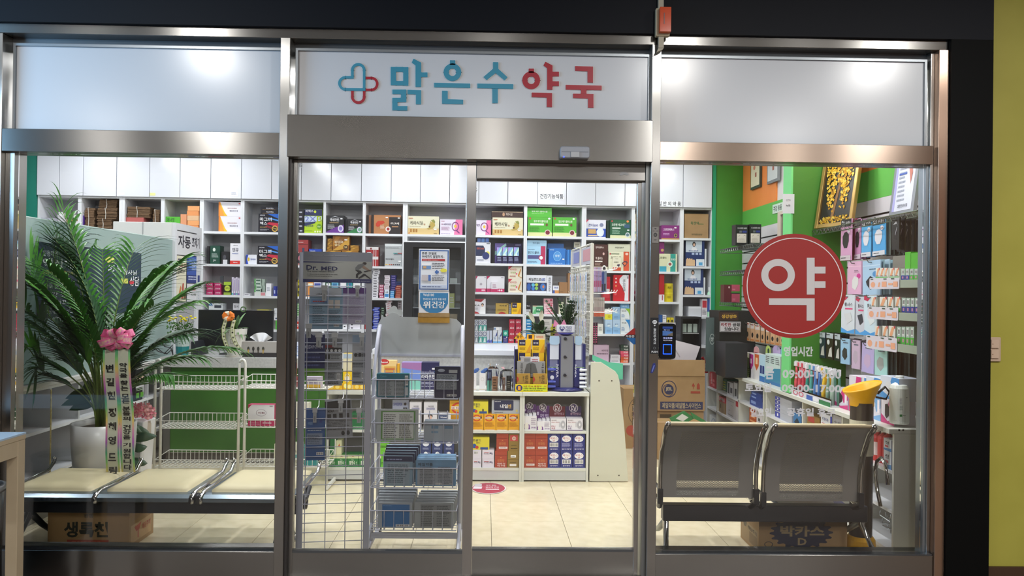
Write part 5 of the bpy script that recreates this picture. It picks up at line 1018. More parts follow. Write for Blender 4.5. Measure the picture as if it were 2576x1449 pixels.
hang(778,723,862,828,'7f9db2','pale blue pack with printed grey header on the grid rack',[('r',0,.78,.96,1,'a4a8ae'),('t',.2,.8,.45,.86,'303438','스타밴드'),('r',.06,.62,.55,.72,'6888b0'),('l',.1,.64,.5,.7,'a03030',1),('l',.1,.15,.48,.56,'506878',10),('r',.58,.5,.72,.7,'c0b8b0'),('r',.76,.5,.92,.7,'c0b8b0'),('l',.56,.2,.95,.46,'506070',8),('b',.74,.06,.9,.13)],.03)
hang(860,724,922,815,'a9a3ba','lilac pack with purple header on the grid rack',[('r',0,.84,1,1,'4c2468'),('l',.12,.14,.9,.76,'8c86a0',22),('b',.56,.04,.8,.1)],.035)
hang(762,841,817,946,'262f60','navy pack with white words and green foot on the grid rack',[('r',0,0,1,.18,'7cb040'),('t',.03,.66,.92,.74,'c8ccdc','MEDIFOAM'),('l',.06,.22,.8,.6,'505c90',4),('l',.05,.06,.8,.1,'4c7828',1)],.03)
DP=[('r',0,.87,1,1,'707478'),('r',.02,.7,.96,.8,'282828'),('e',.14,.74,.08,.03,'d0d0d0'),('e',.38,.74,.08,.03,'d0d0d0'),('e',.62,.74,.08,.03,'d0d0d0'),('e',.84,.74,.08,.03,'d0d0d0'),('r',.02,.56,.3,.66,'303030'),('l',.36,.56,.95,.66,'505458',3),('r',0,.34,.96,.5,'8c9094'),('l',.06,.36,.9,.48,'585c60',4),('r',.06,.14,.62,.3,'888c90'),('l',.1,.16,.58,.28,'54585c',4),('b',.7,.12,.9,.26),('l',.1,.03,.9,.1,'4c5054',2)]
hang(817,851,861,970,'a2a6aa','grey text covered pack with hair pictures on the grid rack',DP+[('r',0,.8,.5,.86,'802c30')],.04)
hang(886,843,921,968,'a8abb0','second grey text covered pack near the right upright',[('r',0,.83,1,1,'8094a8'),('e',.25,.6,.12,.04,'303030'),('e',.55,.6,.12,.04,'303030'),('e',.85,.6,.12,.04,'303030')]+DP[7:],.04)
hang(769,1027,818,1158,'1f5c9c','bright blue pack hanging low on the grid rack',[('t',.1,.68,.34,.74,'9cc4e4','이지정'),('r',.06,.3,.86,.52,'8898b0'),('l',.1,.32,.8,.5,'506078',6),('b',.56,.1,.92,.16),('r',.7,.72,.84,.78,'20408c'),('l',.1,.56,.9,.6,'c0d0e0',1)],.03)
hang(822,1008,886,1103,'8e9296','grey pack with black header and four icons',[('r',.0,.78,1,1,'26282a'),('t',.1,.7,.36,.77,'202224','MIIMA'),('r',.08,.54,.22,.66,'202224'),('r',.3,.54,.44,.66,'202224'),('r',.54,.54,.68,.66,'202224'),('r',.8,.54,.94,.66,'202224'),('l',.06,.24,.94,.5,'505458',7),('e',.66,.14,.07,.06,'202224'),('e',.86,.14,.07,.06,'202224')],.04,4,-.06)
# benches
def capsule_bench():
 pass
BB=M('20242c',.35);CUSH=noise_col('cdc29c','d6cba6',3,.5,.04)
def seat_cushion(w,d,t):
 mb=MB();nx,ny=12,8;top=[];
 vs=[];fs=[]
 for j in range(ny+1):
  for i in range(nx+1):
   u,v=-1+2*i/nx,-1+2*j/ny
   e_=max(abs(u),abs(v));k=(1-max(0,(e_-.82)/.18)**2.2*.55)if e_>.82 else 1
   vs.append((u*w/2,(v+1)*d/2,t*k))
 for j in range(ny):
  for i in range(nx):a=j*(nx+1)+i;fs.append((a,a+1,a+nx+2,a+nx+1))
 n0=len(vs)
 ring=[i for i in range(nx+1)]+[j*(nx+1)+nx for j in range(1,ny+1)]+[ny*(nx+1)+i for i in range(nx-1,-1,-1)]+[j*(nx+1)for j in range(ny-1,0,-1)]
 for r_ in ring:x,y,z=vs[r_];vs.append((x,y,0))
 m_=len(ring)
 for i in range(m_):fs.append((ring[i],n0+i,n0+(i+1)%m_,ring[(i+1)%m_]))
 fs.append(tuple(n0+i for i in range(m_)))
 mb.add(vs,fs,CUSH);return mb
yb0=.17
BSH=.2
def bx_(px,py=1228,ly=yb0):return F0.hit(ly+BSH,px,py)[0]
x_l,x_r=bx_(20),bx_(735)
zb_t,zb_b=F0.hit(.40,400,1252)[1],F0.hit(.40,400,1292)[1]
zs=F0.hit(yb0+BSH,400,1229)[1]
xc=(x_l+x_r)/2
be=thing('waiting_bench','three-seat waiting bench with cream cushions behind the left window','bench',(xc,BSH,0),0)
q=MB();q.box(x_l-xc+.02,F0.hit(.40,752,1270)[0]-xc,.2,.26,zb_b,zb_t,BB);q.build('beam',be,bevel=.004)
SW,SDp=.432,.46
sx=[bx_(28+198/2-0),bx_(270+99),bx_(533+99)]
for i,x in enumerate(sx):
 q=seat_cushion(SW,SDp,.03);o=q.build('seat_cushion',be,(x-xc,yb0+.005,zs-.02),smooth=True)
 q=MB();q.box(-SW/2-.035,SW/2+.035,.0,SDp,-.012,0,M('6c7a84',.3,.7));prof=[(0,-.0),(-.03,-.004),(-.05,-.02),(-.052,-.04),(-.03,-.05)]
 for k in range(len(prof)-1):(y0,z0),(y1,z1)=prof[k],prof[k+1];q.add([(-SW/2-.03,y0,z0),(SW/2+.03,y0,z0),(SW/2+.03,y1,z1),(-SW/2-.03,y1,z1)],[(0,1,2,3)],M('7c8a94',.25,.8))
 q.build('seat_pan',be,(x-xc,yb0+.005,zs-.0205))
 for s in(-1,1):
  q=MB();X=s*(SW/2+.045);q.tube([(X,-.04,-.05),(X,-.045,-.02),(X,.01,.005),(X,.2,.0),(X,.42,.015),(X,.475,.05),(X,.49,.07),(X,.47,.075)],.011,CHROME,8);q.build('side_rail',be,(x-xc,yb0+.005,zs-.02),smooth=True)
for x in(sx[0]+.0-.27,sx[1]-.27,sx[1]+.275,sx[2]+.27):
 q=MB();q.tube([(0,-.02,-.0),(0,.0,-.05),(0,.08,-.045),(0,.16,.0)],.018,BB,8);q.tube([(0,.08,-.04),(0,.07,-.07),(0,.05,-.09)],.02,BB,8);q.build('bracket',be,(x-xc,yb0+.02,zs-.03),smooth=True)
for lx in(F0.hit(.45,78,1290)[0],F0.hit(.45,712,1290)[0]):
 e1=MB();X=lx-xc
 e1.tube([(X,.23,zb_b+.04),(X,.23,zb_b-.02),(X,.14,.12),(X,.05,.035)],[.02,.02,.017,.014],BB,8);e1.tube([(X,.23,zb_b-.0),(X,.36,.12),(X,.48,.035)],[.02,.017,.014],BB,8)
 e1.tube([(X+.004,.21,zb_b),(X+.004,.12,.12),(X+.004,.035,.04)],.011,CHROME,8)
 o=e1.build('leg',be,smooth=True)
 for yy in(.05,.48):g=MB();g.lathe([(.028,0),(.03,.008),(.016,.022),(.014,.036)],CHROME,14,(X,yy,.002));g.build('foot_pad',o,smooth=True)
def _perf(nt,b,out):
 b.inputs['Base Color'].default_value=(.34,.34,.33,1);b.inputs['Metallic'].default_value=.5;b.inputs['Roughness'].default_value=.42
 tc=nt.nodes.new('ShaderNodeTexCoord');sp=nt.nodes.new('ShaderNodeSeparateXYZ');L(nt,tc.outputs['UV'],sp.inputs[0])
 def mth(op,a,b_=None,v=None):
  n=nt.nodes.new('ShaderNodeMath');n.operation=op
  for i,s_ in enumerate((a,b_)):
   if s_ is None:continue
   if isinstance(s_,(int,float)):n.inputs[i].default_value=s_
   else:L(nt,s_,n.inputs[i])
  return n.outputs[0]
 u=mth('MULTIPLY',sp.outputs[0],60.0);v=mth('MULTIPLY',sp.outputs[1],75.0)
 row=mth('MODULO',mth('FLOOR',v),2.0);u2=mth('ADD',u,mth('MULTIPLY',row,.5))
 fu=mth('SUBTRACT',mth('FRACT',u2),.5);fv=mth('SUBTRACT',mth('FRACT',v),.5)
 d=mth('SQRT',mth('ADD',mth('MULTIPLY',fu,fu),mth('MULTIPLY',fv,fv)))
 hole=mth('LESS_THAN',d,.27)
 inx=mth('MULTIPLY',mth('GREATER_THAN',sp.outputs[0],.16),mth('LESS_THAN',sp.outputs[0],.84));iny=mth('MULTIPLY',mth('GREATER_THAN',sp.outputs[1],.03),mth('LESS_THAN',sp.outputs[1],.9))
 hl=mth('MULTIPLY',hole,mth('MULTIPLY',inx,iny));L(nt,mth('SUBTRACT',1.0,hl),b.inputs['Alpha'])
PERF=node_mat('perforated_steel',_perf)
b2x0,b2x1=F0.hit(.42,1652,1290)[0],F0.hit(.42,2157,1290)[0];xc2=(b2x0+b2x1)/2
zt2b,zb2b=F0.hit(.3,1900,1272)[1],F0.hit(.3,1900,1313)[1]
b2=thing('waiting_bench','two-seat steel bench seen from behind at the right window','bench',(xc2,0,0),0)
q=MB();q.box(b2x0-xc2+.01,b2x1-xc2,.3,.36,zb2b,zt2b,BB);q.build('beam',b2,bevel=.004)
for(ptl,ptr,pbl,pbr,yt,yb_)in((1676,1922,1656,1893,1064,1247),(1941,2188,1914,2158,1068,1256)):
 Y0,Y1=.14,.27
 A=F0.hit(Y0,ptl,yt);B=F0.hit(Y0,ptr,yt+4);Cc=F0.hit(Y1,pbl,yb_);Dd=F0.hit(Y1,pbr,yb_+4)
 zt_=(A[1]+B[1])/2;zb_=(Cc[1]+Dd[1])/2
 wv=(min(A[0],Cc[0])+max(B[0],Dd[0]))/2;hw=(B[0]-A[0]+Dd[0]-Cc[0])/4-.01;cxs=((A[0]+B[0])/2+(Cc[0]+Dd[0])/2)/2
 n=10;vs=[];uv=[]
 def prof(t):
  y=Y1+(Y0-Y1)*t+.05*math.sin(t*PI)*1.0;
  if t>.92:y-=(t-.92)*.25
  return y-.02,zb_+(zt_-zb_)*t
 for i in range(n+1):
  t=i/n;y,z=prof(t)
  for s in(-1,1):vs.append((cxs-xc2+s*hw,y,z));uv.append(((s+1)/2,t))
 cq=MB();nn_=8;cvs=[]
 for i in range(nn_+1):
  t=.21+.79*i/nn_;y,z=prof(t)
  for(s,dy2)in((-1,.012),(1,.012),(1,.05),(-1,.05)):cvs.append((cxs-xc2+s*(hw-.015),y+dy2,z+(.008 if i==nn_ else 0)))
 cfs=[(0,1,2,3),(nn_*4+3,nn_*4+2,nn_*4+1,nn_*4)]
 for i in range(nn_):
  b_=i*4
  for k in range(4):cfs.append((b_+k,b_+(k+1)%4,b_+4+(k+1)%4,b_+4+k))
 cq.add(cvs,cfs,CUSH);cq.build('back_cushion',b2,smooth=False)
 me=bpy.data.meshes.new('seat_back');fs=[(2*i,2*i+1,2*i+3,2*i+2)for i in range(n)]
 me.from_pydata(vs,[],fs);ul=me.uv_layers.new();
 for p in me.polygons:
  p.use_smooth=True
  for li in p.loop_indices:ul.data[li].uv=uv[me.loops[li].vertex_index]
 me.materials.append(PERF);o=bpy.data.objects.new('seat_back',me);COL.objects.link(o);o.parent=b2
 vs=[(cxs-xc2+s*hw,y,z)for(y,z)in((prof(0)[0],prof(0)[1]),(prof(0)[0]+.02,zb_+.0),(prof(0)[0]+.06,zb_+.015),(.62,zb_+.03),(.7,zb_+.03),(.74,zb_+.01))for s in(-1,1)]
 q=MB();q.add(vs,[(2*i,2*i+1,2*i+3,2*i+2)for i in range(5)],M('5a5a58',.4,.6));q.build('seat_pan',b2,smooth=True)
 q=seat_cushion(hw*2-.03,.4,.03);q.build('seat_cushion',b2,(cxs-xc2,.35,zb_+.028),smooth=True)
 q=MB();q.tube([(cxs-xc2-hw,Y0-.045,zt_+.004),(cxs-xc2+hw,Y0-.045,zt_+.004)],.009,M('b8a888',.35),8);q.build('top_roll',b2)
 for s in(-1,1):
  X=cxs-xc2+s*(hw+.012);q=MB();q.tube([(X,prof(t/8)[0]-.01,prof(t/8)[1])for t in range(9)],.012,M('b0aca4',.2,.9),8);q.tube([(X,prof(0)[0]-.01,zb_),(X,prof(0)[0]+.06,zb_-.03),(X,.45,zb_+.0),(X,.72,zb_+.01)],.012,CHROME,8);q.build('side_rail',b2,smooth=True)
  g=MB();g.lathe([(.0,-.014),(.013,-.01),(.016,0),(.013,.01),(0,.014)],CHROME,10,(X-s*.006,Y0-.05,zt_+.004),'X');g.build('corner_knob',b2,smooth=True)
  g=MB();g.box(X-.014,X+.014,Y1-.045,Y1-.02,zb_-.03,zb_+.05,BB);g.tube([(X,Y1-.03,zb_-.02),(X-s*.01,.3,zt2b-.005)],.016,BB,8);g.build('bracket',b2,bevel=.002)
for sx_,px in((-1,1600),(1,2172)):
 X=(b2x0+.03-xc2)if sx_<0 else(b2x1-.02-xc2)
 q=MB();q.tube([(X,.33,zb2b+.08),(X,.33,zb2b-.02),(X+.015*sx_,.24,.12),(X+.03*sx_,.16,.03)],[.018,.018,.015,.012],CHROME,8);q.tube([(X,.33,zb2b),(X,.5,.14),(X-.02*0,.75,.06),(X,.79,.03)],[.018,.016,.014,.012],M('a4a49c',.3,.6),8)
 o=q.build('leg',b2,smooth=True)
 for yy,xx in((.16,X+.03*sx_),(.79,X)):g=MB();g.lathe([(.03,0),(.032,.008),(.016,.022),(.012,.036)],CHROME,14,(xx,yy,.002));g.build('foot_pad',o,smooth=True)
 q=MB();X2=F0.hit(.55,1618 if sx_<0 else 2178,1160)[0]-xc2;zA=F0.hit(.55,1618,1135)[1];k_=1 if sx_<0 else.38;q.tube([(X2,.3,zA-.12),(X2,.3+.08*k_,zA-.01),(X2,.3+.2*k_,zA+.01),(X2,.3+.32*k_,zA-.02),(X2,.3+.36*k_,zA-.08),(X2,.3+.3*k_,zA-.18),(X2,.3+.2*k_,zA-.26)],.011,CHROME,8);q.build('armrest',b2,smooth=True)
q=MB();q.prism([(-.22,-.1),(.2,-.12),(.21,.1),(-.2,.12)],0,.006,M('3c3478',.3),'XY');q.prism([(-.2,-.08),(.1,-.13),(.15,.08),(-.18,.1)],.007,.011,M('c0bcc0',.4),'XY')
tag(q.build('magazine',None,(F0.hit(.5,2045,1270)[0],.5,F0.hit(.5,2045,1270)[1]-.01)),'dark folded magazine lying on the right bench seat','magazine')
# left side
PXw=-2.87
def lw(px,py):return LW.hit(-PXw,px,py)
yn=lw(22,750)[0]-.35;yf=lw(434,700)[0];ztp=(lw(60,547)[1]+lw(430,602)[1])/2;zbt=(lw(60,960)[1]+lw(330,921)[1])/2
part=thing('glass_partition','frosted green glass screen standing on the left ledge','screen',(PXw,(yn+yf)/2,zbt),0);hl=(yf-yn)/2
q=MB();q.box(-.012,0,-hl,hl,0,ztp-zbt,FROST);q.build('glass_sheet',part)
q=MB();q.box(-.02,.008,hl,hl+.03,0,ztp-zbt,M('dcdfe0',.3));q.build('end_profile',part)
q=MB();q.box(-.013,.001,-hl,hl,ztp-zbt,ztp-zbt+.006,M('c8dcd8',.2));q.build('edge_strip',part)
zl1,zl2=zbt-.0005,zbt-.035
led=thing('wall_ledge_unit','white ledge with open cubbies under the frosted glass screen','shelf',(PXw,(yn+yf)/2,0),0)
q=MB();q.box(-.34,.03,-hl,hl+.1,zl2,zl1,M('dfe0de',.25));q.build('ledge_top',led,bevel=.006)
q=MB();q.box(-.34,.0,-hl,hl+.1,zl2-.022,zl2-.0005,WHE);q.build('sub_top',led)
LWh=M('c6c8ca',.3)
q=MB();q.box(-.34,-.33,-hl,hl+.1,0,zl2-.023,M('b4b8ba',.5));q.build('back_panel',led)
for z in((lw(66,1098)[1]+lw(234,1038)[1])/2,lw(170,1170)[1]):
 q=MB();q.box(-.3295,0,-hl,hl+.1,z-.02,z,WHE);q.build('shelf_board',led)
 support(LW,yn,yf,.0-PXw,.33-PXw,z)
ym_=(yn+yf)/2
for px,c in((128,1),(199,0),(297,0),(360,0),(372,0)):
 y=lw(px,1030)[0]-ym_;q=MB()
 q.box(-.3295,-.001,y-.009,y+.009,.0,zl2-.0235,LWh);q.build('divider',led)
 if c:q=MB();q.box(-.0009,.002,y-.006,y+.006,0,zl2-.03,noise_col('9a8448','c0b078',60,.35));q.build('gold_reflection',led)  # gold reflection on the divider edge, painted as a coloured strip
q=MB();q.box(-.32,.001,-hl,hl+.1,.0,.07,M('8c8880',.5));q.build('plinth',led)
q0=lw(90,700)[0];q1=lw(352,700)[0];za=(lw(92,612)[1]+lw(350,633)[1])/2;zb_=(lw(92,802)[1]+lw(350,785)[1])/2
q=MB();hw_=(q1-q0)/2;q.box(-hw_,hw_,-.004,0,0,za-zb_,M('253a4c',.45));q.box(-hw_-.004,hw_+.004,-.0035,0,-.004,0,M('c0ccd0',.4));q.box(-hw_-.004,-hw_,-.0035,0,0,za-zb_,M('c0ccd0',.4));q.box(-hw_,hw_+.004,-.0035,0,za-zb_,za-zb_+.004,M('c0ccd0',.4))
q.face((-hw_,-.004,0),(2*hw_,0,0),(0,0,za-zb_),(0,-1,0)).deco([('t',.04,.82,.16,.9,'c8d0d4','일동제약'),('t',.04,.66,.38,.8,'e4e8ea','액상해열'),('t',.04,.58,.34,.64,'c8cc60','고함량 기능성 활성 비타민'),('t',.05,.38,.24,.46,'d0d8dc','약국 보호대'),('t',.05,.27,.3,.35,'d0d8dc','구강 종합'),('t',.05,.16,.34,.24,'d0d8dc','·육체피로·'),('t',.05,.05,.4,.13,'d0d8dc','·신경통·근육통'),('e',.64,.84,.05,.05,'d8d070'),('t',.6,.66,.8,.76,'d0d8dc','성분'),('r',.76,.48,.84,.56,'c8cc60'),('t',.78,.62,.94,.7,'e4e8ea','약사님'),('t',.86,.44,.97,.6,'e4e8ea','상담'),('e',.88,.5,.03,.03,'c83848')])
tag(q.build('wall_poster',None,(PXw+.0045,(q0+q1)/2,zb_),PI/2),'dark blue poster with white lettering on the frosted glass','poster')
cyb=2.95;cX0=RM.hit(cyb,284,590)[0];cX1=RM.hit(cyb,441,590)[0];zct=RM.hit(cyb,400,559)[1]
dc=thing('dispensing_cabinet','white dispensing cabinet with handwritten notices on its side','cabinet',RM.w((cX0+cX1)/2,cyb,0),RM.a);w_=(cX1-cX0)/2;dd=.62
q=MB();q.box(-w_,w_-.03,0,dd,0,zct,M('d8dad8',.4));q.build('body',dc,bevel=.003)
q=MB();q.box(w_-.0295,w_,0,.04,0,zct,WH);q.box(w_-.0295,w_,dd-.12,dd,0,zct,WH);q.box(w_-.0295,w_,.04,dd-.12,zct-.06,zct,WH);q.box(w_-.0295,w_-.018,.04,dd-.12,.0,zct-.06,M('a4a4a8',.5));q.build('side_frame',dc)
q=MB();q.box(-w_*.05,-w_*.05+.004,-.003,0,.0,zct,M('909498',.5));q.build('door_gap',dc)
cxx=RM.w((cX0+cX1)/2,cyb,0).x+w_
def side_note(px0,py0,px1,py1,col,label,deco,e_=.0):
 ya,zA=LW.hit(-(cxx-.012+e_),px0,(py0+py1)/2);yb2,zB=LW.hit(-(cxx-.012+e_),px1,(py0+py1)/2);xm_=(px0+px1)/2;zt_=LW.hit(-(cxx-.012),xm_,py0)[1];zb2=LW.hit(-(cxx-.012),xm_,py1)[1]
 h_=(yb2-ya)/2;q=MB();q.box(-h_,h_,-.0012,0,0,zt_-zb2,M(col,.6));q.face((-h_,-.0012,0),(2*h_,0,0),(0,0,zt_-zb2),(0,-1,0)).deco(deco)
 return tag(q.build('paper_notice',None,(cxx-.012+e_,(ya+yb2)/2,zb2),PI/2),label,'notice')
side_note(443,584,481,642,'d4d4d6','white sheet with handwritten 자동 on the cabinet side',[('t',.12,.3,.95,.85,'34343c','자동',.03)],.004)
side_note(480,590,504,644,'d2d2d6','white sheet with handwritten 조제기 beside the first',[('t',.1,.36,.9,.86,'40404a','조제기',.02)],.003)
side_note(444,644,468,758,'dcd8c0','cream leaflet with red lettering on the cabinet side',[('t',.05,.76,.95,.84,'b02c38','키움정'),('l',.1,.62,.9,.72,'585048',4),('r',.1,.9,.9,.94,'505058'),('p',[(.1,.05),(.4,.35),(.5,.3),(.3,.05)],'c88040'),('p',[(.5,.05),(.6,.4),(.75,.4),(.7,.05)],'b04838'),('p',[(.75,.05),(.85,.3),(.95,.3),(.98,.05)],'705030')])
side_note(470,645,502,712,'3a58a8','blue leaflet reading CLEAN on the cabinet side',[('e',.5,.7,.42,.22,'5c80c8'),('t',.28,.62,.88,.78,'e8f0e8','CLEAN'),('t',.36,.48,.76,.58,'c8d8f0','조제약국'),('r',.0,0,1,.3,'2c3c80'),('l',.1,.1,.9,.28,'c8d0e8',2)])
side_note(470,714,502,758,'d8d8dc','white leaflet with small pictures below the blue one',[('l',.3,.6,.7,.8,'b05050',2),('t',.3,.3,.7,.45,'404048','시작'),('l',.7,.1,.9,.9,'5080b0',5)])
# big potted palm with congratulation ribbon
px_,py_=gnd(268,1190,.08)
PY=1.02;PX=F0.hit(PY,262,1062)[0];zr=F0.hit(PY,262,1062)[1];pr_=F0.hit(PY,338,1062)[0]-PX
palm=thing('potted_palm','tall potted areca palm with ribbon bow by the left window','plant',(PX,PY,0),0)
q=MB();q.lathe([(pr_*.72,0),(pr_*.78,.05),(pr_*.97,zr*.8),(pr_,zr),(pr_*.93,zr),(pr_*.9,zr-.04)],M('bdbdbb',.3),36,cap=False);q.lathe([(pr_*.72,.001),(.01,.001)],M('bdbdbb',.3),36,cap=False);q.build('pot',palm,smooth=True)
q=MB();q.lathe([(pr_*.9,zr-.035),(.02,zr-.025)],noise_col('2c2018','463828',60,.9,.5),24,cap=False);q.build('soil',palm)
LEAF=[noise_col('2a5c1a','3c7a24',5,.4),noise_col('2c6416','47881f',5,.4),noise_col('173a16','24502a',5,.45)]
STEM=noise_col('4a6a22','6c7a30',10,.5)
def frond(par,base,az,lean,length,droop,nl,ll,mt,name='frond',wid=.013,bare=.36,lim=None):
 """arched leaf stalk with paired leaflets"""
 mb=MB();n=16;pts=[];p=Vector(base);d=Vector((math.cos(az)*math.sin(lean),math.sin(az)*math.sin(lean),math.cos(lean)));st=length/n
 side=Vector((-math.sin(az),math.cos(az),0))
 for i in range(n+1):
  pts.append(p.copy());t=i/n
  if lim:p.x=max(p.x,lim[0]+.02);p.y=max(p.y,lim[1]+.02)
  if t<.32:dd0=Vector((math.cos(az)*math.sin(lean),math.sin(az)*math.sin(lean),math.cos(lean)));d=(Vector((0,0,1))*(1-t/.32*.8)+dd0*(.15+t/.32)).normalized();p=p+d*st;continue
  d=(d+Vector((math.cos(az)*.5*droop/n*1.6,math.sin(az)*.5*droop/n*1.6,-droop/n*(t*1.9)))).normalized();p=p+d*st
 mb.tube(pts,[.0055*(1-.8*i/n)+.0008 for i in range(n+1)],STEM,5)
 for k in range(nl):
  t=bare+(1-bare)*(k+.5)/nl;f=t*n;i=min(n-1,int(f));b=pts[i].lerp(pts[i+1],f-i);tg=(pts[i+1]-pts[i]).normalized()
  L_=ll*(math.sin(PI*min(1,.18+.78*(1-abs(t-.62)/.62)))**.6)*R.uniform(.85,1.1)
  up=side.cross(tg).normalized()
  for s in(-1,1):
   dr=(side*s*.8+tg*1.0-up*0+Vector((0,0,.12*(1 if up.z else 1)))).normalized();q_=b.copy();c=[];seg=5
   for j in range(seg+1):
    c.append(q_.copy());dr=(dr+Vector((0,0,-.13-.1*j*R.uniform(.7,1.2)))*.55).normalized();q_=q_+dr*(L_/seg)
   vs=[]
   for j,cc in enumerate(c):
    w_=wid*(0.45,1,1,.8,.45,.04)[j];td=(c[min(j+1,seg)]-c[max(j-1,0)]).normalized();wv=td.cross(Vector((0,0,1)))
    wv=(wv.normalized()if wv.length>.01 else side)*w_;vs+=[cc-wv+Vector((0,0,w_*.3)),cc,cc+wv+Vector((0,0,w_*.3))]
   fs=[]
   for j in range(seg):a=j*3;fs+=[(a,a+1,a+4,a+3),(a+1,a+2,a+5,a+4)]
   if lim:vs=[Vector((max(v.x,lim[0]+.01*math.sin(v.z*9)),max(v.y,lim[1]),v.z))for v in vs]
   mb.add(vs,fs,mt)
 return mb.build(name,par,smooth=True)
R2=random.Random(11)
FR_=[(162,.16,1.42,.62,.3),(170,.34,1.3,.85,.3),(178,.5,1.2,1.0,.3),(190,.66,1.05,1.1,.28),(200,.82,.95,1.15,.28),(150,.28,1.3,.8,.3),(215,.5,1.05,1.0,.28),(230,.3,1.15,.9,.28),(195,.95,.8,1.1,.24),(20,.22,1.2,.8,.3),(5,.42,1.02,.95,.28),(-12,.6,.9,1.0,.26),(-30,.4,1.0,.9,.28),(35,.38,1.1,.8,.28),(60,.3,1.2,.8,.3),(90,.2,1.3,.7,.3),(120,.3,1.25,.8,.3),(-125,.5,1.0,.9,.26),(40,.9,1.0,1.0,.26),(155,.9,1.1,1.0,.28),(-150,.35,1.15,.8,.3),(10,.75,.78,1.0,.24),(0,.12,1.15,1.1,.3),(180,.1,1.25,1.0,.3),(250,.2,1.15,1.0,.28),(135,.6,1.0,1.0,.28),(50,.6,.9,1.0,.26),(-20,.85,.7,1.0,.22),(205,.3,1.2,1.1,.3)]
for i,(az,le,ln,dr,ll)in enumerate(FR_):
 a=math.radians(az);r_=.05*R2.random()
 frond(palm,(r_*math.cos(a),r_*math.sin(a),zr-.03),a,le*1.15,ln*(1.04 if 90<az<230 else.95),dr*.85,22,ll*1.02,LEAF[i%3],lim=(PXw+.06-PX,.2-PY))
for i in range(8):
 a=R2.uniform(0,2*PI);q=MB();q.tube([(.04*math.cos(a),.04*math.sin(a),zr-.03),(.05*math.cos(a),.05*math.sin(a),zr+.25),(.07*math.cos(a),.07*math.sin(a),zr+.45)],[.011,.008,.004],STEM,6);q.build('cane',palm,smooth=True)
for i,(dz,a,L_)in enumerate(((.34,182,.17),(.27,190,.18),(.2,176,.16),(.42,160,.12))):
 a=math.radians(a);mb=MB();pts=[];m_=8;vs=[]
 for j in range(m_+1):
  t=j/m_;r_=.07+L_*t;z=zr+dz*.55+.02*math.sin(t*PI)-.04*t;wv=.045*math.sin(PI*min(1,t*1.05))**.7+.001
  c=Vector((r_*math.cos(a),r_*math.sin(a),z));sd=Vector((-math.sin(a)*.5,math.cos(a)*.5,.85));vs+=[c-sd*wv,c,c+sd*wv*.6]
 fs=[]
 for j in range(m_):b=j*3;fs+=[(b,b+1,b+4,b+3),(b+1,b+2,b+5,b+4)]
 mb.add(vs,fs,LEAF[2]);mb.tube([(.03*math.cos(a),.03*math.sin(a),zr-.03),(.075*math.cos(a),.075*math.sin(a),zr+dz*.55)],.004,STEM,5);mb.build('broad_leaf',palm,smooth=True)
RY=PY-.33;bxx,bzz=F0.hit(RY,300,852)
bow=thing('congratulation_ribbon','pink printed bow with two long lettered ribbon tails on the palm','ribbon',(bxx,RY,bzz),0)
PINK=noise_col('d0487c','e0709c',40,.35);PR2=noise_col('c860a0','d8b090',90,.3)
for k,(a,s,tilt)in enumerate(((-70,.8,.2),(-35,1,.3),(-5,1,0),(30,1.15,-.2),(65,.9,.1),(110,.8,0),(150,1,.2),(180,.95,0),(205,1.0,.2),(240,1,.1),(280,.75,-.1),(15,.8,.3),(165,.7,-.2))):
 a=math.radians(a);q=MB();ax=Vector((math.cos(a),-.25+.1*math.sin(k*2.1),math.sin(a)*.75));L_=.1*s;sd=Vector((-math.sin(a),.2,math.cos(a))).normalized()*.022
 nr=ax.cross(sd).normalized();lp=[]
 for j in range(11):
  t=2*PI*j/10;lp.append(ax*(L_*.5*(1-math.cos(t)))+nr*(.022*math.sin(t)))
 vs=[];fs=[]
 for c in lp:vs+=[c-sd,c-sd*.6,c+sd*.6,c+sd]
 f1=[];f2=[]
 for j in range(10):
  b=j*4;f1+=[(b,b+1,b+5,b+4),(b+2,b+3,b+7,b+6)];f2+=[(b+1,b+2,b+6,b+5)]
 q.add(vs,f1,PINK);q.add(vs,f2,PR2 if k%3 else PINK);q.build('loop',bow,(0,-.012*(k%3),0),smooth=True)
def _rain(nt,b,out):
 tc=nt.nodes.new('ShaderNodeTexCoord');sp=nt.nodes.new('ShaderNodeSeparateXYZ');L(nt,tc.outputs['Object'],sp.inputs[0])
 m1=nt.nodes.new('ShaderNodeMath');m1.operation='MULTIPLY';m1.inputs[1].default_value=3.3;L(nt,sp.outputs[2],m1.inputs[0])
 m2=nt.nodes.new('ShaderNodeMath');m2.operation='FRACT';L(nt,m1.outputs[0],m2.inputs[0])
 r=nt.nodes.new('ShaderNodeValToRGB');cr=r.color_ramp
 cols=[(0,(.45,.12,.5,1)),(.22,(.75,.3,.45,1)),(.42,(.8,.62,.15,1)),(.62,(.25,.62,.2,1)),(.8,(.08,.42,.22,1)),(1,(.45,.12,.5,1))]
 cr.elements[0].position,cr.elements[0].color=cols[0];cr.elements[1].position,cr.elements[1].color=cols[-1]
 for p,c in cols[1:-1]:e_=cr.elements.new(p);e_.color=c
 L(nt,m2.outputs[0],r.inputs[0]);L(nt,r.outputs[0],b.inputs['Base Color']);b.inputs['Roughness'].default_value=.3
RAIN=node_mat('iridescent_ribbon_edge',_rain)
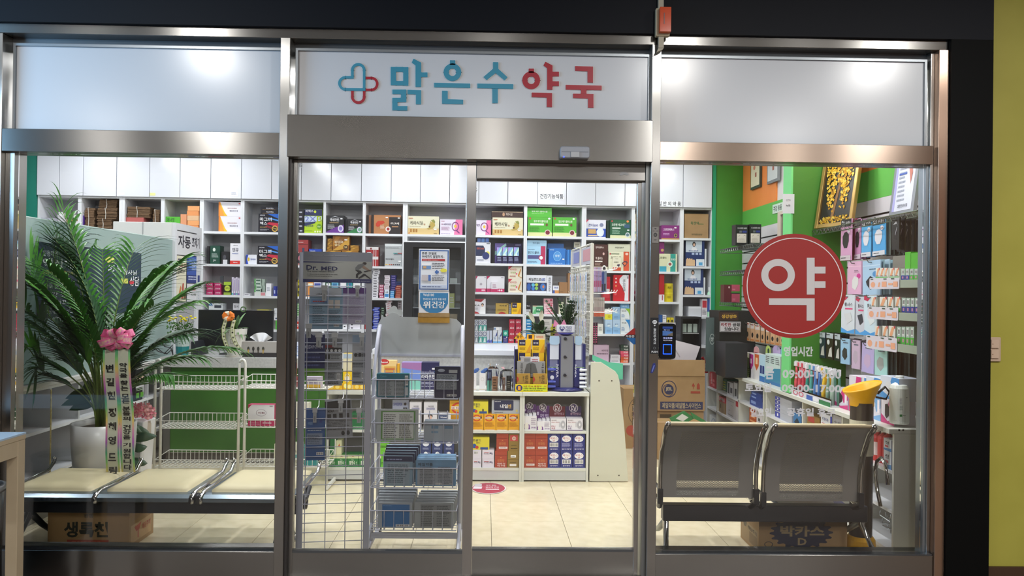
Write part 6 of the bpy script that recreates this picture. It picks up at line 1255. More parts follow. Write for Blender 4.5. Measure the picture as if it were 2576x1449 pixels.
def tail(pxs,chars,label):
 (xa_,ya_),(xb_,yb_)=pxs;wpx=35;t0=F0.hit(RY,xa_,ya_);t1=F0.hit(RY,xb_,yb_);wd=.041
 zt_,zb2=t0[1],t1[1];h_=zt_-zb2;q=MB();n=24;vs=[]
 for i in range(n+1):
  t=i/n;x=t0[0]+(t1[0]-t0[0])*t-bxx;y=-.01-.008*math.sin(t*9);z=zt_-h_*t-bzz;vs+=[(x-wd,y,z),(x-wd*.72,y-.0003,z),(x+wd*.72,y-.0003,z),(x+wd,y,z)]
 f1=[];f2=[]
 for i in range(n):b=i*4;f1+=[(b+1,b+2,b+6,b+5)];f2+=[(b,b+1,b+5,b+4),(b+2,b+3,b+7,b+6)]
 q.add(vs,f1,M('cdd0b8',.4));q.add(vs,f2,RAIN);o=q.build('tail',bow)
 g=MB();
 for(c,v0,v1)in chars:
  t=((v0+v1)/2-ya_)/(yb_-ya_);x=t0[0]+(t1[0]-t0[0])*t-bxx;z0_=F0.hit(RY,xa_,v1)[1]-bzz;z1_=F0.hit(RY,xa_,v0)[1]-bzz;y=-.0115-.008*math.sin(t*9)
  g.face((x-wd*.55,y-.002,z0_),(wd*1.1,0,0),(0,0,z1_-z0_),(0,-1,0)).deco([('t',0,0,1,1,'14140f',c,.03)])
 g.build('lettering',o)
tail(((279,880),(288,1186)),[('변',916,936),('길',950,970),('현',984,1004),('정',1026,1048),('혜',1061,1082),('영',1096,1117),('드',1138,1158),('림',1172,1190)],'l')
c2_='약국을';seq=[]
for ch,(v0,v1)in zip('약국을찾는모든분들의건강을기원합니다',((912,923),(925,936),(938,949),(956,968),(970,982),(990,1002),(1004,1014),(1022,1034),(1035,1045),(1047,1058),(1068,1080),(1081,1092),(1093,1104),(1112,1123),(1127,1138),(1139,1152),(1153,1165),(1167,1180))):seq.append((ch,v0,v1))
tail(((312,878),(326,1186)),seq,'r')
sy=1.42;sX0,sX1=F0.hit(sy,316,1100)[0],F0.hit(sy,348,1100)[0];szt=F0.hit(sy,340,1055)[1]
fp=thing('flower_pot','white flower pot with pink blooms and broad leaves beside the palm','plant',((sX0+sX1)/2+.03,sy,0),0)
hw_=.09;q=MB();q.prism([(-hw_*.7,0),(hw_*.6,0),(hw_,szt),(-hw_,szt)],-.09,.09,M('d6d6d8',.3));q.build('pot',fp,bevel=.006)
def zf(px,py):x,z=F0.hit(sy,px,py);return x-((sX0+sX1)/2+.03),z
q=MB();rr=random.Random(3)
for i in range(60):
 cx_,cz_=zf(rr.uniform(338,386),rr.uniform(1018,1048));cy_=rr.uniform(-.08,.05);s=.016
 for k in range(4):a=k*PI/2+rr.random();q.add([(cx_,cy_,cz_),(cx_+s*math.cos(a),cy_-.006,cz_+s*math.sin(a)),(cx_+s*1.4*math.cos(a+.5),cy_,cz_+s*1.4*math.sin(a+.5)),(cx_+s*math.cos(a+1),cy_+.004,cz_+s*math.sin(a+1))],[(0,1,2,3)],['d87088','e890a0','e8b0b0'][i%3])
q.build('blossom',fp)
q=MB()
for i,(x0_,y0_,x1_,y1_)in enumerate(((345,1056,384,1062),(350,1080,366,1118),(384,1062,372,1090))):
 a_=zf(x0_,y0_);b_=zf(x1_,y1_);q.add([(a_[0],-.02,a_[1]),(b_[0],-.03,a_[1]),(b_[0],-.03,b_[1]),(a_[0],-.02,b_[1])],[(0,1,2,3)],'d0c4b4')
q.build('wrapping_paper',fp)
for i,pts_ in enumerate((((348,1060),(368,1072),(392,1082)),((352,1098),(380,1088),(412,1090)),((350,1108),(372,1120),(390,1116)),((350,1150),(372,1146),(392,1156)),((338,1040),(352,1052),(380,1078)),((344,1140),(360,1160),(386,1152)))):
 mb=MB();P_=[zf(*p)for p in pts_];n=8;vs=[]
 for j in range(n+1):
  t=j/n;x=(1-t)**2*P_[0][0]+2*t*(1-t)*P_[1][0]+t*t*P_[2][0];z=(1-t)**2*P_[0][1]+2*t*(1-t)*P_[1][1]+t*t*P_[2][1];wv=.028*math.sin(PI*min(1,t))**.6+.001;y=-.1-.03*math.sin(t*PI)-.02*i*.5
  vs+=[(x,y,z-wv),(x,y-.008,z),(x,y+.01,z+wv)]
 fs=[]
 for j in range(n):b=j*3;fs+=[(b,b+1,b+4,b+3),(b+1,b+2,b+5,b+4)]
 mb.add(vs,fs,noise_col('2c4a36','3e6048',6,.4));mb.build('leaf',fp,smooth=True)
ya,za_=LW.hit(-PXw,341,955);yb3,_=LW.hit(-PXw,364,955);zbx=LW.hit(-PXw,352,998)[1];ztx=LW.hit(-PXw,352,927)[1];zbx=snap(LW,ya,yb3,-PXw+.01,zbx,.3)
q=MB();hw_=(yb3-ya)/2;q.box(-hw_,hw_,0,.12,0,ztx-zbx,M('26282a',.3));q.face((-hw_,0,0),(2*hw_,0,0),(0,0,ztx-zbx),(0,-1,0)).deco([('e',.25,.75,.14,.1,'d8b8a8'),('e',.5,.66,.12,.09,'d8b8a8'),('e',.78,.75,.14,.1,'d8b8a8'),('p',[(.05,.4),(.1,.62),(.9,.62),(.95,.4)],'c8c8cc'),('r',.1,.08,.42,.24,'5c9c38'),('r',.55,.08,.88,.24,'5c9c38'),('l',.1,.3,.9,.4,'a8b8a0',2)])
tag(q.build('hair_dye_box',None,(PXw-.002,(ya+yb3)/2,zbx),PI/2),'black box with people photo in the ledge cubby','box')
for k,pts in enumerate(([(370,880),(385,868),(400,884),(420,890),(430,880)],[(376,886),(396,876),(412,890),(432,868),(430,888)],[(404,862),(412,872),(426,876),(430,894)])):
 q=MB();P_=[F0.hit(2.55,*p)for p in pts];x0_,z0_=P_[0];q.tube([(x-x0_,.01*i,max(z,zbt+.006)-z0_)for i,(x,z)in enumerate(P_)],.005,M('18181a',.4),6)
 tag(q.build('cable',None,(x0_,2.52+k*.02,z0_),smooth=True),['black cable coil lying on the ledge end','second black cable crossing the coil on the ledge','short black cable bending over the counter edge'][k],'cable')
 # things on the left counter
ky=cy+.1
def kz(px,py,ly=None):return RM.hit(ly if ly is not None else ky,px,py)
vx,vz=kz(459,893);vx1=kz(478,850)[0];zvt=kz(459,844)[1]
va=thing('flower_vase','yellow chrysanthemums in teal patterned vase on the counter','plant',RM.w(vx,ky,zc),RM.a);hv=zvt-zc;r_=.062
q=MB();q.lathe([(r_*.72,0),(r_*.78,.01),(r_*.9,hv*.48)],M('187c80',.15),10);q.build('water_part',va)
q=MB();q.lathe([(r_*.9,hv*.481),(r_*1.15,hv),(r_*1.1,hv)],M('b8c8c4',.15),10,cap=False)
for i in range(9):a=-PI/2+(i-4)*.36;q.add([(r_*1.06*math.cos(a)+dx,r_*1.06*math.sin(a)-.002,hv*(.62+.2*(i%2))+dz_)for dx,dz_ in((-.004,0),(0,-.004),(.004,0),(0,.004))],[(0,1,2,3)],'2c3c3c')
q.build('glass_part',va)
q=MB();rr=random.Random(5)
def kk(px,py):x,z=kz(px,py);return x-vx,z-zc
for i in range(22):
 hx,hz=kk(rr.uniform(428,486),rr.uniform(797,812));hy=rr.uniform(-.06,.06)
 q.tube([(hx*.2,hy*.2,hv),(hx*.7,hy*.8,(hv+hz)/2),(hx,hy,hz)],.0015,M('3c6424',.5),4)
q.build('stems',va);
for i in range(20):
 hx,hz=kk((424,434,441,449,458,466,474,485,430,444,456,463,470,480,451,462,437,455,468,427)[i],(800,797,803,798,796,800,797,801,806,800,805,807,804,803,810,809,801,801,802,808)[i]);hy=rr.uniform(-.06,.06);g=MB()
 g.lathe([(.002,-.004),(.012,.0),(.013,.004),(.006,.009),(.001,.01)],M(['d8c818','e4d428','ccb810'][i%3],.6),9,(hx,hy,hz));g.build('flower_head',va)
q=MB()
for i in range(150):
 px=rr.uniform(426,486);hx,hz=kk(px,rr.uniform(812,843));hy=rr.uniform(-.06,.05);a=rr.uniform(0,6.28);s=rr.uniform(.012,.022);d_=Vector((math.cos(a),rr.uniform(-.5,.5),math.sin(a)));u=d_.cross(Vector((0,1,.3))).normalized()*s*.4;c=Vector((hx,hy,hz))
 q.add([c,c+d_*s*.5+u,c+d_*s,c+d_*s*.5-u],[(0,1,2,3)],['3c6a24','4c7c30','2c5418'][i%3])
o=q.build('leaves',va);o['kind']='stuff'
q=MB();q.prism(rounded(.07,.12,.02),0,.01,M('dcdcdc',.5),'XY');tag(q.build('folded_napkin',None,RM.w(kz(462,892)[0],ky-.08,zc)),'white folded napkin under the flower vase front','napkin')
my=ky+.25;a,b,zb,zt=rect3(RM,my,498,780,687,886);w_=(b-a)/2
mo=thing('computer_monitor','black computer monitor seen from behind on the counter','monitor',RM.w((a+b)/2,my,zc),RM.a)
q=MB();q.box(-w_,w_,0,.02,.05,zt-zc,M('15171c',.3));q.build('screen_shell',mo,bevel=.004)
q=MB();q.lathe([(.03,0),(.02,.06)],M('15171c',.3),12,(0,-.0,0));q.prism(rounded(.12,.16,.02,x=0,z=-.08),0.0,.008,M('15171c',.3),'XY');q.build('stand',mo)
q=MB();q.lathe([(.008,-.002),(.008,0)],M('2c3034',.3),12,(-w_+.05,0,.09),'Y');q.build('logo_dot',mo)
q=MB();q.prism([(0,0),(.06,0),(.02,.12),(0,.12)],0,.25,M('22262c',.4));tag(q.build('document_stand',None,RM.w(kz(478,890)[0],ky+.02,zc),RM.a),'small dark easel beside the monitor','stand')
ox,_=kz(592,890,ky-.02);oz=kz(592,827,ky-.02)[1]-zc
op=thing('gift_plant','white potted plant with orange bow in front of the monitor','plant',RM.w(ox,ky-.02,zc),RM.a)
q=MB();q.lathe([(.08,0),(.085,.014),(.06,.015),(.066,.02),(.085,oz*.8),(.09,oz*.8),(.094,oz),(.085,oz),(.08,oz-.02)],M('d8d6d0',.35),28);q.build('pot',op,smooth=False)
q=MB();q.face((-.018,-.083,oz*.5),(.036,0,0),(0,0,.036),(0,-1,0));q.deco([('r',0,0,1,.06,'40403c'),('r',0,.94,1,1,'40403c'),('r',0,0,.06,1,'40403c'),('r',.94,0,1,1,'40403c')]);q.build('pot_mark',op)
q=MB();rr=random.Random(8)
def strap(mb,L_,az,up,droop,wid,mt,z0=0,seg=8,base=(0,0)):
 c=Vector((base[0],base[1],z0));d_=Vector((math.cos(az)*math.cos(up),math.sin(az)*math.cos(up),math.sin(up)));sd=Vector((-math.sin(az),math.cos(az),0));vs=[]
 for j in range(seg+1):
  t=j/seg;w_=wid*(math.sin(PI*(.12+.86*t))**.7);vs+=[c-sd*w_+Vector((0,0,w_*.35)),c,c+sd*w_+Vector((0,0,w_*.35))]
  d_=(d_+Vector((0,0,-droop/seg))).normalized();c=c+d_*(L_/seg)
 fs=[]
 for j in range(seg):b_=j*3;fs+=[(b_,b_+1,b_+4,b_+3),(b_+1,b_+2,b_+5,b_+4)]
 mb.add(vs,fs,mt)
GL=[noise_col('28481c','3c6428',8,.4),noise_col('46703a','6c9058',20,.4)]
for i in range(34):
 g=MB()if i%5==0 else g;strap(g,rr.uniform(.1,.24),rr.uniform(0,6.28),rr.uniform(.3,1.2),rr.uniform(.8,2.2),.011,GL[i%2],oz-.02)
 if i%5==4:g.build('leaf_tuft',op,smooth=True)
sx_,sz_=kz(612,778,ky-.02);g=MB();g.tube([(sx_-ox+.022*math.cos(t*.5),.0,sz_-zc+.02*math.sin(t*.5))for t in range(0,13)],.006,GL[0],6);strap(g,.12,1.2,1.3,.2,.02,GL[0],oz);g.build('curled_leaf',op)
bw_=thing('orange_bow','orange and cream satin bow on the gift plant','ribbon',RM.w(kz(578,795,ky-.1)[0],ky-.12,kz(578,795,ky-.1)[1]),RM.a)
for k in range(8):
 a=k*PI/4+.2;q=MB();ax=Vector((math.cos(a),-.3,math.sin(a)*.8));sd=Vector((-math.sin(a),.1,math.cos(a)))*.016;nr=ax.cross(sd).normalized();vs=[]
 for j in range(9):t=2*PI*j/8;c=ax*(.026*(1-math.cos(t)))+nr*(.014*math.sin(t));vs+=[c-sd,c+sd]
 q.add(vs,[(2*j,2*j+1,2*j+3,2*j+2)for j in range(8)],['e87a20','e8d8c0'][k%3==2]);q.build('loop',bw_,smooth=True)
def small_tail(pts,label,txt):
 q=MB();P_=[kz(*p,ky-.13)for p in pts];x0_,z0_=P_[0];vs=[]
 for(x,z)in P_:vs+=[(x-x0_-.017,0,z-z0_),(x-x0_-.013,-.0003,z-z0_),(x-x0_+.013,-.0003,z-z0_),(x-x0_+.017,0,z-z0_)]
 f1=[];f2=[]
 for i in range(len(P_)-1):b_=i*4;f1.append((b_+1,b_+2,b_+6,b_+5));f2+=[(b_,b_+1,b_+5,b_+4),(b_+2,b_+3,b_+7,b_+6)]
 q.add(vs,f1,'d8d8b8');q.add(vs,f2,'7c8c30')
 for i,ch in enumerate(txt):
  t=(i+.6)/len(txt)*(len(P_)-1);k=min(len(P_)-2,int(t));f=t-k;x=P_[k][0]*(1-f)+P_[k+1][0]*f-x0_;z=P_[k][1]*(1-f)+P_[k+1][1]*f-z0_
  q.face((x-.008,-.002,z-.007),(.016,0,0),(0,0,.014),(0,-1,0)).deco([('t',0,0,1,1,'1c1c14',ch,.03)])
 return q,(x0_,z0_)
for pts,txt in((((568,805),(562,825),(563,850),(570,870),(580,888)),'건강하시길기원합니다'),(((589,805),(584,825),(586,848),(594,866),(606,880)),'약국을찾는분들')):
 q,(x0_,z0_)=small_tail(pts,'',txt);o=q.build('tail',bw_);o.location=(x0_-kz(578,795,ky-.1)[0],-.01,z0_-kz(578,795,ky-.1)[1])
a,b,zb,zt=rect3(RM,ky-.06,607,860,696,897);w_=(b-a)/2
tb=thing('tissue_box','grey tissue box with plant drawings beside the monitor','tissue box',RM.w((a+b)/2,ky-.06,zc),RM.a);h_=zt-zc
q=MB();q.box(-w_,w_,0,.12,0,h_,M('a8a4a0',.5));q.face((-w_,0,0),(2*w_,0,0),(0,0,h_),(0,-1,0)).deco([('r',0,0,1,.3,'2c2a2c')]+[('e',.2+.14*i,.55,.035,.14,'3c3c38')for i in range(4)]+[('r',.185+.14*i,.25,.215+.14*i,.5,['c0a050','2c2a2c','403830','c0a050'][i])for i in range(4)]);q.build('body',tb)
q=MB();vs=[];n=14
for i in range(n):t=i/(n-1);vs+=[(-.1+.2*t,.05+.02*math.sin(t*14),h_-.002+0),(-.1+.2*t+(.5-t)*-.0,.05+.025*math.sin(t*11+1),h_+.075*math.sin(PI*(.12+.76*t))**.8)]
q.add([(v[0]*(.35 if i%2==0 else 1),v[1],v[2])for i,v in enumerate(vs)],[(2*i,2*i+2,2*i+3,2*i+1)for i in range(n-1)],M('e6e8ec',.7));q.build('tissue',tb,smooth=True)
plate(RM,ky+.05,742,860,757,905,.004,'d4dcf0','leaning_leaflet','pale blue leaflet leaning beside the tea jar','leaflet',[('l',.2,.2,.8,.8,'8098c8',5)])
bottle(RM,ky+.1,727,866,738,897,'d8d8d4','small white cup with ribbed side near the steel post',neck=.8,name='cup',cat='cup',shoulder=.8,tol=.2)
# white wire carts in front of the green counter
wy=1.78
def wc(fr_px,label,ybk):
 xa_,xb_=F0.hit(wy,fr_px[0],1000)[0],F0.hit(wy,fr_px[1],1000)[0];e=thing('wire_basket_stand',label,'rack',((xa_+xb_)/2,wy,0),0);w_=(xb_-xa_)/2
 ztp_=F0.hit(wy,fr_px[0]+20,905)[1]
 for(pA,pB)in fr_px[2]:
  X0_,X1_=F0.hit(wy,pA,1000)[0]-(xa_+xb_)/2,F0.hit(wy,pB,1000)[0]-(xa_+xb_)/2;r_=(X1_-X0_)/2;m_=(X0_+X1_)/2
  q=MB();q.tube([(X0_,0,.03),(X0_,0,ztp_-r_*1.6)]+[(m_-r_*math.cos(t*PI/8),0,ztp_-r_*1.6+r_*1.6*math.sin(t*PI/8))for t in range(1,8)]+[(X1_,0,ztp_-r_*1.6),(X1_,0,.03)],.0105,WIRE,8);q.build('loop_frame',e,smooth=True)
 q=MB()
 for s in(fr_px[0],fr_px[1]):x_=F0.hit(wy,s,1000)[0]-(xa_+xb_)/2;q.tube([(x_,0,.03),(x_,.25,.03),(x_,.25,.015),(x_,0,.015)],.01,WIRE,6,True)
 q.build('base_feet',e)
 for pb_ in ybk:
  zb2=F0.hit(wy,500,pb_)[1];q=MB();r_=.0026;zt2_=zb2+.055;y0,y1=-.005,.24;W_=w_-.005
  q.tube([(-W_,y0,zt2_),(W_,y0,zt2_),(W_,y1,zt2_+.02),(-W_,y1,zt2_+.02)],r_*1.4,WIRE,5,True);q.tube([(-W_,y0,zb2),(W_,y0,zb2),(W_,y1,zb2),(-W_,y1,zb2)],r_*1.4,WIRE,5,True)
  n=18
  for i in range(n+1):x=-W_+2*W_*i/n;q.tube([(x,y0,zt2_),(x,y0,zb2),(x,y1,zb2),(x,y1,zt2_+.02)],r_,WIRE,4)
  for i in range(1,5):q.tube([(-W_,y0+(y1-y0)*i/5,zb2),(W_,y0+(y1-y0)*i/5,zb2)],r_,WIRE,4)
  q.build('basket',e);support(F0,xa_,xb_,wy,wy+.24,zb2+.003)
wc((390,596,[(390,405)]),'white wire basket stand in front of the green counter, left',(980,1078,1176))
wc((606,826,[(601,616)]),'white wire basket stand behind the steel post',(975,1073,1172))
WH_=[('r',0,0,1,.24,'b8285c'),('p',[(0,1),(.14,1),(0,.82)],'a82450'),('o',.5,.62,.2,.16,.08,'908890'),('t',.38,.56,.64,.66,'804858','이화'),('l',.06,.06,.5,.18,'e8a0c0',2),('l',.56,.1,.9,.2,'f8e0ec',1),('r',.82,.92,.94,.95,'808088')]
carton(F0,wy+.03,624,1018,690,1074,'e0dfe2','white box with magenta base in the wire basket',WH_,.07,tol=.04,side='c84070')
carton(F0,wy+.03,733,1014,776,1073,'dcd8c8','cream box with red band in the second wire basket',[('r',.35,0,.62,1,'b84028'),('t',.02,.62,.3,.74,'303028','메토'),('p',[(.25,.3),(.45,.4),(.6,.3),(.45,.18)],'40304c'),('p',[(.32,.3),(.45,.36),(.54,.3),(.45,.23)],'e07040')],.08,tol=.04)
carton(F0,wy+.03,690,1117,757,1172,'d8d8c0','cream box with teal stripe in the lowest wire basket',[('r',.6,.35,1,.5,'68a8a8'),('t',.66,.6,.9,.72,'303028','플러스'),('l',.6,.1,.95,.3,'a8a890',3)],.09,tol=.04)
carton(F0,wy+.03,765,1118,800,1172,'2c8c90','teal box in the lowest wire basket behind the grid',[('r',.3,.5,.7,.9,'b8d8d8')],.09,tol=.04)
carton(F0,wy+.03,726,950,744,975,'8c2030','dark red packet in the top wire basket',(),.08,tol=.04)
carton(F0,wy+.03,770,948,806,974,'b0a8b8','lilac grey packet in the top wire basket',[('r',.0,0,1,.3,'c8a030'),('l',.1,.4,.8,.8,'584c68',3)],.08,tol=.04)
bottle(F0,wy+.06,723,889,744,976,'6a5a20','green brown tea jar with white lid behind the steel post',cap='e8e8e8',lab='8c3c28',neck=.9,name='tea_jar',cat='jar',shoulder=.8,tol=.05)
cardboard(F0,.50,120,1283,325,1392,.3,'kraft drink carton with large Korean lettering under the left bench',[('t',.44,.8,.56,.9,'4a4438','광동'),('t',.2,.3,.74,.7,'23261f','생록천',.035),('r',.24,.14,.75,.24,'a0402c'),('l',.3,.16,.7,.22,'c87860',1),('l',.78,.15,.95,.21,'3c3428',1)],z=0.0006,name='drink_case',side=[('r',.06,.1,.9,.56,'b89468'),('p',[(.2,.48),(.48,.52),(.4,.36),(.28,.34)],'b04838'),('r',.33,.16,.37,.36,'b04838'),('t',.5,.3,.86,.46,'b04838','깨짐주의'),('l',.1,.66,.9,.9,'98704c',2)])
def gear(cx_,cy_,rx,ry_,n=18):
 pts=[]
 for i in range(n*4):a=2*PI*i/(n*4);k=1 if(i%4)<2 else.87;pts.append((cx_+rx*k*math.cos(a),cy_+ry_*k*math.sin(a)))
 return pts
cardboard(F0,.47,1909,1306,2131,1402,.32,'kraft drink carton with navy toothed oval under the right bench',[('p',gear(.48,.62,.36,.44),'262a44'),('t',.24,.52,.74,.82,'a08c68','박카스',.04),('t',.44,.28,.54,.48,'a08c68','D',.03),('t',.76,.1,.96,.16,'40382c','100ml x 100병'),('o',.11,.3,.05,.08,.2,'50463c'),('l',.06,.12,.28,.2,'50463c',2)],z=.0006,name='drink_case',side=[('r',.06,.06,.95,.62,'9c8058'),('p',[(.15,.56),(.36,.6),(.32,.46),(.2,.44)],'50402c'),('r',.5,.12,.9,.42,'806440'),('t',.4,.46,.9,.56,'50402c','깨짐주의')])
# small table and bin outside at the left
tx,tz=F0.hit(-.28,66,1087);TX0=tx-1.1
tt=thing('side_table','cream-legged table with pale blue top outside the left window','table',((tx+TX0)/2,-.55,0),0);hw_=(tx-TX0)/2
CRE=noise_col('b8a88c','c0b094',6,.5)
q=MB();q.box(-hw_,hw_,-.27,.27,tz-.008,tz,M('b4cce0',.15));q.build('glass_top',tt)
q=MB();q.box(-hw_,hw_,-.27,.27,tz-.03,tz-.0085,CRE);q.build('top_frame',tt,bevel=.002)
q=MB()
for(x0_,x1_,y0,y1)in((-hw_+.05,hw_-.05,-.262,-.245),(-hw_+.05,hw_-.05,.245,.262),(hw_-.02,hw_-.004,-.22,.22)):q.box(x0_,x1_,y0,y1,tz-.1,tz-.0305,CRE)
q.build('apron',tt)
for sx2 in(-1,1):
 for sy2 in(-1,1):q=MB();X=sx2*(hw_-.028);Y=sy2*.242;q.box(X-.026,X+.026,Y-.026,Y+.026,0,tz-.031,CRE);q.build('leg',tt,bevel=.002)
bx2,bz2=F0.hit(-.16,2,1222)
tbn=thing('waste_bin','grey round waste bin under the outside table','bin',(-2.405,-.3,0),0);r_=.14;bz2=.555
q=MB();q.lathe([(r_*.78,.0),(r_*.8,.01),(r_*.97,bz2-.02),(r_*.9,bz2-.02),(r_*.74,.02)],M('8a8c92',.35),30);q.build('body',tbn,smooth=False)
q=MB();q.lathe([(r_*.9,bz2-.03),(r_*1.02,bz2-.025),(r_*1.04,bz2),(r_*.92,bz2+.004),(r_*.9,bz2-.02)],M('a8abb0',.3),30,cap=False);q.build('rim',tbn,smooth=True)
q=MB();q.lathe([(r_*.93,.1),(r_*.89,bz2-.015)],M('1c1c1e',.4),24,cap=False);q.build('bin_liner',tbn)
# centre counter goods
def on(fr,ly,z0,x0,y0,x1,y1):
 a,b,zb,zt=rect3(fr,ly,x0,y0,x1,y1);return(a+b)/2,(b-a)/2,max(.01,zt-z0)
zD=zd[2]
def T(x0,y0,x1,y1,col,label,deco=(),dep=.08,off=.05,**k):return carton(RM,dy+off,x0,y0,x1,y1,col,label,deco,dep,tol=.12,**k)
for(x0,x1,s)in((1186,1198,'left'),(1206,1221,'right')):
 T(x0,939,x1,981,'dcdade',f'slim white cosmetic box on the display top, {s}',[('o',.5,.66,.26,.1,.1,'a8a4a0'),('r',0,.07,1,.09,'c0a878')],.05,.05)
for i,(px,s)in enumerate(((1197,'left'),(1219,'right'))):
 x,z=RM.hit(dy+.07,px,926);q=MB();q.lathe([(.006,-.03),(.014,-.028),(.016,.012),(.011,.02),(.011,.03)],M('4868a8',.15,.4),14,axis='X');o=q.build('tube_bottle',None,RM.w(x,dy+.075,RM.hit(dy+.07,px,933)[1]),RM.a);o.rotation_euler=(0,-.6,RM.a);tag(o,f'small blue metallic tube lying on the {s} cosmetic box','tube')
T(1187,940,1187.8,960,'dcdade','thin white card at the display top edge',(),.01)if False else None
for i,(x0,y0,x1,y1,c,lb,d)in enumerate(((1226,931,1237,980,'2c3458','navy cosmetic box in a clear bag',[('r',0,.0,1,.5,'58a090'),('r',.2,.6,.8,.9,'8088b0')]),(1238,948,1252,982,'c08c68','peach cosmetic box in a clear bag',[('l',.2,.1,.8,.9,'5c3c28',4)]),(1264,950,1271,981,'b08878','pink beige cosmetic box in the second bag',[('r',.2,.5,.7,.8,'e8e0d8')]),(1274,946,1286,979,'242424','black jar box in the second bag',[('l',.2,.2,.8,.7,'c8c0a8',4)]))):
 T(x0,y0,x1,y1,c,lb,d,.04,.05+.01*(i%2),name='cosmetic_box')
for(x0,y0,x1,y1,s)in((1224,918,1256,983,'left'),(1258,926,1293,983,'right')):
 cx_,w_,h_=on(RM,dy+.03,zD,x0,y0,x1,y1);q=MB();vs=[];n=12
 for(zz_,k)in((0,.96),(h_*.5,1),(h_*.8,.96),(h_*.9,.6),(h_,.9)):
  for j in range(n):a=2*PI*j/n;r_=k*(1+.06*math.sin(a*5+zz_*40));vs.append((w_*r_*math.cos(a),.055+.052*r_*math.sin(a),zz_))
 q.add(vs,[(i*n+j,i*n+(j+1)%n,(i+1)*n+(j+1)%n,(i+1)*n+j)for i in range(4)for j in range(n)],PLASTIC)
 tag(q.build('clear_bag',None,RM.w(cx_,dy+.03,zD+.001),RM.a),f'gathered clear plastic gift bag on the display top, {s}','bag')
cx_,w_,h_=on(RM,dy+.02,zD,1296,876,1377,989)
yd=thing('counter_display','yellow and navy stepped cardboard display with medicine boxes','display',RM.w(cx_,dy-.0,zD+.0005),RM.a)
X_=lambda px:RM.hit(dy+.02,px,940)[0]-cx_
Z_=lambda py,px=1336,l=.02:RM.hit(dy+l,px,py)[1]-zD
q=MB();q.box(-w_,w_,0,.006,0,Z_(966),M('e0c81c',.4));q.face((-w_,0,0),(2*w_,0,0),(0,0,Z_(966)),(0,-1,0)).deco([('r',.24,.1,.98,.9,'c8d820'),('e',.13,.5,.1,.4,'28306c'),('t',.09,.25,.17,.75,'e8a030','1',.05),('t',.26,.6,.96,.84,'b03018','9년 연속 종합약 1위'),('t',.26,.34,.96,.55,'20281c','다양한 아로나민을 경험해보세요!'),('l',.26,.14,.9,.28,'504820',1)]);q.build('front_lip',yd)
for s in(-1,1):
 q=MB();x=s*w_;q.prism([(0,0),(.24,0),(.24,Z_(872,l=.2)),(.2,Z_(872,l=.2)),(0,Z_(966))],x-.002,x+.002,M('28286a' if s<0 else 'd8bc1c',.4),'YZ');q.build('side_wall',yd)
q=MB();q.box(-w_,w_,.238,.244,0,Z_(880,l=.2),M('28306c',.4));q.build('back_board',yd)
for k,(yy,zz_)in enumerate(((.02,.05),(.08,.10),(.145,.16))):q=MB();q.box(-w_+.003,w_-.003,yy,yy+.06,.002,zz_-.004,M('d8bc1c',.4));q.build('step',yd)
ax_,az_=RM.hit(dy+.2,1306,900);q=MB();A=[(1293,852),(1307,836),(1322,852),(1312,853),(1309,895),(1303,895),(1302,853)]
q.prism([(RM.hit(dy+.2,*p)[0]-cx_,RM.hit(dy+.2,*p)[1]-zD)for p in A],.2,.203,M('e8b020',.4));p0_=RM.hit(dy+.2,1299,851);p1_=RM.hit(dy+.2,1315,842);q.face((p0_[0]-cx_,.199,p0_[1]-zD),(p1_[0]-p0_[0],0,0),(0,0,p1_[1]-p0_[1]),(0,-1,0)).deco([('t',0,0,1,1,'302818','높은')]);q.build('arrow_card',yd)
def sd_box(x0,y0,x1,y1,col,label,deco,ly,z0,dep=.05,**k):
 cx2,w2_,h2_=on(RM,dy+ly,zD+z0,x0,y0,x1,y1);q=MB();q.box(-w2_,w2_,0,dep,0,h2_,M(col,.35));q.face((-w2_,0,0),(2*w2_,0,0),(0,0,h2_),(0,-1,0)).deco(deco)
 return tag(q.build('vitamin_box',None,RM.w(cx2,dy+ly,zD+z0+.001),RM.a),label,'box')
GB=lambda c:[('p',[(0,.2),(.12,.35),(.16,.5),(.12,.65),(0,.8)],'a83028'),('tv',.6,.15,.85,.9,'201c14','아로나민'),('tv',.45,.3,.55,.8,'504428','골드')]
sd_box(1300,941,1334,968,'a8843c','gold box at the front left of the yellow display',GB(0),.026,.05)
sd_box(1341,941,1375,968,'a8843c','gold box at the front right of the yellow display',GB(0),.026,.05)
sd_box(1301,910,1335,940,'8c8e92','silver box with dark arc in the yellow display, left',[('p',[(.5,.2),(.7,.85),(1,.95),(1,.2)],'505254'),('tv',.25,.2,.42,.9,'28282c','아로나민')],.086,.105,.04)
sd_box(1336,910,1371,940,'8c8e92','silver box with dark arc in the yellow display, right',[('p',[(.5,.2),(.3,.85),(0,.95),(0,.2)],'505254'),('tv',.75,.2,.92,.9,'28282c','아로')],.086,.105,.04)
sd_box(1310,898,1334,911,'a8a4a8','small grey box on the silver ones, left',[('r',.35,.2,.95,.8,'78787c')],.09,.21,.035)
sd_box(1334.5,899,1357,911,'d0d0dc','small pale box on the silver ones, right',[('l',.15,.3,.85,.8,'a03040',2)],.09,.21,.035)
for k,(x0,x1)in enumerate(((1304,1336),(1338,1370))):
 sd_box(x0,888,x1-1,911,'f0c01c','yellow box with navy square, lower %s in the display'%('left','right')[k],YL,.15,.165,.045)
 sd_box(x0,855,x1,888,'f0c01c','yellow box with navy square, upper %s in the display'%('left','right')[k],YL,.15,Z_(888,l=.15)+.001,.045)
sd_box(1326,842,1344,855,'e8b020','small yellow box on top of the display',[('r',.2,.2,.7,.9,'301c28')],.19,Z_(855,l=.19)+.0,.04)
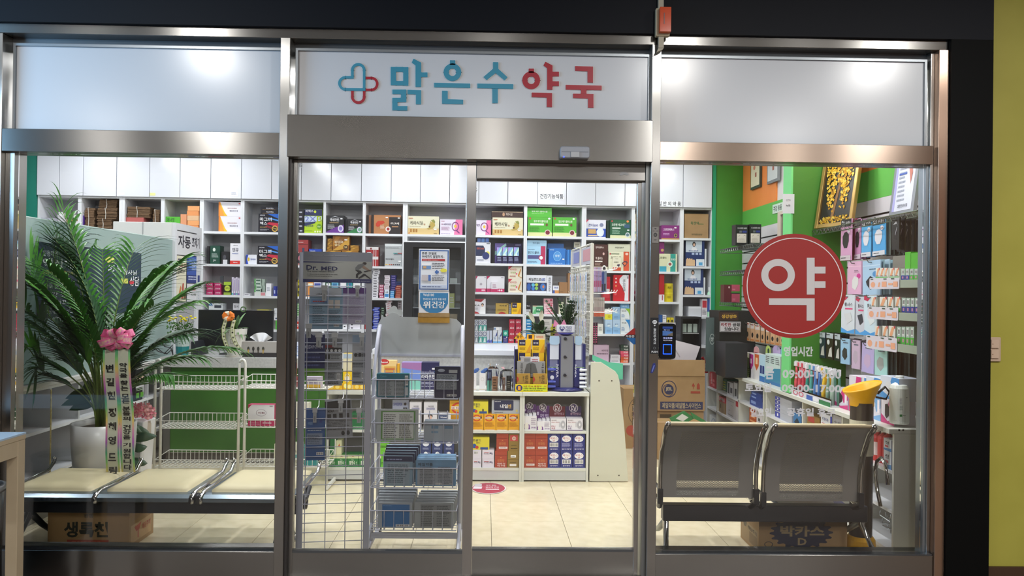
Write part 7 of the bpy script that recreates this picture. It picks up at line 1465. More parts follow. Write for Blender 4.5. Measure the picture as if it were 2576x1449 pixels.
sd_box(1345,841,1372,855,'c8c4b4','small grey box with red words on top of the display',[('l',.15,.3,.8,.75,'b83828',2)],.19,Z_(855,l=.19)+.0,.04)
nx_,nw_,nh_=on(RM,dy+.06,zD,1376,854,1474,988);NX=nx_
NB=M('262c6c',.3);nv=thing('skincare_stand','navy and white skincare counter stand with round top sign','display',RM.w(nx_,dy+.16,zD+.0005),RM.a)
q=MB();q.lathe([(nw_*.95,0),(nw_*1.0,.006),(nw_*.92,.02),(nw_*.7,.03)],M('1e2460',.2),32);q.build('turntable',nv,smooth=True)
zn=lambda py:RM.hit(dy+.06,1430,py)[1]-zD;xn=lambda px:RM.hit(dy+.06,px,920)[0]-nx_
q=MB();q.box(xn(1409),xn(1443),-.1,.08,.03,zn(846),M('7c7e86',.3));q.face((xn(1409),-.1,.03),(xn(1443)-xn(1409),0,0),(0,0,zn(846)-.03),(0,-1,0)).deco([('r',0,0,.05,1,'2c3068'),('r',.95,0,1,1,'2c3068')]);q.build('centre_column',nv)
for pz_ in(852,898,944):
 q=MB();q.lathe([(.012,-.006),(.012,0)],M('2c2c34',.3),12,(xn(1421),-.1,zn(pz_)),'Y');q.box(xn(1421)-.002,xn(1421)+.016,-.112,-.1,zn(pz_)-.006,zn(pz_)-.001,M('2c2c34',.3));q.build('catch',nv)
for s,(pa,pb,ta,tb)in((-1,(1377,1409,1382,1407)),(1,(1445,1474,1446,1464))):
 q=MB();xa_,xb_=xn(pa),xn(pb);q.box(xa_,xb_,-.08,.07,.03,zn(866),NB);q.face((xa_,-.08,.03),(xb_-xa_,0,0),(0,0,zn(866)-.03),(0,-1,0));u0=.2 if s<0 else.12
 q.deco([('r',u0,.45,u0+.6,1,'6c7094'),('tv',.72 if s<0 else.06,.22,.9 if s<0 else.2,.52,'e8e8f4','NIVEA'),('e',.4 if s<0 else.62,.4,.15,.05,'d8dce8'),('e',.4 if s<0 else.62,.22,.15,.05,'d8dce8'),('r',.1,.455,.9,.465,'90b870')]);q.build('side_panel',nv,bevel=.004)
 q=MB();q.box(xn(ta)+.004,xn(tb)-.004,-.086,-.0805,zn(905),zn(846),M('c8cede',.2));q.prism(rounded((xn(tb)-xn(ta))/2,.07,.02,x=(xn(ta)+xn(tb))/2,z=zn(868)),-.09,-.084,M('a8c4e0',.15));q.build('clear_holder',nv)
for(px0,px1,ys_)in((1378,1398,(930,961,973)),(1458,1476,(931,942,952,963,973))):
 for yy in ys_:
  x,z=xn((px0+px1)/2),zn(yy);L_=(xn(px1)-xn(px0))/2;q=MB();q.lathe([(.0085,-L_),(.011,-L_*.9),(.011,L_*.3),(.0095,L_*.35),(.0095,L_)],M('d8dce8' if px0>1400 else '3848a8',.25),12,(x,-.1,z),'X');q.build('lip_balm',nv)
hx0,hx1=xn(1402),xn(1448);hw2=(hx1-hx0)/2;q=MB();q.lathe([(.02,0),(hw2*.6,.006),(hw2*.95,.022),(hw2*.9,.024)],M('3c3c94',.2),24,((hx0+hx1)/2,-.01,zn(846)+.0));q.build('sign_cup',nv,smooth=True)
hz_,hz2=zn(837),zn(819);q=MB();q.prism([((hx0+hx1)/2+hw2*1.0*math.cos(t*PI/12),-.01-.05*math.sin(t*PI/12))for t in range(0,25)],hz_,hz2,M('dcdee6',.3),'XY')
q.face((hx0,-.061,hz_),(2*hw2,0,0),(0,0,hz2-hz_),(0,-1,0)).deco([('p',[(.26,.12),(.4,.5),(.4,.75),(.33,.85),(.26,.72),(.19,.85),(.12,.75),(.12,.5)],'2c3474'),('t',.17,.45,.36,.75,'f0f0f8','25'),('t',.46,.66,.8,.86,'2c3474','SKIN'),('t',.46,.4,.8,.6,'2c3474','LOVE'),('t',.46,.14,.8,.34,'2c3474','NIVEA')]);q.build('round_sign',nv)
T(1010,912,1060,974,'8f88c0','iridescent half of a violet and navy drink box',[('p',[(0,0),(1,0),(1,.5),(0,1)],'7cc0b0'),('p',[(0,.5),(1,.3),(1,.8),(0,1)],'6c88d0'),('p',[(0,.8),(1,.7),(1,1),(0,1)],'a070a8')],.1,.09)
T(1060.5,912,1104,974,'272650','navy box with white Korean lettering on the display top',[('t',.0,.4,.78,.56,'f0f0f4','라라포텐'),('l',0,.62,.8,.68,'c0c0d8',1),('r',.6,.74,.8,.8,'e8e8ec'),('l',0,.1,.9,.3,'a8a8c0',4),('r',.74,.64,.9,.68,'3c88d8')],.1,.09)
T(953,907,997,981,'e8c888','candy bar display box with red round logo',[('e',.28,.95,.3,.1,'c02830'),('t',.06,.91,.5,.98,'ffffff','Hanmi'),('r',.3,.1,.95,.8,'d8a850')]+[('r',.35,.15+.13*i,.9,.22+.13*i,'c06838')for i in range(5)],.08,.08)
T(999,915,1005,975,'e0a828','thin yellow side of the candy display',(),.06,.09)
T(863,889,885,981,'f0c820','yellow carton with round bear face on the left display',[('r',0,.5,1,1,'d8d0b0'),('r',0,.86,1,.98,'a8b8c8'),('o',.5,.32,.32,.12,.12,'f0f0e8'),('e',.5,.3,.22,.08,'f8f0e0'),('e',.3,.1,.2,.06,'f0f0a0'),('e',.75,.08,.2,.06,'f0e8a0')],.06,.06)
T(823,966,860,981,'e8b418','long yellow packet at the left display top',[('e',.3,.5,.15,.3,'f8d870'),('e',.7,.5,.15,.3,'f8d870')],.05,.03)
T(888,965,921,981,'e8b018','second long yellow packet at the left display top',[('e',.3,.5,.15,.3,'f8d870'),('e',.7,.5,.15,.3,'f8d870'),('r',.3,.85,.9,1,'4c8c38')],.05,.03)
def L_(x0,y0,x1,y1,col,label,deco=(),dep=.05,off=.2,**k):return carton(RM,cy-.1+off,x0,y0,x1,y1,col,label,deco,dep,tol=.2,**k)
L_(948,868,1005,888,'e0a020','yellow notice board standing behind the counter ledge',[('t',.02,.3,.7,.6,'34280c','1일 1알로 달라지는건강'),('t',.02,.0,.75,.22,'34280c','지금 바로')],.01,.3)
L_(1051,870,1125,888,'dcd8d4','white notice board reading 베타글루칸이란 behind the ledge',[('r',0,.66,1,1,'d8843c'),('t',.04,.05,.8,.6,'2c6c58','베타글루칸이란?'),('r',0,0,.02,1,'a0503c'),('r',.98,0,1,1,'a0503c')],.01,.3)
L_(1010,868,1048,888,'2c3034','dark device behind the counter ledge',[('r',.35,.2,.65,.9,'585c64'),('r',.68,.2,.98,.9,'50545c')],.1,.35)
L_(1128,872,1170,888,'303236','dark grey machine behind the counter ledge',[('r',.3,.3,.75,.7,'8c9094')],.12,.35)
lx_,_=RM.hit(cy,1358,850);lz=RM.hit(cy,1358,846)[1]
pl=thing('peace_lily','peace lily with white flowers in a pot on the till counter','plant',RM.w(lx_,cy+.02,zL),RM.a);ph=max(.05,lz-zL)
q=MB();q.lathe([(.07,0),(.095,ph),(.085,ph)],M('c4c4bc',.4),24);q.build('pot',pl)
rr=random.Random(21)
for i in range(26):
 g=MB();az=rr.uniform(0,6.28);strap(g,rr.uniform(.14,.25),az,rr.uniform(.35,1.3),rr.uniform(.7,1.6),.028,noise_col('20401c','3c6030',7,.3),ph-.01);g.build('leaf',pl,smooth=True)
for(px,py,dx)in((1343,800,-.5),(1361,797,.05)):
 x,z=RM.hit(cy,px,py);x-=lx_;z-=zL;g=MB();g.tube([(0,0,ph),(x*.7,0,z*.7),(x,-.02,z-.03)],.003,M('4c7038'),5);n=8;vs=[]
 for j in range(n+1):t=j/n;wv=.02*math.sin(PI*min(1,t*.96+.04))**.8;vs+=[(x+dx*.08*t-wv,-.03,z-.04+.1*t),(x+dx*.08*t,-.015,z-.04+.1*t),(x+dx*.08*t+wv,-.03,z-.04+.1*t)]
 g.add(vs,[f for j in range(n)for f in((j*3,j*3+1,j*3+4,j*3+3),(j*3+1,j*3+2,j*3+5,j*3+4))],M('d8d4bc',.5));g.build('flower',pl,smooth=True)
zx_,zz2=RM.hit(cy+.1,1425,850)
zp=thing('zz_plant','dark green glossy-leaved plant behind the skincare stand','plant',RM.w(zx_,cy+.12,zL),RM.a)
q=MB();q.lathe([(.08,0),(.1,.13),(.09,.13)],M('c8c8c4',.4),24);q.build('pot',zp)
for i in range(15):
 g=MB();az=rr.uniform(0,6.28);ln=rr.uniform(.22,.32);lean=rr.uniform(.05,.55);P_=[];
 for j in range(10):t=j/9;P_.append(Vector((math.cos(az)*math.sin(lean)*ln*t*(1+t*.3),math.sin(az)*math.sin(lean)*ln*t,.12+ln*t*math.cos(lean))))
 g.tube(P_,[.006-.0045*j/9 for j in range(10)],M('3c5c28'),5)
 for j in range(2,10):
  for s in(-1,1):
   d_=(P_[j]-P_[j-1]).normalized();sd=Vector((-math.sin(az)*s,math.cos(az)*s,.25));dd_=(d_*.8+sd*.8).normalized();u=dd_.cross(d_).normalized().cross(dd_)*.014;c=P_[j];L2=.055*(1-.3*j/9)
   g.add([c,c+dd_*L2*.45+u,c+dd_*L2,c+dd_*L2*.45-u],[(0,1,2,3)],noise_col('142c16','24441f',8,.25))
 g.build('leaf_stalk',zp)
for k,(x0,y0,x1,y1,c,lb,d)in enumerate(((1362,803,1388,822,'d0ccc4','white greeting card tucked behind the lily',[('l',.2,.3,.8,.7,'807c78',3)]),(1385,815,1397,846,'d8d430','yellow paper tag with black marks beside the lily',[('r',.6,.05+.12*i,.95,.12+.12*i,'30300c')for i in range(7)]and[('r',.5,.1,.9,.2,'30300c'),('r',.5,.3,.9,.4,'30300c'),('r',.5,.5,.9,.6,'30300c'),('r',.5,.7,.9,.8,'30300c')]))):
 plate(RM,cy-.02+.03*k,x0,y0,x1,y1,.002,c,['greeting_card','paper_tag'][k],lb,'card',d)
q=MB();q.add([(-.06,0,0),(0,-.02,.01),(-.045,0,.06)],[(0,1,2)],'d87ca0');q.add([(.06,0,.01),(0,-.02,.01),(.035,0,.065)],[(0,1,2)],'e088a8');q.add([(-.05,-.005,-.08),(.03,-.005,-.08),(.02,-.02,.01),(-.02,-.02,.01)],[(0,1,2,3)],'e0a0b8')
tag(q.build('pink_bow',None,RM.w(RM.hit(cy,1408,815)[0],cy-.02,RM.hit(cy,1408,822)[1]),RM.a),'pink ribbon bow at the zz plant behind the stand','ribbon')
# pegboard grid stand beside the display
gy0=dy+.03;X0g=RM.hit(gy0,1488,760)[0];Xw_=RM.w(X0g,gy0,0).x
def gwall(px,py):return LW.hit(-Xw_,px,py)
GX=Fr(Xw_,dy+.1,0);y_a=dy+.04
xfar=1438;yfar=y_a+1.0
ez=RM.hit(gy0,1488,612)[1];zbm=zL+.002
ps=thing('grid_panel_stand','white wire grid panel stand with hanging packs beside the display','rack',(Xw_,y_a,zbm),0)
dirx=((1438-1253)/1900*(yfar+3.8)-Xw_)
Lp=1.0;ang_=math.atan2(Lp,dirx);Lt=math.hypot(Lp,dirx);ux,uy=math.cos(ang_),math.sin(ang_)
hp_=ez-zbm;PWc=M('d4d2c8',.4)
def pp_(t,z):return(ux*Lt*t,uy*Lt*t,z)
for t in(0,.52,1.0):q=MB();q.tube([pp_(t,0),pp_(t,hp_*(1 if t<.9 else.99))],.014 if t==0 else.010,PWc,4);q.build('post',ps)
q=MB();
for zz_ in(hp_*.995,hp_*.80):q.tube([pp_(0,zz_),pp_(1,zz_)],.009,PWc,4)
q.build('rail',ps);q=MB()
n=24
for i in range(n):z=hp_*.78*(i+.5)/n;q.tube([pp_(.0,z),pp_(1,z)],.0028,PWc,4)
for i in range(1,18):t=i/18;q.tube([pp_(t,0),pp_(t,hp_*.79)],.0026,PWc,4)
q.build('wire_grid',ps)
for a_,b_,c_ in((.01,.5,'c89098'),(.53,.99,'7880b8')):
 q=MB();q.add([pp_(a_,hp_*.82),pp_(b_,hp_*.82),pp_(b_,hp_*.98),pp_(a_,hp_*.98)],[(0,1,2,3)],M('b8b8c4',.3));q.add([tuple(Vector(p)+Vector((-.002,0,0)))for p in(pp_(a_+.06,hp_*.85),pp_(b_-.1,hp_*.85),pp_(b_-.1,hp_*.96),pp_(a_+.06,hp_*.96))],[(0,1,2,3)],M(c_,.4));q.build('header_picture',ps)
for row,zz_ in enumerate((.76,.55,.38)):
 for i in range(8):
  t=.04+i*.11;p=Vector(pp_(t,hp_*zz_));q=MB();q.tube([p,p+Vector((-.05,0,-.0)),p+Vector((-.055,0,.015))],.003,M('e4e4e0',.3),4);q.build('hook',ps)
 for i in range(4):
  p=Vector(pp_(.04+.1*i,hp_*zz_));q=MB();q.tube([p,p+Vector((.14,-.01,.0)),p+Vector((.2,-.01,.012)),p+Vector((.21,-.01,.03))],.0035,M('e8e8e6',.25),5);q.build('peg_arm',ps)
def cardpack(px0,py0,px1,py1,col,label,deco,ly):
 return hang(px0,py0,px1,py1,col,label,deco,ly,1,0,RM,.01,'blister_pack')
for i in range(4):cardpack(1494+i*5,672,1498.5+i*5,734,['b8a0c4','b090a8','a8a0c0','b49cb4'][i],'slim toothbrush pack on upper peg, %s'%['first','second','third','fourth'][i],[('r',.1,.2,.9,.45,'a04870'),('r',.4,.45,.7,.9,'8068a8')],dy+.12)
for i in range(2):cardpack(1510+i*5,684-i*2,1520+i*6,735,['40508c','8090a8'][i],'dark toothbrush pack on upper peg, %s'%['left','right'][i],[('r',.2,.05,.8,.4,'28282c')],dy+.16+.02*i)
for i in range(5):cardpack(1494+i*5.4,748,1499+i*5.4,797,'a8a09c','orange based brush pack on middle peg, %s'%['first','second','third','fourth','fifth'][i],[('r',0,.02,1,.28,'c0583c'),('r',0,.28,1,.5,'988888')],dy+.12)
for i in range(2):cardpack(1492+i*6,811,1497+i*6,866,'3c1c30','dark spotted pack on lower peg, %s'%['left','right'][i],[('r',.15,.08+.1*j,.85,.13+.1*j,'c85880')for j in range(8)],dy+.12)
for row,(y0,y1)in enumerate(((675,722),(742,790),(812,860))):
 for i in range(7):
  t=.06+.13*i;p=pp_(t,0);z1_=hp_*(.74-.21*row);q=MB();q.box(-.0012,.0012,-.045,.045,0,hp_*.17,M(['c8d4e8','d8d8dc','c0c8d8','dcdce4'][(i+row)%4],.35));q.face((-.0012,.045,0),(0,-.09,0),(0,0,hp_*.17),(-1,0,0)).deco([('r',.2,.55,.8,.85,['6088c0','a0b8d8','c8a8b0','88a8a0'][(i*2+row)%4]),('r',.3,.1,.7,.4,'a8b0bc')])
  o=q.build('blister_pack',None,(Xw_+p[0]-.035,y_a+p[1],zbm+z1_-hp_*.17));tag(o,'pale blister pack on %s peg row of the grid stand, %s from the near edge'%(['upper','middle','lower'][row],['first','second','third','fourth','fifth','sixth','seventh'][i]),'pack','blister packs on the grid stand')
sx0,sy0=gnd(1229,1228,.004);ex,_=gnd(1273,1228,.004);_,ey0=gnd(1229,1242,.004);_,ey1=gnd(1229,1214,.004)
q=MB();rx=ex-sx0;ry2=(ey1-ey0)/2;q.add([(rx*math.cos(2*PI*i/40),ry2*math.sin(2*PI*i/40),.0005)for i in range(40)],[tuple(range(40))],'e0d8d8');q.face((-rx,-ry2,.0006),(2*rx,0,0),(0,2*ry2,0),(0,0,1)).deco([('e',.5,.5,.47,.47,'a8344c'),('p',[(.05,.42),(.3,.42),(.32,.62),(.08,.65)],'d8d4dc'),('r',.1,.66,.3,.86,'c8c4cc'),('t',.42,.66,.72,.8,'e8c8d0','약국 종합'),('t',.42,.48,.8,.62,'e8c8d0','발바닥 건강'),('r',.42,.34,.8,.4,'e8d8dc')])
tag(q.build('floor_sticker',None,(sx0,(ey0+ey1)/2,.003)),'oval red and white sticker on the cream floor','sticker')
# right side of the shop
XC=2.22;ztc=.74
def rw(px,py,X=XC):return RW.hit(X,px,py)
def RS(X,x0,y0,x1,y1):return rect3(RW,X,x0,y0,x1,y1)
def side_unit(px0,px1,divs,label,z_top,zs):
 ya,yb_=-rw(px0,950)[0],-rw(px1,1000)[0];L2=(ya-yb_)/2;ym2=(ya+yb_)/2
 e=thing('low_wall_shelf',label,'shelf',(XC,ym2,0),0)
 q=MB();q.box(-.03,.5,-L2,L2,z_top-.028,z_top,CRM);q.build('top_board',e,bevel=.002)
 q=MB();q.box(.47,.48,-L2+.001,L2-.001,.0,z_top-.0285,GRY);q.build('back_panel',e)
 for z in zs:q=MB();q.box(0,.469,-L2+.019,L2-.019,z-.018,z,WHE);q.build('shelf_board',e)
 for y in(-L2,L2-.018):q=MB();q.box(0,.469,y,y+.018,0,z_top-.0285,CRM);q.build('side_panel',e)
 prev=ya-.019
 for p in divs:
  y=-rw(p,1000)[0];q=MB();q.box(0,.469,y-ym2-.009,y-ym2+.009,0.0,z_top-.0285,CRM);q.build('divider',e);OPEN.append((RW,-prev,-y-.009,[z_top-.03]+[z-.018 for z in zs]));prev=y-.009
 OPEN.append((RW,-prev,-yb_-.019,[z_top-.03]+[z-.018 for z in zs]))
 for z in zs:support(RW,-ya,-yb_,XC,XC+.46,z)
 support(RW,-ya,-yb_,XC-.03,XC+.5,z_top)
 q=MB();q.box(.02,.03,-L2+.019,L2-.019,0,.035,CRM);q.build('kick_board',e)
 return e
side_unit(1779,1921,(1803,1858),'white low shelf unit along the right wall, far section',ztc-.005,(.51,.30,.055))
ub=side_unit(1927,2250.5,(2019,2119),'white low shelf unit along the right wall, near section',ztc,(.50,.28,.055))
for(a,b)in((2262,1082),(2272,1082),(2275,1388)):
 x,z=F0.hit(-rw(2250.5,1000)[0],a,b);q=MB();q.lathe([(.006,-.001),(.006,.0)],M('202020'),10,(x-XC,-rw(2250.5,1000)[0]-ub.location.y,z),'Y');q.build('screw_hole',ub)
def K(x0,y0,x1,y1,col,desc,deco=(),dep=.14,X=XC+.02,**k):return carton(RW,X,x0,y0,x1,y1,col,desc,deco,dep,cl=True,tol=.05,name='shelf_carton',cat='carton',**k)
K(1783,931,1801,978,'b81c2c','red upright box in the far right low shelf',[('r',.5,.1,.8,.25,'e87c84'),('r',.5,.35,.8,.5,'e87c84'),('tv',.15,.2,.45,.8,'f0d0d0','아이베리'),('r',0,.93,1,1,'e8e8e8')],.2)
K(1785,1046,1800,1072,'d8dce0','white box with blue curve in the low shelf',[('o',.7,.2,.4,.6,.1,'4878a8')],.2)
K(1816,953,1828,979,'38705c','green and yellow box pile in the low shelf',[('r',0,.1+.2*i,.7,.18+.2*i,'c8c838')for i in range(4)],.2,X=XC+.06)
K(1829.6,961,1844,984,'d4d6d8','white box with black print in the low shelf, left',[('r',.1,.1,.4,.9,'484c50'),('r',.55,.2,.9,.6,'60646c')],.1,side='888c90')
K(1845.5,963,1855,990,'c8cacc','white box with black print in the low shelf, right',[('r',.3,.1,.8,.6,'484c50')],.1,side='888c90')
K(1805.6,1011,1824,1040,'9a7c50','small brown carton in the low shelf',[('r',.2,.4,.35,.8,'503c20')],.15)
K(1808,999,1824,1011,'c83040','red and white box on the small brown carton',[('t',.1,.2,.9,.8,'f0e8e8','MI')],.12)
K(1827,996,1849,1052,'d0ccd0','large white box with barcodes in the low shelf',[('b',.55,.58,.75,.66),('b',.3,.3,.5,.4),('l',.2,.1,.8,.16,'404044',1),('l',.15,.8,.9,.85,'807c80',1)],.2)
K(1851,1006,1857,1056,'d8d4d8','slim white box with red top in the low shelf',[('r',0,.7,1,1,'c02c40')],.2)
for k in range(3):K(1886+k*2,1006-k*9,1918-k,1016-k*9+(0 if k else 0),'2c4890','flat blue box in the low shelf, %s'%['bottom','middle','top'][k],[('r',.1,.3,.5,.7,'8098d0')],.15)
K(1885,1022,1902,1068,'b85428','orange red box in the bottom row of the low shelf',[('r',.1,.15+.2*i,.9,.22+.2*i,'e0a070')for i in range(4)],.15)
K(1903,1030,1918,1072,'d4d0d4','white box beside the orange red one',[('r',.3,.3,.6,.5,'484848')],.12)
for k in range(5):K(1950,1041-k*9.6,1992,1051-k*9.6,'b8bcc8','white and blue flat box in the near low shelf, %s'%['bottom','second','third','fourth','top'][k],[('r',0,.1,.3,.9,'3c48a8'),('r',.12,.3,.2,.7,'e8e8f0')],.12)
K(1996,1042,2015,1062,'3878b0','blue glasses packet in the near low shelf',[('p',[(.1,.3),(.5,.1),(.9,.3),(.5,.7)],'203040')],.1)
K(2030,1046,2062,1075,'8c6c34','brown box in the near low shelf',[('r',.1,.6,.6,.9,'a83c38')],.15)
K(2065,1043,2093,1080,'d8dae4','white and blue box in the near low shelf',[('r',.85,0,1,1,'2838a0'),('t',.15,.55,.7,.75,'40508c','더마'),('l',.1,.2,.6,.4,'c04850',2)],.15)
K(2096,1046,2116,1086,'a8a8b0','grey box with red words in the near low shelf',[('t',.1,.5,.9,.65,'404044','수성'),('t',.1,.2,.9,.4,'a03038','반고체')],.12)
for k in range(3):
 a_=2189+k*13;bottle(RW,XC+.03+.0*k,a_,1066,a_+14,1146+k*7,'b82c30','red detergent bottle in the near low shelf, %s'%['left','middle','right'][k],cap='dcdce0',lab=None if k else 'd8c8c8',neck=.35,name='red_bottle',tol=.06,shoulder=.62)
for k in range(2):K(2223,1135-k*30,2247,1166-k*30,'d8e0ec','white and blue box stacked in the near low shelf, %s'%['lower','upper'][k],[('p',[(0,0),(1,0),(1,.3),(0,.15)],'4088c8'),('t',.15,.55,.55,.8,'34384c','정'),('r',.15,.3,.5,.45,'c84858'),('r',.82,.0,1,1,'5c6478')],.12,X=XC+.01)
K(2210,1095,2221,1158,'5c8838','green tall box behind the white and blue ones',[('l',.2,.1,.8,.9,'304c20',6)],.12,X=XC+.09)
hk=thing('spare_hooks','tangle of spare chrome display hooks in the bottom of the shelf','hooks',(XC+.2,.62,.056),0);rr=random.Random(4)
for i in range(16):
 p=Vector((rr.uniform(-.1,.1),rr.uniform(-.1,.2),rr.uniform(.01,.12)));d_=Vector((rr.uniform(-1,1),rr.uniform(-1,1),rr.uniform(-.3,.5))).normalized()*.12;p.z=max(p.z,.012+max(0,-d_.z));q=MB();q.tube([p,p+d_,p+d_+Vector((0,0,.03))],.005,M('c0c4c4',.15,1.0),6);q.build('hook',hk)
TOPX=XC+.05
def TT(x0,y0,x1,y1,col,desc,deco=(),dep=.1,X=TOPX,name='counter_box',**k):return carton(RW,X,x0,y0,x1,y1,col,desc,deco,dep,tol=.09,name=name,**k)
TT(1838,905,1860,931,'c8ccd4','small clear box with earplugs on the far counter',[('r',.1,.2,.35,.8,'6888b8'),('r',.5,.4,.8,.9,'d09060'),('r',.6,.1,.9,.3,'303438')],.1)
TT(1861,886,1868,934,'e8d8dc','pale pink slim pack on the far counter, left',[('p',[(.2,.6),(.6,.75),(.9,.9),(.5,.5)],'5c1c24'),('r',.2,.1,.8,.2,'c04860')],.08)
TT(1869,887,1878,937,'e4dcd8','pale slim pack with dark pads on the far counter, right',[('p',[(.2,.5),(.6,.65),(.9,.85),(.4,.7)],'503028'),('r',.1,.05,.9,.3,'b8d068')],.08)
TT(1879,900,1889,940,'c8dc8c','lime green leaflet box on the counter',[('l',.1,.1,.9,.5,'68883c',4)],.06)
TT(1884,890,1896,945,'dcd8dc','pack with magenta crest on the counter',[('p',[(.1,.55),(.5,.35),(.9,.55),(.9,.98),(.1,.98)],'b02c84'),('r',.3,.6,.6,.8,'e8d0e0')],.05)
TT(1897,890,1910,950,'dcd8d8','pack with orange crest on the counter',[('p',[(.1,.55),(.5,.35),(.9,.55),(.9,.98),(.1,.98)],'c8602c'),('r',.3,.6,.7,.85,'e8c8a0')],.05)
TT(1911,893,1924,956,'b8d8e8','pale blue contact lens box on the counter, left',[('r',0,0,1,.2,'2c6cb0'),('r',.1,.3,.45,.6,'283878'),('r',.55,.3,.9,.6,'283878')],.05)
TT(1925,893,1963,962,'c8dcd8','blue green display box with three headers on the counter',[('p',[(0,0),(1,0),(1,.6),(.6,.55),(0,.2)],'3c88a8'),('r',0,0,1,.1,'2c70a8'),('l',.05,.7,.3,.95,'606468',4),('l',.38,.7,.62,.95,'606468',4),('l',.7,.7,.95,.95,'606468',4)],.12)
def header(x0,y0,x1,y1,col,label,deco=(),X=TOPX+.1,r=.02):
 a,b,zb,zt=RS(X,x0,y0,x1,y1);w_=(b-a)/2;h_=zt-zb;q=MB();q.prism([(-w_,-.1)]+[(w_,-.1)]+[(w_*math.cos(t*PI/8),h_*.5+h_*.5*math.sin(t*PI/8))for t in range(9)],0,.004,M(col,.4));q.face((-w_,0,0),(2*w_,0,0),(0,0,h_),(0,-1,0)).deco(deco)
 return tag(q.build('header_card',None,RW.w((a+b)/2,X,zb),RW.a),label,'card')
header(1896,871,1909,893,'e8b0b0','pink header card with rabbit ears on the counter',[('l',.2,.2,.8,.4,'a04050',1)])
header(1926,869,1938,892,'b8d070','lime header card with a bottle shape on the counter',[('e',.6,.4,.2,.3,'284c34')])
header(1944,869,1962,893,'c0a8d0','violet rounded header card on the counter',[('e',.7,.7,.12,.2,'a0a0b0')])
header(1964,872,1974,896,'90b8e0','sky blue header card beside the violet one')
yA1,yB1=-rw(1968,930)[0],-rw(2094,960)[0]
tr=thing('toothbrush_tray','clear tray for toothbrushes on the right counter','tray',(XC+.035,(yA1+yB1)/2,ztc+.001),0)
q=MB();Lh=(yA1-yB1)/2;q.box(-.04,.06,-Lh,Lh,0,.006,M('c8d0d4',.2));q.box(-.043,-.04,-Lh,Lh,0,.05,PLASTIC);q.build('tray_body',tr)
q=MB();q.box(-.046,-.0435,-Lh,Lh,0,.04,M('d8d8e0',.3));q.face((-.046,Lh,0),(0,-2*Lh,0),(0,0,.04),(-1,0,0)).deco([('r',0,0,.12,1,'48a0c8'),('e',.2,.6,.06,.4,'f0f0f0'),('o',.33,.5,.05,.45,.3,'d04060'),('o',.45,.5,.05,.45,.3,'d04060'),('r',.56,0,.68,.8,'3c60b0'),('e',.74,.5,.06,.4,'e8e8f0'),('r',.8,0,1,.7,'2c7848')]);q.build('tray_print',tr)
BC=['505458','40444c','78b8c8','c8d8a0','303848','e88a98','e0606c','e88a98','d85868','f0a0a8','c84858','e890a0','38988c','8c4c58','58a8a0','784850','5888c8','8cb0d8','4878c0','e0b030','e8c040','d8a028','88a898','5c8c7c','98b0a4','487868']
for i,c in enumerate(BC):
 t=(i+.5)/len(BC);y=yA1+(yB1-yA1)*t;e=thing('toothbrush',('%s toothbrush standing in the counter tray'%{'5':'grey','4':'dark','7':'teal','c':'pale','3':'navy','e':'pink','d':'rose','f':'light pink','8':'muted','9':'soft green'}.get(c[0],'grey'))+', %s from the far end'%(ORD2+['sixteenth','seventeenth','eighteenth','nineteenth','twentieth','twenty-first','twenty-second','twenty-third','twenty-fourth','twenty-fifth','twenty-sixth'])[i],'toothbrush',(XC+.022+.03*(i%2),y,ztc+.008),0,'toothbrushes in the counter tray')
 q=MB();q.tube([(0,0,0),(0,0,.08),(.003,0,.16),(0,0,.2)],[.013,.015,.009,.008],M(c,.25),8);q.build('handle',e,smooth=True)
 q=MB();q.box(-.008,.008,-.012,.012,.201,.24,M('e4e4e8',.4));q.box(-.016,-.0072,-.008,.008,.203,.234,M(c if i%3 else 'e8e8f0',.5));q.build('head',e)
MK=lambda c,d:[('p',[(0,0),(1,0),(1,.25),(.5,.1),(0,.35)],c),('p',[(.72,.3),(1,.5),(1,1),(.62,1),(.55,.8)],c),('p',[(.3,.3),(.42,.2),(.62,.35),(.66,.62),(.5,.8),(.3,.75)],d),('r',.8,.3,.94,.8,'f0e8f0')]
for(x0,y0,x1,y1,s,c,d,nm)in((2096,978,2133,1026,1,'c8307c','302428','pink and white mask carton on the counter, farthest lower'),(2179,990,2215,1050,1,'78a8d8','d8dce4','pale blue mask carton on the counter, lower middle'),(2217,1003,2250,1062,1,'c8307c','302428','pink mask carton with black mask picture, nearest lower'),(2136,946,2166,1018,1,'c8307c','302428','pink and white mask carton, farthest upper'),(2168,950,2178,1040,1,'4890d0','d8dce4','pale blue mask carton edge between pink ones')):
 TT(x0,y0,x1,y1,'dcd8e4',nm,MK(c,d),.12,X=TOPX+(.0 if s else.1),name='mask_carton',side='d0ccd8',top='d8d4dc')
TT(2179,949,2213,990,'d4dcec','pale blue mask carton on top of another',MK('4890d0','d8dce4'),.12,name='mask_carton')
TT(2215,948,2262,1003,'d4dcec','white and blue mask carton, nearest upper',MK('4890d0','d8dce4'),.12,name='mask_carton')
bt=bottle(F0,-rw(2250.5,1000)[0]+.03,2252,948,2298,1069,'d4dad4','large white refill bottle on the counter end by the window',cap='d8dcd8',neck=.36,name='refill_bottle',tol=.1,shoulder=.74,sides=28,ribs=5,lab='d4dad4',labtxt=[('l',.0,.55,.5,.85,'a8a8b8',6),('r',.6,.84,.85,.86,'404850'),('l',.0,.3,.5,.5,'90a0a0',5),('r',0,.02,.3,.12,'388c4c'),('r',.32,.02,.7,.12,'e8ece8'),('t',.36,.04,.66,.1,'404840','제품명')])
cyx=.5;kx,_=F0.hit(cyx,2167,1100);kz1=F0.hit(cyx,2167,975)[1]
cc=thing('cup_collector','tall brown tube paper-cup collector with yellow funnel top','bin',(kx,cyx,0),0);r_=.064
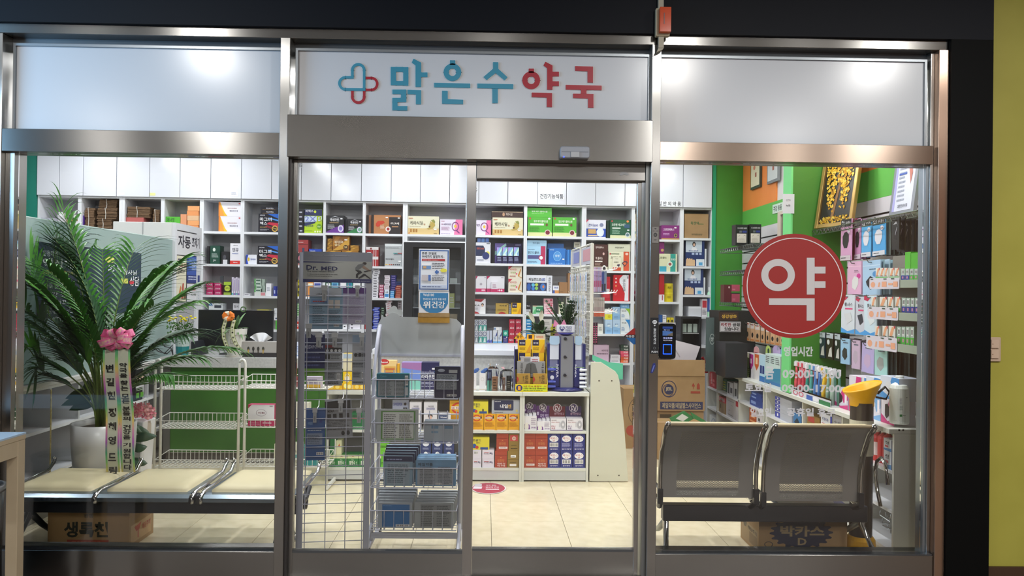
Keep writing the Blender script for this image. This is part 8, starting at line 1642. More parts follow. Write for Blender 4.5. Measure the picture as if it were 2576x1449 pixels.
zf_=F0.hit(cyx,2167,1012)[1];zl_=F0.hit(cyx,2167,1055)[1]
q=MB();q.lathe([(.085,0),(.085,.02),(.078,.09),(r_,.11)],M('d8a010',.35),28);q.build('base',cc,smooth=False)
q=MB();q.lathe([(r_*.97,.11),(r_*.97,zf_)],M('3c342e',.2,0),28,cap=False);q.build('tube',cc,smooth=True)
q=MB();q.lathe([(r_,zl_-.2),(r_,zl_)],M('c8c4b0',.45),28,cap=False);q.face((-r_*.7,-r_*1.02,zl_-.06),(r_*1.4,0,0),(0,0,.045),(0,-1,0));q.lay=20;q.deco([('t',.1,.0,.95,.95,'24241c','종이컵',.03)]);q.build('label_band',cc)
q=MB();n=28;vs=[];ring=[(r_*1.02,zf_-.02,0),(r_*1.05,zf_+.02,0),(r_*1.62,zf_+.085,.55),(r_*1.66,zf_+.095,.55),(r_*1.5,zf_+.085,.55),(r_*.95,zf_+.03,0)]
for(r2,z,tl_)in ring:
 for j in range(n):a=2*PI*j/n;vs.append((r2*math.cos(a),r2*math.sin(a)*.9,z+tl_*r2*math.cos(a)*.55))
q.add(vs,[(i*n+j,i*n+(j+1)%n,(i+1)*n+(j+1)%n,(i+1)*n+j)for i in range(len(ring)-1)for j in range(n)],M('e8ac14',.35));q.build('funnel',cc,smooth=True)
q=MB();q.tube([(r_*1.4,0,zf_+.05),(r_*2.1,0,zf_+.09),(r_*2.5,0,zf_+.06),(r_*2.2,0,zf_+.02),(r_*1.3,0,zf_+.03)],.007,M('1c1c1e',.35),6);q.build('clamp',cc,smooth=True)
# wall fittings: wire shelves
CW=M('747a76',.3,.8)
def wire_shelf(y0,y1,x0,x1,z,label):
 e=thing('wire_shelf',label,'shelf',((x0+x1)/2,(y0+y1)/2,z),0);hx,hy=(x1-x0)/2,(y1-y0)/2;q=MB()
 for zz_ in(0,-.035):q.tube([(-hx,-hy,zz_),(hx,-hy,zz_),(hx,hy,zz_),(-hx,hy,zz_)],.0035,CW,5,True)
 q.build('frame',e);q=MB();n=max(4,int((y1-y0)/.03))
 for i in range(1,n):y=-hy+2*hy*i/n;q.tube([(-hx,y,.002),(hx,y,.002)],.0016,CW,4)
 q.build('deck_wires',e);q=MB();n=max(3,int((x1-x0)/.06));m2=max(6,int((y1-y0)/.06))
 for i in range(m2):a=-hy+2*hy*i/m2;b=-hy+2*hy*(i+.5)/m2;c=-hy+2*hy*(i+1)/m2;q.tube([(-hx,a,0),(-hx,b,-.035),(-hx,c,0)],.0018,CW,4)
 for i in range(n):a=-hx+2*hx*i/n;b=-hx+2*hx*(i+.5)/n;c=-hx+2*hx*(i+1)/n;q.tube([(a,-hy,0),(b,-hy,-.035),(c,-hy,0)],.0018,CW,4)
 q.build('truss_wires',e);return e
wz=[RW.hit(2.3,1814,p)[1]for p in(628,684,760)]
for k,z in enumerate(wz):wire_shelf(2.95,4.0,2.3,XW-.006,z,'wire wall shelf in the green corner, %s of three'%['top','middle','lowest'][k])
zsh=1.965
wire_shelf(.42,2.06,2.36,XW-.006,zsh,'long wire wall shelf above the mask packs by the window')
def on_z(fr,ly,z0,x0,y0,x1,col,label,deco,dep,name,cat='box',**k):
 a,b,_,zt=rect3(fr,ly,x0,y0,x1,y0+2);w_=(b-a)/2;h_=max(.02,zt-z0);q=MB();q.box(-w_,w_,0,dep,0,h_,M(col,.35));q.face((-w_,0,0),(2*w_,0,0),(0,0,h_),(0,-1,0)).deco(deco)
 return tag(q.build(name,None,fr.w((a+b)/2,ly,z0),fr.a),label,cat)
FM=[('r',.1,.12,.88,.56,'d0c8c0'),('p',[(.15,.42),(.3,.46),(.4,.52),(.3,.44)],'504038'),('p',[(.6,.42),(.75,.48),(.85,.42),(.75,.5)],'504038'),('l',.2,.16,.8,.36,'a8a098',4),('r',.3,.6,.5,.7,'60646c'),('t',.15,.78,.9,.86,'d8d8dc','더 스마트한 보호대'),('r',.55,.6,.9,.7,'2c3880')]
on_z(F0,3.3,wz[0]+.006,1851,565,1881.5,'1c1c20','black support box with drawings on the corner wire shelf, left',FM,.12,'support_box')
on_z(F0,3.28,wz[0]+.006,1886,564,1915,'1c1c20','black support box with drawings on the corner wire shelf, right',FM,.12,'support_box')
on_z(F0,3.45,wz[2]+.006,1822,716,1839.5,'5c2028','dark red box on the lowest corner wire shelf',[('e',.7,.85,.12,.06,'e0c0c0')],.12,'massage_box')
on_z(F0,3.45,wz[2]+.006,1840.5,737,1861,'b04860','pink box on the lowest corner wire shelf, lower',[('r',0,.9,1,1,'281c20'),('l',.1,.2,.5,.4,'e8a0b0',2)],.12,'massage_box')
on_z(F0,3.45,wz[2]+.006+.105,1840.5,716,1861,'b84c64','pink box on the lowest corner wire shelf, upper',[('l',.1,.2,.5,.4,'e8a0b0',2)],.12,'massage_box')
for(x0,x1,y1,s,gold)in((1893,1917,474,'left',1),(1935,1963,459,'right',0)):
 a,b,zb,zt=RS(XW-.004,x0,395,x1,y1);w_=(b-a)/2;h_=.5;e=thing('certificate_frame',f'framed certificate on the orange wall, {s}','picture',RW.w((a+b)/2,XW-.004,zb),RW.a)
 q=MB();q.box(-w_,w_,-.02,0,0,h_,M('3c4840' if gold else '787c80',.35));q.build('frame',e);q=MB();q.box(-w_*.86,w_*.86,-.0215,-.0201,h_*.05,h_*.95,M('d8d0b0' if gold else 'c4c8c8',.5));q.face((-w_*.8,-.0215,h_*.05),(w_*1.6,0,0),(0,0,h_*.9),(0,-1,0)).deco([('e',.4,.42,.14,.05,'c87860' if gold else '909498'),('l',.2,.5,.8,.7,'706858',4),('r',.5,.2,.7,.3,'a06050')]);q.build('paper',e)
plate(F0,yp1-.01,1969,488,1998,537,.002,'d0d4dc','cctv_notice','white CCTV notice sheet on the pillar edge','notice',[('t',.28,.62,.68,.72,'70747c','CCTV'),('t',.26,.34,.66,.46,'50545c','녹화')])
a_=plate(RW,XW-.008,1944,512,1970,535,.002,'c8d8cc','section_sign','small white section label on the green band','sign',[('t',.08,.2,.9,.8,'303834','구강 용품')])
a,b,zb,zt=RS(XW-.03,1956,530,1980,640);e=thing('door_frame_mirror','cream framed narrow mirror beside the pillar','mirror',RW.w((a+b)/2,XW-.012,zb),RW.a);w_=(b-a)/2;h_=zt-zb
q=MB();q.box(-w_,-w_*.4,-.02,0,0,h_,M('c8bcae',.4));q.box(-w_*.4,w_,-.02,0,h_*.92,h_,M('c8bcae',.4));q.build('frame',e);q=MB();q.box(-w_*.4,w_,-.01,0,0,h_*.92,M('a8a8a4',.1,.8));q.build('glass',e)
gx0,gz0=RW.hit(2.42,2041,588);gx1,_=RW.hit(2.42,2109,580);yP=-(gx0+gx1)/2-.16;gw=(gx1-gx0)/2*.8;gh_=.78;gz0=zsh+.008
tp=thing('tree_picture','framed picture of a golden tree on black leaning on the wire shelf','picture',(2.42,yP,gz0),RW.a);tp.rotation_euler=(-.16,0,RW.a+.3)
GOLD=M('a88a50',.3,.6)
q=MB()
for(a,b,c,d)in((-gw,-gw+.03,0,gh_),(gw-.03,gw,0,gh_),(-gw+.03,gw-.03,0,.03),(-gw+.03,gw-.03,gh_-.03,gh_)):q.box(a,b,-.02,.01,c,d,GOLD)
q.build('frame',tp,bevel=.003);q=MB();q.box(-gw+.03,gw-.03,-.005,.008,.03,gh_-.03,M('12140f',.35));q.build('canvas',tp)
q=MB();rr=random.Random(9);q.prism([(-.05,.05),(-.02,.05),(0,.2),(.035,.42),(.04,.62),(.03,.62),(.015,.42),(-.02,.22)],-.007,-.0052,M('7c5420',.5))
gm=[M('d8a828',.4,.3),M('e8c858',.4,.3),M('b88420',.4,.3)]
for i in range(1000):
 t=rr.random()**.55;z=.1+t*(gh_-.16);sp_=(gw-.04)*(.55+.45*min(1,t*1.6));x=rr.uniform(-sp_,sp_)
 if t<.35 and abs(x)<.03:continue
 s=rr.uniform(.007,.014);q.add([(x-s,-.009,z),(x,-.0085,z-s),(x+s,-.009,z),(x,-.011,z+s)],[(0,1,2,3)],gm[i%3])
for i in range(120):x=rr.uniform(-gw+.04,gw-.04);z=rr.uniform(.035,.08);s=.007;q.add([(x-s,-.009,z),(x,-.0085,z-s),(x+s,-.009,z),(x,-.011,z+s)],[(0,1,2,3)],gm[i%3])
o=q.build('golden_leaves',tp);o['kind']='stuff'
a,b,zb,zt=RS(2.5,2256,400,2318,512);w_=(b-a)/2;e=thing('medical_poster_frame','silver framed medical information poster by the window corner','poster',(2.46,-(a+b)/2,zsh+.008),RW.a);e.rotation_euler=(-.12,0,RW.a);h_=.62
q=MB();q.box(-w_,w_,-.01,.012,0,h_,M('8c9098',.35,.6));q.build('frame',e);q=MB();q.box(-w_+.03,w_-.03,-.0112,-.0101,.03,h_-.03,M('c8ccdc',.4));q.face((-w_+.03,-.0112,.03),(2*w_-.06,0,0),(0,0,h_-.06),(0,-1,0)).deco([('r',0,.0,.12,1,'9c9cd0'),('l',.2,.1,.6,.9,'9098a8',16),('r',.2,.82,.7,.84,'3c58a8'),('r',.2,.62,.7,.64,'3c58a8'),('r',.2,.4,.6,.42,'3c58a8'),('p',[(.7,.45),(.82,.5),(.9,.4),(.84,.28),(.78,.36)],'b06c60'),('t',.3,.03,.8,.07,'404858','대한한약사회')]);q.build('print',e)
# mask packs on hooks (they face left)
def peg(y,z,x0=2.4):return[(XW-.004,y,z),(x0,y,z+.004),(x0-.012,y,z+.02)]
pg_i=0
def masks(x0,y0,x1,y1,col,label,deco,X=2.42,n=3,pitch=.03,cols=None):
 a,b,zb,zt=RS(X,x0,y0,x1,y1);w_=(b-a)/2;h_=zt-zb;e0=None
 q=MB();q.tube([(XW-.0165,0,0),(X-.02,0,0.0),(X-.03,0,.018)],.0035,CW,5);tag(q.build('display_hook',None,(0,-(a+b)/2,zt-.012)),'hook for: '+' '.join(label.split()[:14]),'hook')
 q=MB();q.prism([(-w_,0),(w_,0),(w_,h_),(-w_,h_)],0,.008,M(col,.3));q.face((-w_,0,0),(2*w_,0,0),(0,0,h_),(0,-1,0)).deco(deco)
 o=q.build('mask_pack',None,RW.w((a+b)/2,X,zb),RW.a);o.rotation_euler=(0,R.uniform(-.03,.03),RW.a+R.uniform(-.08,.08));tag(o,label,'pack')
 cc_=cols or[col];g=label.split(',')[0]
 for i in range(1,n):
  q=MB();q.prism([(-w_,0),(w_,0),(w_,h_),(-w_,h_)],0,.006,M(cc_[i%len(cc_)],.35));o=q.build('mask_pack',None,RW.w((a+b)/2,X+pitch*i,zb+R.uniform(-.004,.003)),RW.a);o.rotation_euler=(0,R.uniform(-.03,.03),RW.a+R.uniform(-.06,.06));tag(o,'%s behind: %s'%(['','first','second','third','fourth','fifth','sixth','seventh','eighth'][i],' '.join(label.split()[:14])),'pack','packs on hook: '+g)
PK=lambda m_,b_:[('r',0,.82,1,1,'1c1c20'),('t',.08,.84,.36,.97,'e8e8ec','PU\nRE'),('t',.46,.86,.92,.95,'d8d8dc','퓨어 황사'),('e',.22,.93,.001,.001,'d8d020'),('p',[(.2,.42),(.35,.3),(.62,.3),(.78,.46),(.78,.62),(.56,.7),(.36,.68),(.2,.58)],m_),('e',.78,.72,.14,.06,'e8e0e8'),('t',.68,.7,.88,.74,'303034','67%'),('r',0,0,1,.12,b_),('l',.1,.04,.6,.09,'303034',1)]
masks(2113,552,2143,655,'d8a0c8','pink pack with black mask picture in the upper row, first',PK('282428','c8bcc4'),2.4,3,.03,['5c2c34','803c48','c898b8'])
masks(2149,552,2166,652,'c890b8','pink pack with black mask picture in the upper row, second',PK('282428','c8bcc4'),2.43,3,.03,['5c2c34','b088a8'])
masks(2169,552,2190,646,'58a8dc','sky blue pack with white mask picture in the upper row, first',PK('d4d4dc','d0d0d4'),2.43,3,.03,['203040','4890c0'])
masks(2197,548,2226,642,'4ca0d8','sky blue pack with white mask picture in the upper row, second',PK('d4d4dc','d0d0d4'),2.43,9,.03,['4c5a58','6c7c78','404c4a'])
for k in range(4):
 masks(2243+k*13,549+k*2,2262+k*13,628+k*4,'141618','black glossy pack near the window, %s'%['first','second','third','fourth'][k],[('p',[(.3,.35),(.7,.3),(.75,.55),(.4,.6)],'0c0c0c'),('p',[(.2,.8),(.6,.9),(.9,.7),(.7,.82)],'b0b0b4'),('p',[(.5,.45),(.75,.7),(.7,.72),(.45,.48)],'a0a0a8')],2.3+.03*k,3,.03,['101214'])
masks(2131,658,2168,740,'dcaccc','pale pink pack with white mask in the second row',[('r',0,.84,1,.86,'f0c8dc'),('e',.82,.55,.14,.08,'c83890'),('p',[(.35,.2),(.6,.12),(.8,.3),(.8,.5),(.5,.55),(.35,.42)],'d8d8d8'),('l',.5,.66,.9,.74,'806878',2)],2.38,3)
masks(2172,655,2213,742,'a4c4e0','pale blue pack with black mask in the second row',[('r',0,.84,1,.86,'c8dcf0'),('e',.72,.6,.14,.08,'4888c0'),('p',[(.2,.4),(.25,.3),(.45,.15),(.65,.2),(.8,.35),(.6,.5),(.45,.55)],'20242c'),('l',.4,.72,.9,.78,'50687c',1)],2.36,6,.03,['b0ccdc','90b0bc'])
for k,(x0,x1,y0,y1,c,m_)in enumerate(((2118,2148,742,838,'ccd4dc','c8ccd0'),(2152,2176,746,842,'c4c8d4','303440'),(2176,2205,744,844,'c8dce8','d4dce0'))):
 masks(x0,y0,x1,y1,c,'white and blue pack with red corner in the third row, %s'%['first','second','third'][k],[('p',[(0,.9),(.3,.86),(.5,.94),(.2,1),(0,1)],'b82850'),('t',.25,.7,.85,.8,'303038','황사스'),('r',.3,.62,.85,.66,'d04878'),('p',[(0,0),(1,0),(1,.12),(.5,.05),(0,.14)],'4898d8'),('p',[(.2,.5),(.7,.55),(.85,.35),(.5,.25)],m_)],2.36,4,.03,['b8c4cc','a8b4c0'])
for k in range(5):
 x0=2022+k*19;masks(x0,832+k*2,x0+16,892+k*4,['24282c','1c2420','283848','302824','24282c'][k],'dark pack with white cap pictures in the fourth row, %s'%['first','second','third','fourth','fifth'][k],[('r',0,.8,1,1,'b8c0c8'),('e',.3,.65,.2,.1,'d0d4d4'),('p',[(.3,.1),(.9,.1),(.8,.5),(.5,.4)],'d0ccc4')],2.42,3,.03,['181c20'])
for k,(x0,x1,y0,y1,c,m_,nm)in enumerate(((2116,2136,852,916,'98c0dc','2c302c','light blue'),(2143,2163,856,928,'c8b0c8','b8a8b8','dusty lilac'),(2169,2196,864,938,'b4a8d4','c0a8c8','violet'),(2202,2230,872,945,'a8d4cc','9ca09c','mint green'))):
 masks(x0,y0,x1,y1,c,f'{nm} slim mask pack hanging above the mask cartons',[('p',[(.2,.3),(.5,.15),(.75,.3),(.7,.6),(.4,.65),(.2,.5)],m_),('l',.3,.8,.9,.9,'606878',1)],2.38,9 if k==3 else 4,.028,['34403c','50605c','7c8c88']if k==3 else['4c3c48','2c3038','8c7c88'])
for k in range(9):
 x0=1863+k*12.6;y0=807+k*3;masks(x0,y0,x0+9.6,y0+48-k,'c8a078' if k%2 else 'd0a47c','orange beige slim pack with black shape, %s from the sign'%ORD2[k],[('r',0,.7,1,1,'d8ccc4'),('e',.5,.35,.25,.14,'28241c'),('r',.2,.88,.8,.94,'c06050'),('r',.1,.05,.9,.12,'c87838')],2.36,2,.03,['282420'])
a,b,zb,zt=RS(2.34,2212,655,2330,888);FXy=-(a+b)/2;fl=(b-a)/2;FG=M('98a494',.4);z0f,z1f=RW.hit(2.34,2260,888)[1],RW.hit(2.34,2260,640)[1]
fx_=thing('bandage_display','pale green bandage display fixture with trays at the window corner','display',(2.34,FXy,z0f),RW.a)
q=MB();q.box(-fl,fl,.08,.1,0,z1f-z0f,M('7c7870',.5));q.build('back_board',fx_);q=MB();q.box(fl-.015,fl,-.02,.08,0,z1f-z0f,FG);q.build('side_board',fx_)
trz=[]
for k,(pc,pt_)in enumerate(((712,700),(790,776),(866,850))):
 z=RW.hit(2.34,2230,pc)[1]-z0f;trz.append(z);q=MB();q.box(-fl,fl-.016,-.03,.079,z-.03,z+.015,FG);q.build('tray',fx_)
 a2,b2_,zb2,zt2=RS(2.31,2189-k*4,699+k*74,2264-k*3,727+k*77);q=MB();w2=(b2_-a2)/2;q.prism(rounded(w2,zt2-zb2,.01),-.003,0,M('cfcad4',.4));q.face((-w2,-.003,0),(2*w2,0,0),(0,0,zt2-zb2),(0,-1,0)).deco([('e',.13,.4,.08,.26,'dca080'),('p',[(.3,.2),(.36,.2),(.38,.6),(.33,.6)],'dca080'),('r',.44,.2,.6,.66,'dca080'),('r',.66,.35,.8,.52,'dca080'),('r',.82,.2,.96,.65,'dca080'),('r',.05,.86,.14,.94,'304c38'),('r',.5,.86,.6,.94,'304c38'),('r',.75,.86,.85,.94,'304c38')])
 o=q.build('picture_card',fx_);o.location=((a2+b2_)/2-(a+b)/2,-.032,zb2-z0f)
BD=[('p',[(.1,.4),(.5,.95),(.9,.9),(.5,.35)],'dca078'),('r',0,0,1,.28,'58b050'),('l',.1,.3,.9,.42,'404840',1),('p',[(.75,1),(1,1),(1,.8)],'c83040')]
GBB=lambda g:[('r',0,0,1,.4,'2c3c90' if g==0 else '48a838'),('b',.25,.5,.75,.9),('r',.3,.1,.7,.3,'b88098')]
for k,row in enumerate((((2203,2213),(2214,2224),(2225,2233),(2238,2250),(2251,2262)),((2192,2203),(2213,2231),(2234,2247),(2252,2265)),((2201,2212),(2220,2233),(2236,2252)))):
 ypx=(674,747,820)[k];zz_=z0f+trz[k]+.016
 for i,(x0,x1)in enumerate(row):on_z(RW,2.325,zz_,x0,ypx,x1,'d8d8d0','bandage box in the %s tray of the display, %s'%(['top','middle','bottom'][k],['first','second','third','fourth','fifth'][i]),BD,.03,'bandage_box')
 for i in range(4):
  x0=(2267,2269,2257)[k]+i*11;on_z(RW,2.325,zz_,x0,ypx+2,x0+9.5,'a8bcb0','%s barcode box in the %s tray, %s'%('green' if k==2 else 'blue',['top','middle','bottom'][k],['first','second','third','fourth'][i]),GBB(1 if k==2 or(k==0 and i>1)else 0),.03,'bandage_box')
on_z(RW,2.33,z1f-.11,2277,634,2291,'58b838','bright green box on the bandage display, left',(),.04,'green_box');on_z(RW,2.33,z1f-.11,2292,636,2312,'50b030','bright green box on the bandage display, right',(),.04,'green_box')
# back right corner
def fb(fr,ly,x0,y0,x1,y1):return rect3(fr,ly,x0,y0,x1,y1)
cardboard(RM,3.35,1568,978,1640,1096,.3,'kraft carton with red flowers and upright Korean words behind the door',[('tv',.3,.36,.44,.8,'30281c','아로골드D',.03),('o',.52,.62,.36,.24,.06,'6c5840'),('e',.28,.3,.18,.09,'b04838'),('e',.36,.24,.1,.05,'b04838'),('e',.72,.68,.12,.08,'b04838'),('p',[(.42,.5),(.66,.5),(.7,.66),(.58,.68)],'5c5c48'),('e',.68,.24,.12,.08,'80684c')],z=.0006)
b0=cardboard(RM,3.2,1652,1056,1772,1096,.34,'flat kraft carton lowest under the printed carton',[('r',.05,.3,.3,.6,'584830'),('l',.4,.3,.9,.6,'6c5438',2)],z=.0006)
cardboard(RM,3.2,1654,1033,1770,1056,.34,'flat kraft carton in the middle under the printed carton',[('r',.05,.2,.3,.6,'584830')],tol=.08)
cardboard(RM,3.18,1654,945,1773,1033,.32,'kraft carton with navy band and JEIL logo',[('r',.06,.04,.96,.26,'262e58'),('t',.1,.07,.92,.23,'b8a888','제일약품/제일헬스사이언스',.02),('o',.24,.62,.16,.24,.1,'2c3054'),('e',.24,.6,.1,.14,'2c3054'),('t',.17,.55,.31,.67,'b8a888','JEIL',.03),('o',.22,.58,.12,.18,.1,'2c3054'),('r',.7,.5,.9,.56,'a0402c'),('p',[(.72,.7),(.75,.8),(.79,.7)],'a0402c'),('r',.748,.62,.758,.7,'a0402c'),('p',[(.83,.62),(.89,.62),(.89,.74),(.86,.8),(.83,.74)],'a0402c')],tol=.1,tape=False)
a,b,zb,zt=fb(RM,3.175,1654,905,1773,946);q=MB();w_=(b-a)/2;q.box(-w_,w_,0,.004,0,zt-zb,CARD);tag(q.build('carton_flap',None,RM.w((a+b)/2,3.172,zb),RM.a),'raised upper flap of the printed kraft carton','flap')
q=MB();pts=[(1700,820),(1762,836),(1737,906),(1656,905),(1659,850)];P_=[RM.hit(3.3,*p)for p in pts];x0_,z0_=P_[3];q.prism([(x-x0_,z-z0_)for x,z in P_],0,.12,M('cfc8d0',.6));q.face((0,-.0005,0),(.3,0,0),(0,0,.3),(0,-1,0)).deco([('p',[(.5,.8),(.52,.82),(.7,.55),(.68,.53)],'a8a0a8')]);tag(q.build('foam_carton',None,RM.w(x0_,3.3,snap(RM,x0_,x0_+.3,3.3,z0_,.25)),RM.a),'white crumpled carton standing on the kraft carton','box')
for k,(pts,lb)in enumerate((([(1685,1052),(1722,1034),(1748,1052),(1730,1062),(1690,1062)],'green flattened box with white label on the floor pile'),([(1737,1036),(1780,1062),(1768,1064),(1744,1052)],'second green flattened box leaning beside it'))):
 P_=[RM.hit(2.9-k*.02,*p)for p in pts];x0_,z0_=P_[0];q=MB();q.prism([(x-x0_,z-z0_)for x,z in P_],0,.02,M('2c7840',.5))
 if k==0:A=[RM.hit(2.9,*p)for p in((1700,1053),(1716,1041),(1732,1050),(1718,1060))];q.prism([(x-x0_,z-z0_)for x,z in A],-.001,-.0002,M('d0d0cc',.5))
 tag(q.build('flattened_box',None,RM.w(x0_,2.9-k*.02,z0_),RM.a),lb,'box')
cardboard(RM,2.88,1655,1064,1778,1120,.25,'low kraft carton under the green flattened boxes',z=.0006)
a,b,zb,zt=fb(RM,3.6,1712,797,1764,930);w_=(b-a)/2;h_=zt-zb
e=thing('drinks_warmer','black drinks warmer cabinet with glass door in the back corner','appliance',RM.w((a+b)/2,3.6,0),RM.a)
q=MB();q.box(-w_,w_,.2,.22,zb,zt,BLK);q.box(-w_,w_,0,.2,zt-.02,zt,BLK);q.box(-w_,-w_+.02,0,.2,zb,zt-.02,BLK);q.box(w_-.02,w_,0,.2,zb,zt-.02,BLK);q.box(-w_,w_,0,.2,0,zb,M('2c2e30',.5));q.build('cabinet',e)
for zz_ in(zb+h_*.35,zb+h_*.68):q=MB();q.box(-w_+.021,w_-.021,.01,.19,zz_,zz_+.006,M('b0b4b4',.3));q.build('shelf',e)
for k in range(3):q=MB();q.box(-w_+.03+k*.055,-w_+.07+k*.055,.05,.1,zb+h_*.69+.006,zb+h_*.69+.09,M('a8b4ac',.3));q.build('carton_row',e)
q=MB();q.box(w_+.0,w_+.15,-.16,-.15,zb,zt,M('5c6c6c',.15));q.box(w_+.135,w_+.15,-.165,-.15,zb,zt,BLK);q.face((w_,-.16,zb),(.15,0,0),(0,0,zt-zb),(0,-1,0)).deco([('o',.4,.6,.16,.1,.12,'c8d4d0'),('t',.3,.56,.5,.64,'c8d4d0','쌍')]);q.build('open_door',e)
a,b,zb,zt=fb(F0,3.35,1806,782,1896,925);w_=(b-a)/2
e=thing('dark_cupboard','black cupboard behind the warm drink signs','cupboard',((a+b)/2,3.3,0),0)
q=MB();q.box(-w_,w_,0,.35,ztc+.002,zt,M('23221f',.5));q.build('body',e)
q=MB();q.box(-w_+.01,w_-.01,-.01,-.0005,zb,zt-.3,M('2a2a2c',.4));q.build('door',e)
plate(F0,3.28,1808,785,1857,807,.004,'3c2824','drink_banner','dark banner above it with yellow lettering 생강쌍화','sign',[('t',.14,.28,.92,.72,'c8a040','생강쌍화',.03),('l',.2,.8,.8,.9,'806040',1)])
plate(F0,3.27,1810.5,809,1863,835,.004,'c8c4c8','warm_drink_sign','white sign on the black cupboard reading 따뜻한 쌍화 있습니다','sign',[('r',.02,.04,.98,.96,'50484c'),('r',.03,.07,.97,.93,'cfcbcf'),('t',.06,.52,.54,.86,'8c2030','따뜻한',.03),('t',.6,.52,.98,.86,'202024','쌍화',.03),('t',.22,.12,.94,.46,'202024','있습니다.',.03)])
a,b,zb,zt=fb(F0,2.9,1825,868,1880,925);q=MB();w_=(b-a)/2;q.box(-w_,w_,0,.3,0,zt-ztc+.02,M('242529',.4));tag(q.build('black_chest',None,((a+b)/2,2.9,ztc-.004)),'black chest standing on the far counter end','box')
q=MB();q.lathe([(.02,0),(.03,.004),(.03,.1),(.02,.12)],M('b81c24',.25),14);q.tube([(0,0,.11),(-.03,0,.16),(-.05,0,.14)],.012,M('b81c24',.25),6);x_,z_=F0.hit(3.95,1774,938);q.face((-.02,-.031,.02),(.04,0,0),(0,0,.08),(0,-1,0)).deco([('tv',.2,0,.8,1,'f0e0e0','sale')]);tag(q.build('red_pouch',None,(x_,3.95,z_)),'red glossy pouch hanging at the low shelf end','pouch')
# marks and fittings on the shop front
def fpt(px,py,y=.0):return F0.hit(y,px,py)
def decal(name,polys,y,label,cat,t=.0015,parent=None):
 allp=[p for pl_,c in polys for p in pl_];P0=fpt(*allp[0],y);q=MB()
 for i,(pl_,c)in enumerate(polys):
  pts=[fpt(px,py,y)for px,py in pl_];q.prism([(x-P0[0],z-P0[1])for x,z in pts],-t*(i+1),-t*i,M(c,.35)if isinstance(c,str)else c)
 o=q.build(name,parent,(P0[0],y,P0[1])if not parent else(P0[0]-parent.location.x,y-parent.location.y,P0[1]-parent.location.z))
 if label:tag(o,label,cat)
 return o
Sc=3.481
def s_(pts):return[(820+x/Sc,120+y/Sc)for x,y in pts]
TEAL,CRIM='318ba6','a2182c'
sg=thing('sign_lettering','teal and crimson Korean pharmacy name with cross logo on the sign','lettering',(p_mid.location.x,.034,p_mid.location.z))
def letter(name,polys,col):
 q=MB();
 for pl_ in polys:
  P_=[F0.hit(.034,*p)for p in s_(pl_)];q.prism([(x-sg.location.x,z-sg.location.z)for x,z in P_],-.005,-.0006,M(col,.35))
 for pl_ in polys:
  P_=[F0.hit(.034,*p)for p in s_(pl_)];cx_=sum(p[0]for p in P_)/len(P_);cz_=sum(p[1]for p in P_)/len(P_);n=len(P_);ar=sum(P_[i][0]*P_[(i+1)%n][1]-P_[(i+1)%n][0]*P_[i][1]for i in range(n));o_=[]
  for i in range(n):
   a_,b_,c_=P_[i-1],P_[i],P_[(i+1)%n];e1=Vector((b_[0]-a_[0],b_[1]-a_[1])).normalized();e2=Vector((c_[0]-b_[0],c_[1]-b_[1])).normalized();s=1 if ar>0 else-1;n1=Vector((e1.y,-e1.x))*s;n2=Vector((e2.y,-e2.x))*s;nn=(n1+n2)
   nn=nn.normalized()*min(2.5,1/max(.4,nn.normalized().dot(n1)))if nn.length>.01 else n1;o_.append((b_[0]+nn.x*.0022-sg.location.x,b_[1]+nn.y*.0022-sg.location.z))
  q.prism(o_,-.0005,0,M('e8ecec',.3))
 q.build(name,sg)
def ringpoly(cx,cy_,r1,r2,n=24):
 out=[]
 for h in(0,1):
  a0=h*PI;o=[(cx+r1*math.cos(a0+PI*i/n),cy_+r1*math.sin(a0+PI*i/n))for i in range(n+1)];inn=[(cx+r2*math.cos(a0+PI*i/n),cy_+r2*math.sin(a0+PI*i/n))for i in range(n,-1,-1)];out.append(o+inn)
 return out
def arcpoly(cx,cy_,r1,r2,a0,a1,n=14):
 a0,a1=math.radians(a0),math.radians(a1);f=lambda r,i:(cx+r*math.cos(a0+(a1-a0)*i/n),cy_+r*math.sin(a0+(a1-a0)*i/n));return[f(r1,i)for i in range(n+1)]+[f(r2,i)for i in range(n,-1,-1)]
rc=lambda a,b,c,d,s=0:[(a,b),(c,b+s*(c-a)),(c,d+s*(c-a)),(a,d)]
letter('letter',[rc(568,170,615,330),rc(677,172,723,334),rc(615,170,677,213),rc(615,293,677,332),[(768,98),(834,132),(834,345),(785,345),(785,157),(752,132)],rc(834,218,890,259),rc(582,368,705,408),rc(658,408,705,440),rc(582,440,705,478),rc(582,478,628,550),rc(628,512,713,552),[(715,370),(834,374),(834,497),(788,497),(788,411),(715,408)]],TEAL)
letter('letter',[rc(1086,112,1133,152)]+ringpoly(1108,217,77,33)+[rc(948,309,1264,348,.02),[(1017,378),(1067,379),(1067,452),(1202,457),(1202,496),(1017,492)]],TEAL)
letter('letter',[[(1463,128),(1510,129),(1510,188),(1590,260),(1565,289),(1486,224),(1407,286),(1379,258),(1463,186)],rc(1326,315,1641,356,.02),rc(1457,361,1505,487)],TEAL)
letter('letter',[rc(1775,185,1822,222)]+ringpoly(1797,287,78,33)+[[(1921,125),(1984,158),(1984,370),(1936,369),(1936,181),(1904,157)],rc(1984,212,2040,253),rc(1984,296,2040,338),[(1801,394),(1980,398),(1980,522),(1933,521),(1933,439),(1801,434)]],CRIM)
letter('letter',[[(2181,163),(2338,167),(2338,308),(2290,307),(2290,209),(2181,205)],rc(2099,327,2414,368,.02),rc(2232,371,2281,405),[(2163,404),(2342,407),(2342,527),(2294,526),(2294,447),(2163,442)]],CRIM)
